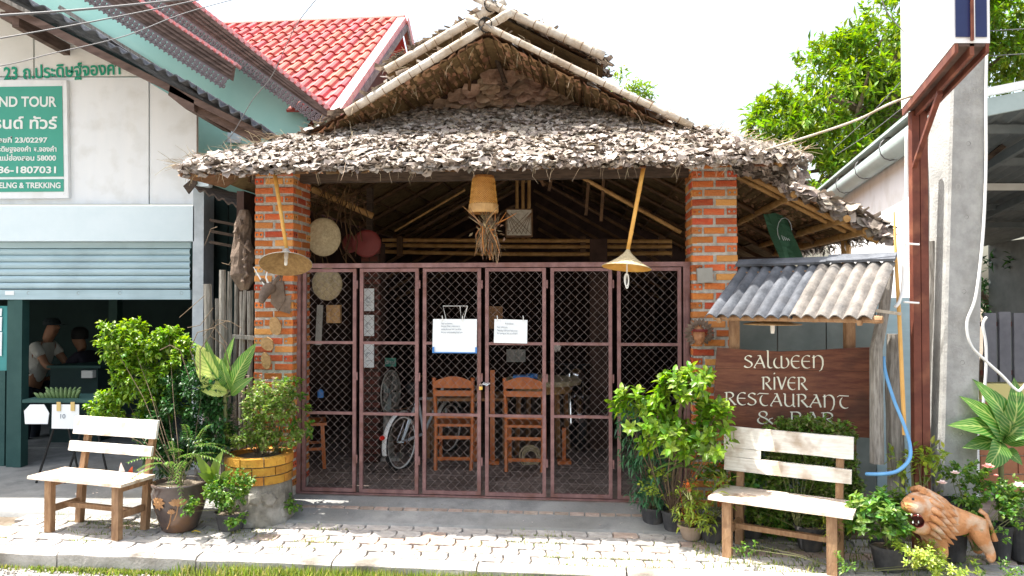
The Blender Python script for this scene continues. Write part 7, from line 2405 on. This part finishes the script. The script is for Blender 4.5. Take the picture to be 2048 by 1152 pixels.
bush('yellow_leaf_sprig', 'small yellow green sprig hanging in front of the drooping shrub', 'plant', pbA, [PB(1300, 870, 5.65, 16, 20), PB(1310, 965, 5.65, 26, 30), PB(1335, 990, 5.65, 20, 20)], L_yg, .04, .02, 40, 7, 'loose', 8, .003)
sp = thing('striped_leaf_plant', 'plant with long arching cream edged leaves in the right plant group', 'plant', at(1372, 1000, 5.62))
L_stripe = vein_mat('striped_leaf', (.10, .22, .04), (.50, .52, .26), .25)
b = at(1372, 935, 5.62)
mm = MB(); mm.tube([at(1372, 1050, 5.65), b], [.009, .007], 6); mm.build('stem', M_bark, sp)
for ex, ey, w_ in ((1310, 928, .035), (1318, 905, .03), (1372, 870, .04), (1345, 880, .03), (1425, 905, .04), (1432, 935, .035), (1400, 880, .035), (1408, 950, .03), (1330, 940, .03)):
    e = at(ex, ey, 5.5); bigleaf('leaf', b, e, w_, L_stripe, sp, sag=.22, fold=.3, nx=2, ny=8, face=(0, -.3, 1))
t_, pbC = pot(1382, 1048, 1075, 52, 5.18, M_claypot, label='small grey clay pot with red tipped plant in the right plant group', taper=.65)
bush('red_tipped_plant', 'plant with orange red tipped leaves in the small clay pot', 'plant', pbC, [PB(1375, 1000, 5.5, 30, 35), PB(1400, 1020, 5.5, 30, 22), PB(1352, 1020, 5.5, 14, 26)], L_yg, .055, .014, 60, 7, 'loose', 16, .004, leafmat('red_stem', (.35, .08, .03), (.45, .14, .05)))
bush('red_flowers', 'small cluster of orange red blooms above the clay pot', 'flowers', at(1380, 1000, 5.15), [PB(1382, 972, 5.42, 12, 8), PB(1352, 1010, 5.42, 6, 18)], L_red, .03, .014, 16, 5, 'loose', 5, .002)
t_, pbD = pot(1424, 1040, 1078, 58, 5.25, M_blackpot, label='black plastic pot just left of the larger bench')
bush('pale_leaf_plant', 'pale spiky leaved plant just left of the larger bench', 'plant', pbD, [PB(1415, 1005, 5.5, 35, 30), PB(1440, 985, 5.5, 26, 30), PB(1405, 1040, 5.45, 26, 18)], L_yg, .07, .016, 70, 7, 'loose', 16, .003)
bush('leafy_pot_plant', 'green leafy plant between the broad leaf shrub and the larger bench', 'plant', pbD + Vector((.05, .1, 0)), [PB(1440, 960, 5.65, 35, 30), PB(1480, 970, 5.65, 30, 35)], L_mid, .07, .03, 46, 7, 'rosette', 10, .003)
# bush behind the larger bench
t_, pbE = pot(1500, 1040, 1070, 60, 5.6, M_blackpot, label='black pot in the shade behind the larger bench, left one')
t_, pbF = pot(1620, 1050, 1095, 60, 5.5, M_blackpot, label='black pot in the shade behind the larger bench, right one')
bush('bench_bush', 'dense small leaved bush with sunlit top behind the larger bench', 'bush', pbF + Vector((-.1, 0, 0)),
     [PB(1570, 862, 5.60, 36, 20, .05), PB(1620, 862, 5.52, 45, 25, .05), PB(1670, 872, 5.44, 42, 24, .05), PB(1550, 905, 5.62, 50, 35, .05), PB(1590, 960, 5.60, 55, 50, .06), PB(1660, 930, 5.47, 50, 45, .05), PB(1680, 990, 5.44, 45, 50, .05), PB(1560, 1020, 5.60, 60, 40, .06), PB(1640, 1030, 5.45, 45, 30, .06)],
     L_basil, .034, .025, 1700, 9, 'loose', 14, .003, shell=.61)
bush('shade_bush', 'dark leafy bush low behind the larger bench seat', 'bush', pbE, [PB(1590, 1040, 5.6, 80, 45, .1), PB(1530, 1000, 5.7, 40, 60, .1), PB(1690, 1000, 5.5, 30, 60, .08)], L_mid, .05, .025, 420, 8, 'loose', 10, .003, shell=.61)
bush('grassy_plant', 'grassy bright leaved plant seen under the larger bench seat', 'plant', at(1670, 1095, 4.95), [PB(1668, 1065, 4.95, 20, 22)], L_yg, .09, .010, 26, 6, 'loose', 6, .002, upf=1.0)
# glossy plant with pot right of the bench
t_, pbG = pot(1778, 1088, 1135, 72, 4.85, M_blackpot, label='black plastic pot between the larger bench and the lion statue')
bush('glossy_plant', 'dense glossy green plant in the black pot left of the lion statue', 'plant', pbG, [PB(1758, 1035, 4.85, 48, 36), PB(1730, 1000, 4.95, 32, 28), PB(1780, 1010, 4.9, 24, 24), PB(1760, 1065, 4.8, 52, 22)], L_mid, .055, .027, 200, 8, 'rosette', 16, .004)
bush('upright_leaf_plant', 'plant with upright pale green leaves at the foot of the utility pole', 'plant', at(1830, 1060, 5.15), [PB(1862, 930, 5.15, 28, 34), PB(1815, 945, 5.2, 18, 45), PB(1845, 975, 5.1, 40, 22)], L_yg, .07, .028, 54, 6, 'loose', 14, .005, M_stem, upf=1.0)
# roses
rose = bush('rose_bush', 'rose bush with one pink and several pale blooms behind the lion statue', 'rose bush', at(1950, 1100, 5.05),
     [PB(1930, 965, 5.1, 45, 45), PB(1985, 1010, 5.0, 50, 50), PB(1900, 950, 5.15, 30, 22), PB(2040, 1020, 5.1, 40, 60), PB(1950, 1060, 5.0, 50, 30)], L_mid, .040, .024, 380, 8, 'loose', 30, .004)
def bloom(px, py, Y, r, mat):
    c = at(px, py, Y); m = MB(); k = r * Y / FPX
    for ring_, (n, el, s) in enumerate(((5, .2, 1.0), (5, .7, .85), (4, 1.1, .6), (3, 1.4, .4))):
        for i in range(n):
            a = 2 * pi * i / n + ring_ * .6
            d = Vector((cos(a) * cos(el), sin(a) * cos(el) - .3, sin(el)))
            m.leaf(c, d, Vector((0, 0, 1)) - d * .5, k * 1.1 * s, k * 1.1 * s, .35, -.15)
    m.build('rose_bloom', mat, rose)
bloom(1976, 936, 4.98, 12, L_pink); bloom(1910, 948, 5.02, 9, L_palepink); bloom(1884, 968, 5.0, 10, L_palepink); bloom(2036, 974, 4.98, 13, L_palepink); bloom(1992, 952, 5.0, 5, L_pink)
# dumb cane right
dc2 = thing('dumb_cane', 'large dumb cane with broad veined leaves against the orange tiled wall at right', 'plant', at(2000, 1060, 5.5))
bt = at(2002, 900, 5.5)
m = MB(); m.tube([at(2002, 1080, 5.5), bt, at(2003, 860, 5.48)], [.02, .018, .015], 8); m.build('stem', M_stem, dc2)
for b, e, W, rl_ in (((2000, 880), (1937, 838), .17, .2), ((2000, 890), (1965, 945) if 0 else (1968, 800), .19, .3), ((2003, 880), (2022, 800), .20, -.1), ((2005, 885), (2060, 830), .19, -.2), ((2001, 895), (1955, 880), .15, .1), ((2000, 905), (2040, 915), .11, -.2), ((2006, 880), (2055, 860), .14, -.1), ((2000, 870), (1990, 772), .18, .2), ((2003, 875), (2050, 775), .17, -.3)):
    bb_ = at(*b, 5.46); ee = at(*e, 5.30); bigleaf('leaf', bb_, ee, W * 1.15, L_cane, dc2, sag=.38, roll=rl_ * .6, face=(0, -1, .9), fold=.12)
bigleaf('leaf', at(1998, 880, 5.4), at(1985, 935, 5.1), .17, L_cane, dc2, sag=.2, roll=0, face=(0, -1, .3))
# pots at far right
for px, py, w_, lb in ((2000, 1048, 46, 'grey pot behind the hind legs of the lion statue'), (2046, 1030, 60, 'dark pot at the right edge of the picture'), (1905, 1000, 60, 'black pot behind the back of the lion statue')):
    pot(px, py, 0, w_, 5.15, M_blackpot, label=lb)
# weeds in front of the lion
bush('sunlit_weeds', 'low bright green weeds in front of the lion statue', 'weeds', ground(1850, 1140, -.1), [PB(1850, 1115, 4.65, 48, 26), PB(1900, 1135, 4.6, 55, 18), PB(1810, 1085, 4.75, 22, 22)], L_yg, .035, .014, 190, 9, 'rosette', 26, .002, upf=.8)
bush('corner_weeds', 'dark weeds between the larger bench legs and the black pot', 'weeds', ground(1700, 1145, -.1), [PB(1700, 1125, 4.75, 32, 20), PB(1990, 1140, 4.7, 60, 14), PB(1500, 1100, 5.0, 30, 10)], L_mid, .035, .012, 80, 8, 'loose', 16, .002, upf=.8)
# moss and grass growing between pavers and by the kerb
gr = MB(FM)
def blade(u, v, z, h, w_=.004):
    a = R.uniform(0, 6.28); l = R.uniform(.1, .7) * h
    p = Vector((u, v, z)); x = Vector((sin(a), -cos(a), 0)) * w_
    gr.add([p - x, p + x, p + Vector((cos(a) * l * .5, sin(a) * l * .5, h * .6)) + x * .7, p + Vector((cos(a) * l * .5, sin(a) * l * .5, h * .6)) - x * .7, p + Vector((cos(a) * l, sin(a) * l, h))], [(0, 1, 2, 3), (3, 2, 4)])
for k in range(24000):
    u = R.uniform(-4.2, 2.6)
    dn_ = noise.noise(Vector((u * 1.3, 3, 1))) * .5 + .5 + (.35 if -1.9 < u < 1.0 else -.25)
    if R.random() > dn_: continue
    near = -2.2 < u < 1.0
    v = -1.375 - abs(R.gauss(0, .075 if near else .03))
    blade(u, v, -.222, R.uniform(.02, .12 if near else .045), .005)
for k in range(9000):
    r = R.randrange(0, 6); u = R.uniform(-3.95, 3.4); v = -1.255 + D_ * r + R.gauss(0, .007)
    if R.random() < .35: v = -1.255 + D_ * (r + R.random())
    if noise.noise(Vector((u * 1.8, v * 3, 7))) < (.05 if u > .2 else .18): continue
    blade(u, v, -.104, R.uniform(.006, .026), .003)
for k in range(1800):
    u = R.uniform(-3.9, -1.7); v = R.gauss(-.72, .16)
    if noise.noise(Vector((u * 2.2, v * 4, 2))) < .08: continue
    blade(u, v, -.104, R.uniform(.006, .02), .003)
for k in range(2500):
    u = R.uniform(1.4, 3.8); v = R.uniform(-1.25, -.2)
    if noise.noise(Vector((u * 2.2, v * 4, 5))) < -.05: continue
    blade(u, v, -.104, R.uniform(.01, .05), .004)
o = gr.build('grass', L_grass, kind='stuff')
lt = MB(FM)
for k in range(700):
    u = R.uniform(-3.9, 3.5); v = R.uniform(-1.6, -.05) if R.random() < .8 else R.uniform(0, 1.5)
    z = -.095 if v < -.5 else (rz(u, v) + .004 if v < 0 else .012)
    if v < -1.41: z = -.218
    if v < -.5 and v > -1.41 and R.random() < .5: continue
    a = R.uniform(0, 6.28); lt.leafq((u, v, z + .004), (cos(a), sin(a), .1), (0, 0, 1), R.uniform(.01, .035), R.uniform(.006, .016))
lt.build('leaf_litter', M_thatch, kind='stuff')

# --- big trees
def tree(name, label, base, blobs, nclump, leaves, L, W, mat, trunk_r, limbs=10):
    t = thing(name, label, 'tree', base)
    fm = MB(); base = Vector(base)
    tot = sum((b[1][0] * b[1][2]) for b in blobs)
    cen = sum((b[0] for b in blobs), Vector()) / len(blobs)
    for c, r in blobs:
        nn = int(nclump * r[0] * r[2] / tot)
        for k in range(nn):
            p, d = blobpt(c, r, .45)
            if d.y > .55 and R.random() < .6: continue
            if noise.noise(p * 1.3) < -.10 or noise.noise(p * 3.1) < -.22: continue
            ax = (d + Vector((0, 0, .2)) + rnd_dir() * .4).normalized()
            for q in range(leaves):
                dd = (ax * .6 + rnd_dir() * .9 + Vector((0, 0, -.25))).normalized()
                fm.leafq(p + ax * R.uniform(-.1, .18) + rnd_dir() * .07, dd, Vector((0, 0, 1)) + rnd_dir() * .5, L * R.uniform(.6, 1.2), W)
    fm.build('crown', mat, t, kind='stuff')
    tk = MB(); tk.tube([base, base.lerp(cen, .4) + Vector((.2, 0, 0)), cen], [trunk_r, trunk_r * .75, trunk_r * .4], 10); tk.build('trunk', M_bark, t, smooth=True)
    for k in range(limbs):
        c, r = blobs[k % len(blobs)]
        e, _ = blobpt(c, r, .3); s_ = base.lerp(cen, R.uniform(.45, .95)); mm = MB()
        mid = s_.lerp(e, .5) + Vector((R.gauss(0, .2), R.gauss(0, .2), .3))
        mm.tube([s_, mid, e], [trunk_r * .3, trunk_r * .2, .02], 6); mm.build('limb', M_bark, t)
    return t
tree('mango_tree', 'large sunlit bright green tree rising behind the right end of the thatched roof', (6.5, 15, -.2),
     [PB(1600, 265, 14, 95, 85, 1.2), PB(1690, 230, 14, 105, 100, 1.4), PB(1560, 240, 14.2, 60, 45, .8), PB(1680, 130, 14.5, 75, 55, 1.0), PB(1760, 120, 14.5, 90, 80, 1.2), PB(1800, 50, 14.8, 70, 65, 1.0), PB(1880, 40, 15, 120, 100, 1.4), PB(1720, 330, 13.6, 90, 60, 1.0), PB(1800, 240, 14, 90, 90, 1.2), PB(2000, 70, 15, 110, 110, 1.4), PB(2090, 90, 15, 100, 110, 1.4), PB(1640, 350, 13.4, 55, 40, .8)],
     3900, 13, .20, .066, L_mango, .35, 22)
tree('slender_tree', 'thin leafed small tree peeping over the gable beside the bamboo pole end', (2.6, 17, -.2),
     [PB(1240, 175, 16, 32, 28, .5), PB(1275, 190, 16, 22, 16, .4)], 130, 9, .16, .05, L_mango, .12, 4)
tree('shade_tree', 'dark green tree seen under the open shed roof at right', (8.6, 14, -.2), [PB(2010, 575, 13, 75, 60, 1.2), PB(2110, 560, 13, 75, 70, 1.2), PB(1900, 600, 14, 60, 50, 1)], 420, 12, .18, .055, L_dark, .2, 6)

# ------------------------------------------------------------------ lion statue
ln_ = thing('lion_statue', 'orange terracotta lion statue with open mouth facing left among the plants', 'statue', at(1905, 1110, 4.95))
Y = 4.95; k = Y / FPX
def q_(px, py, dy=0): return at(px, py, Y + dy)
P = [q_(1935, 1035, .03), q_(1900, 1040, .02), q_(1872, 1034, 0), q_(1850, 1020, -.04), q_(1834, 1012, -.10), q_(1822, 1012, -.15), q_(1812, 1015, -.18)]
Rr = [(.105, .11), (.10, .10), (.135, .135), (.145, .14), (.10, .10), (.07, .055), (.052, .036)]
E = [(0, 1), (1, 2), (2, 3), (3, 4), (4, 5), (5, 6)]
def limb(par, pts, rad):
    global P, E, Rr
    prev = par
    for p, r in zip(pts, rad):
        P.append(p); Rr.append(r); E.append((prev, len(P) - 1)); prev = len(P) - 1
limb(0, [q_(1955, 1050, -.02), q_(1962, 1078, -.05), q_(1975, 1095, -.05), q_(1984, 1115, -.06), q_(1978, 1121, -.10)], [(.085, .07), (.06, .055), (.042, .04), (.036, .032), (.034, .02)])
limb(0, [q_(1950, 1050, .10), q_(1950, 1078, .13), q_(1955, 1095, .13), q_(1958, 1108, .13)], [(.075, .06), (.05, .045), (.038, .035), (.034, .03)])
limb(2, [q_(1872, 1065, -.07), q_(1880, 1085, -.08), q_(1888, 1108, -.09), q_(1880, 1116, -.12)], [(.06, .06), (.045, .042), (.036, .034), (.034, .02)])
limb(2, [q_(1855, 1065, .08), q_(1858, 1085, .08), q_(1862, 1108, .08), q_(1854, 1115, .05)], [(.06, .06), (.045, .04), (.035, .034), (.034, .02)])
o = skinned('body', P, E, Rr, M_lion, None, 3); o.parent = ln_; o.location = -Vector(ln_.location)
# lower jaw, mouth, mane ruff, tail, ears, teeth
P2 = [q_(1852, 1052, -.10), q_(1840, 1057, -.16), q_(1826, 1056, -.20)]
o = skinned('lower_jaw', P2, [(0, 1), (1, 2)], [.065, .045, .028], M_lion, None, 2); o.parent = ln_; o.location = -Vector(ln_.location)
m = MB(); m.lathe([(0, .0), (.034, .004), (.040, .06)], q_(1834, 1037, -.185), 12, axis=(-.5, -1, -.1)); m.build('mouth', M_lionmouth, ln_)
for px, py, dz in ((1823, 1028, -1), (1836, 1029, -1), (1826, 1046, 1), (1837, 1046, 1)):
    m = MB(); p = q_(px, py, -.225); m.tube([p, p + Vector((0, 0, .014 * dz))], [.005, .002], 6); m.build('tooth', M_plasticw, ln_)
for rg in range(3):
    for i in range(13):
        a = -2.2 + i * .36 + rg * .15
        cc = q_(1842 + rg * 13, 1022 + rg * 5, -.03 + rg * .02); rr = .135 - .004 * rg
        nd_ = Vector((.15, cos(a) * -1, sin(a)))
        p = cc + Vector((0, nd_.y * rr, nd_.z * rr))
        d = Vector((.8, nd_.y * .25, nd_.z * .25 - .55)).normalized()
        m = MB(); m.tube([p - d * .03, p + nd_ * .012, p + d * .05 + nd_ * .006, p + d * .095], [.014, .024, .018, .004], 6); m.build('mane_lock', M_lion, ln_, smooth=True)
for dy in (-.10, .05):
    m = MB(); p = q_(1846, 984, dy); m.lathe([(0, .03), (.02, .018), (.024, 0)], p, 8, axis=(0, -.4, 1)); m.build('ear', M_lion, ln_, smooth=True)
for dy in (-.22, -.12):
    m = MB(); p = q_(1826, 998, dy); m.lathe([(0, .006), (.007, .003), (.009, 0)], p, 8, axis=(-.6, -1, .2)); m.build('eye', M_black, ln_)
m = MB(); m.tube([q_(1958, 1020, .0), q_(1972, 1030, -.02), q_(1984, 1060, -.03), q_(1990, 1082, -.04)], [.016, .014, .013, .02], 8); m.build('tail', M_lion, ln_, smooth=True)

# ------------------------------------------------------------------ overhead wires
def wire(a, b, Ya, Yb, sag, r, label, mids=None, mat=M_cable):
    p, q = at(*a, Ya), at(*b, Yb)
    if mids: pts = [p] + [at(x, y, Y_) for x, y, Y_ in mids] + [q]
    else: pts = [p, p.lerp(q, .5) - Vector((0, 0, sag)), q]
    cable(pts, r, mat, 'overhead_wire', None, label, 'wire', 5, 8)
wire((-300, 48), (470, -12), 5.0, 6.5, .03, .010, 'thick topmost overhead cable crossing the upper left corner')
wire((-300, 128), (560, -35), 5.2, 6.8, .03, .006, 'second overhead wire crossing in front of the white gable')
wire((-200, 160), (640, -45), 5.2, 6.5, 0, .004, 'lowest kinked wire running over the green Thai lettering', [(0, 132, 5.3), (100, 108, 5.4), (250, 72, 5.6), (390, 20, 6.0)])
wire((635, -5), (445, 290), 6.4, 7.0, 0, .004, 'thin wire falling from the top to the left roof corner', [(590, 55, 6.5), (545, 150, 6.7), (505, 200, 6.8), (470, 260, 6.9)])
wire((1868, 178), (1530, 300), 4.8, 5.4, 0, .009, 'pale rod like wire from the sign box to the thatch', [(1785, 205, 5.0), (1700, 245, 5.1)], M_bambgrey)
wire((1800, 165), (1665, 300), 5.3, 5.6, .02, .003, 'thin wire left of the sign box above the rod')
wire((1830, 195), (1672, 310), 5.3, 5.6, .02, .003, 'thin wire left of the sign box just below the rod')
wire((1760, -10), (1860, 110), 5.0, 5.3, 0, .004, 'dark wire curving down behind the white sign box from the top', [(1775, 25, 5.0), (1800, 55, 5.1)])
wire((1980, 62), (2200, 30), 5.6, 6.0, .03, .004, 'upper thin wire right of the sign box')
wire((1980, 112), (2200, 80), 5.6, 6.0, .03, .004, 'lower thin wire right of the sign box')
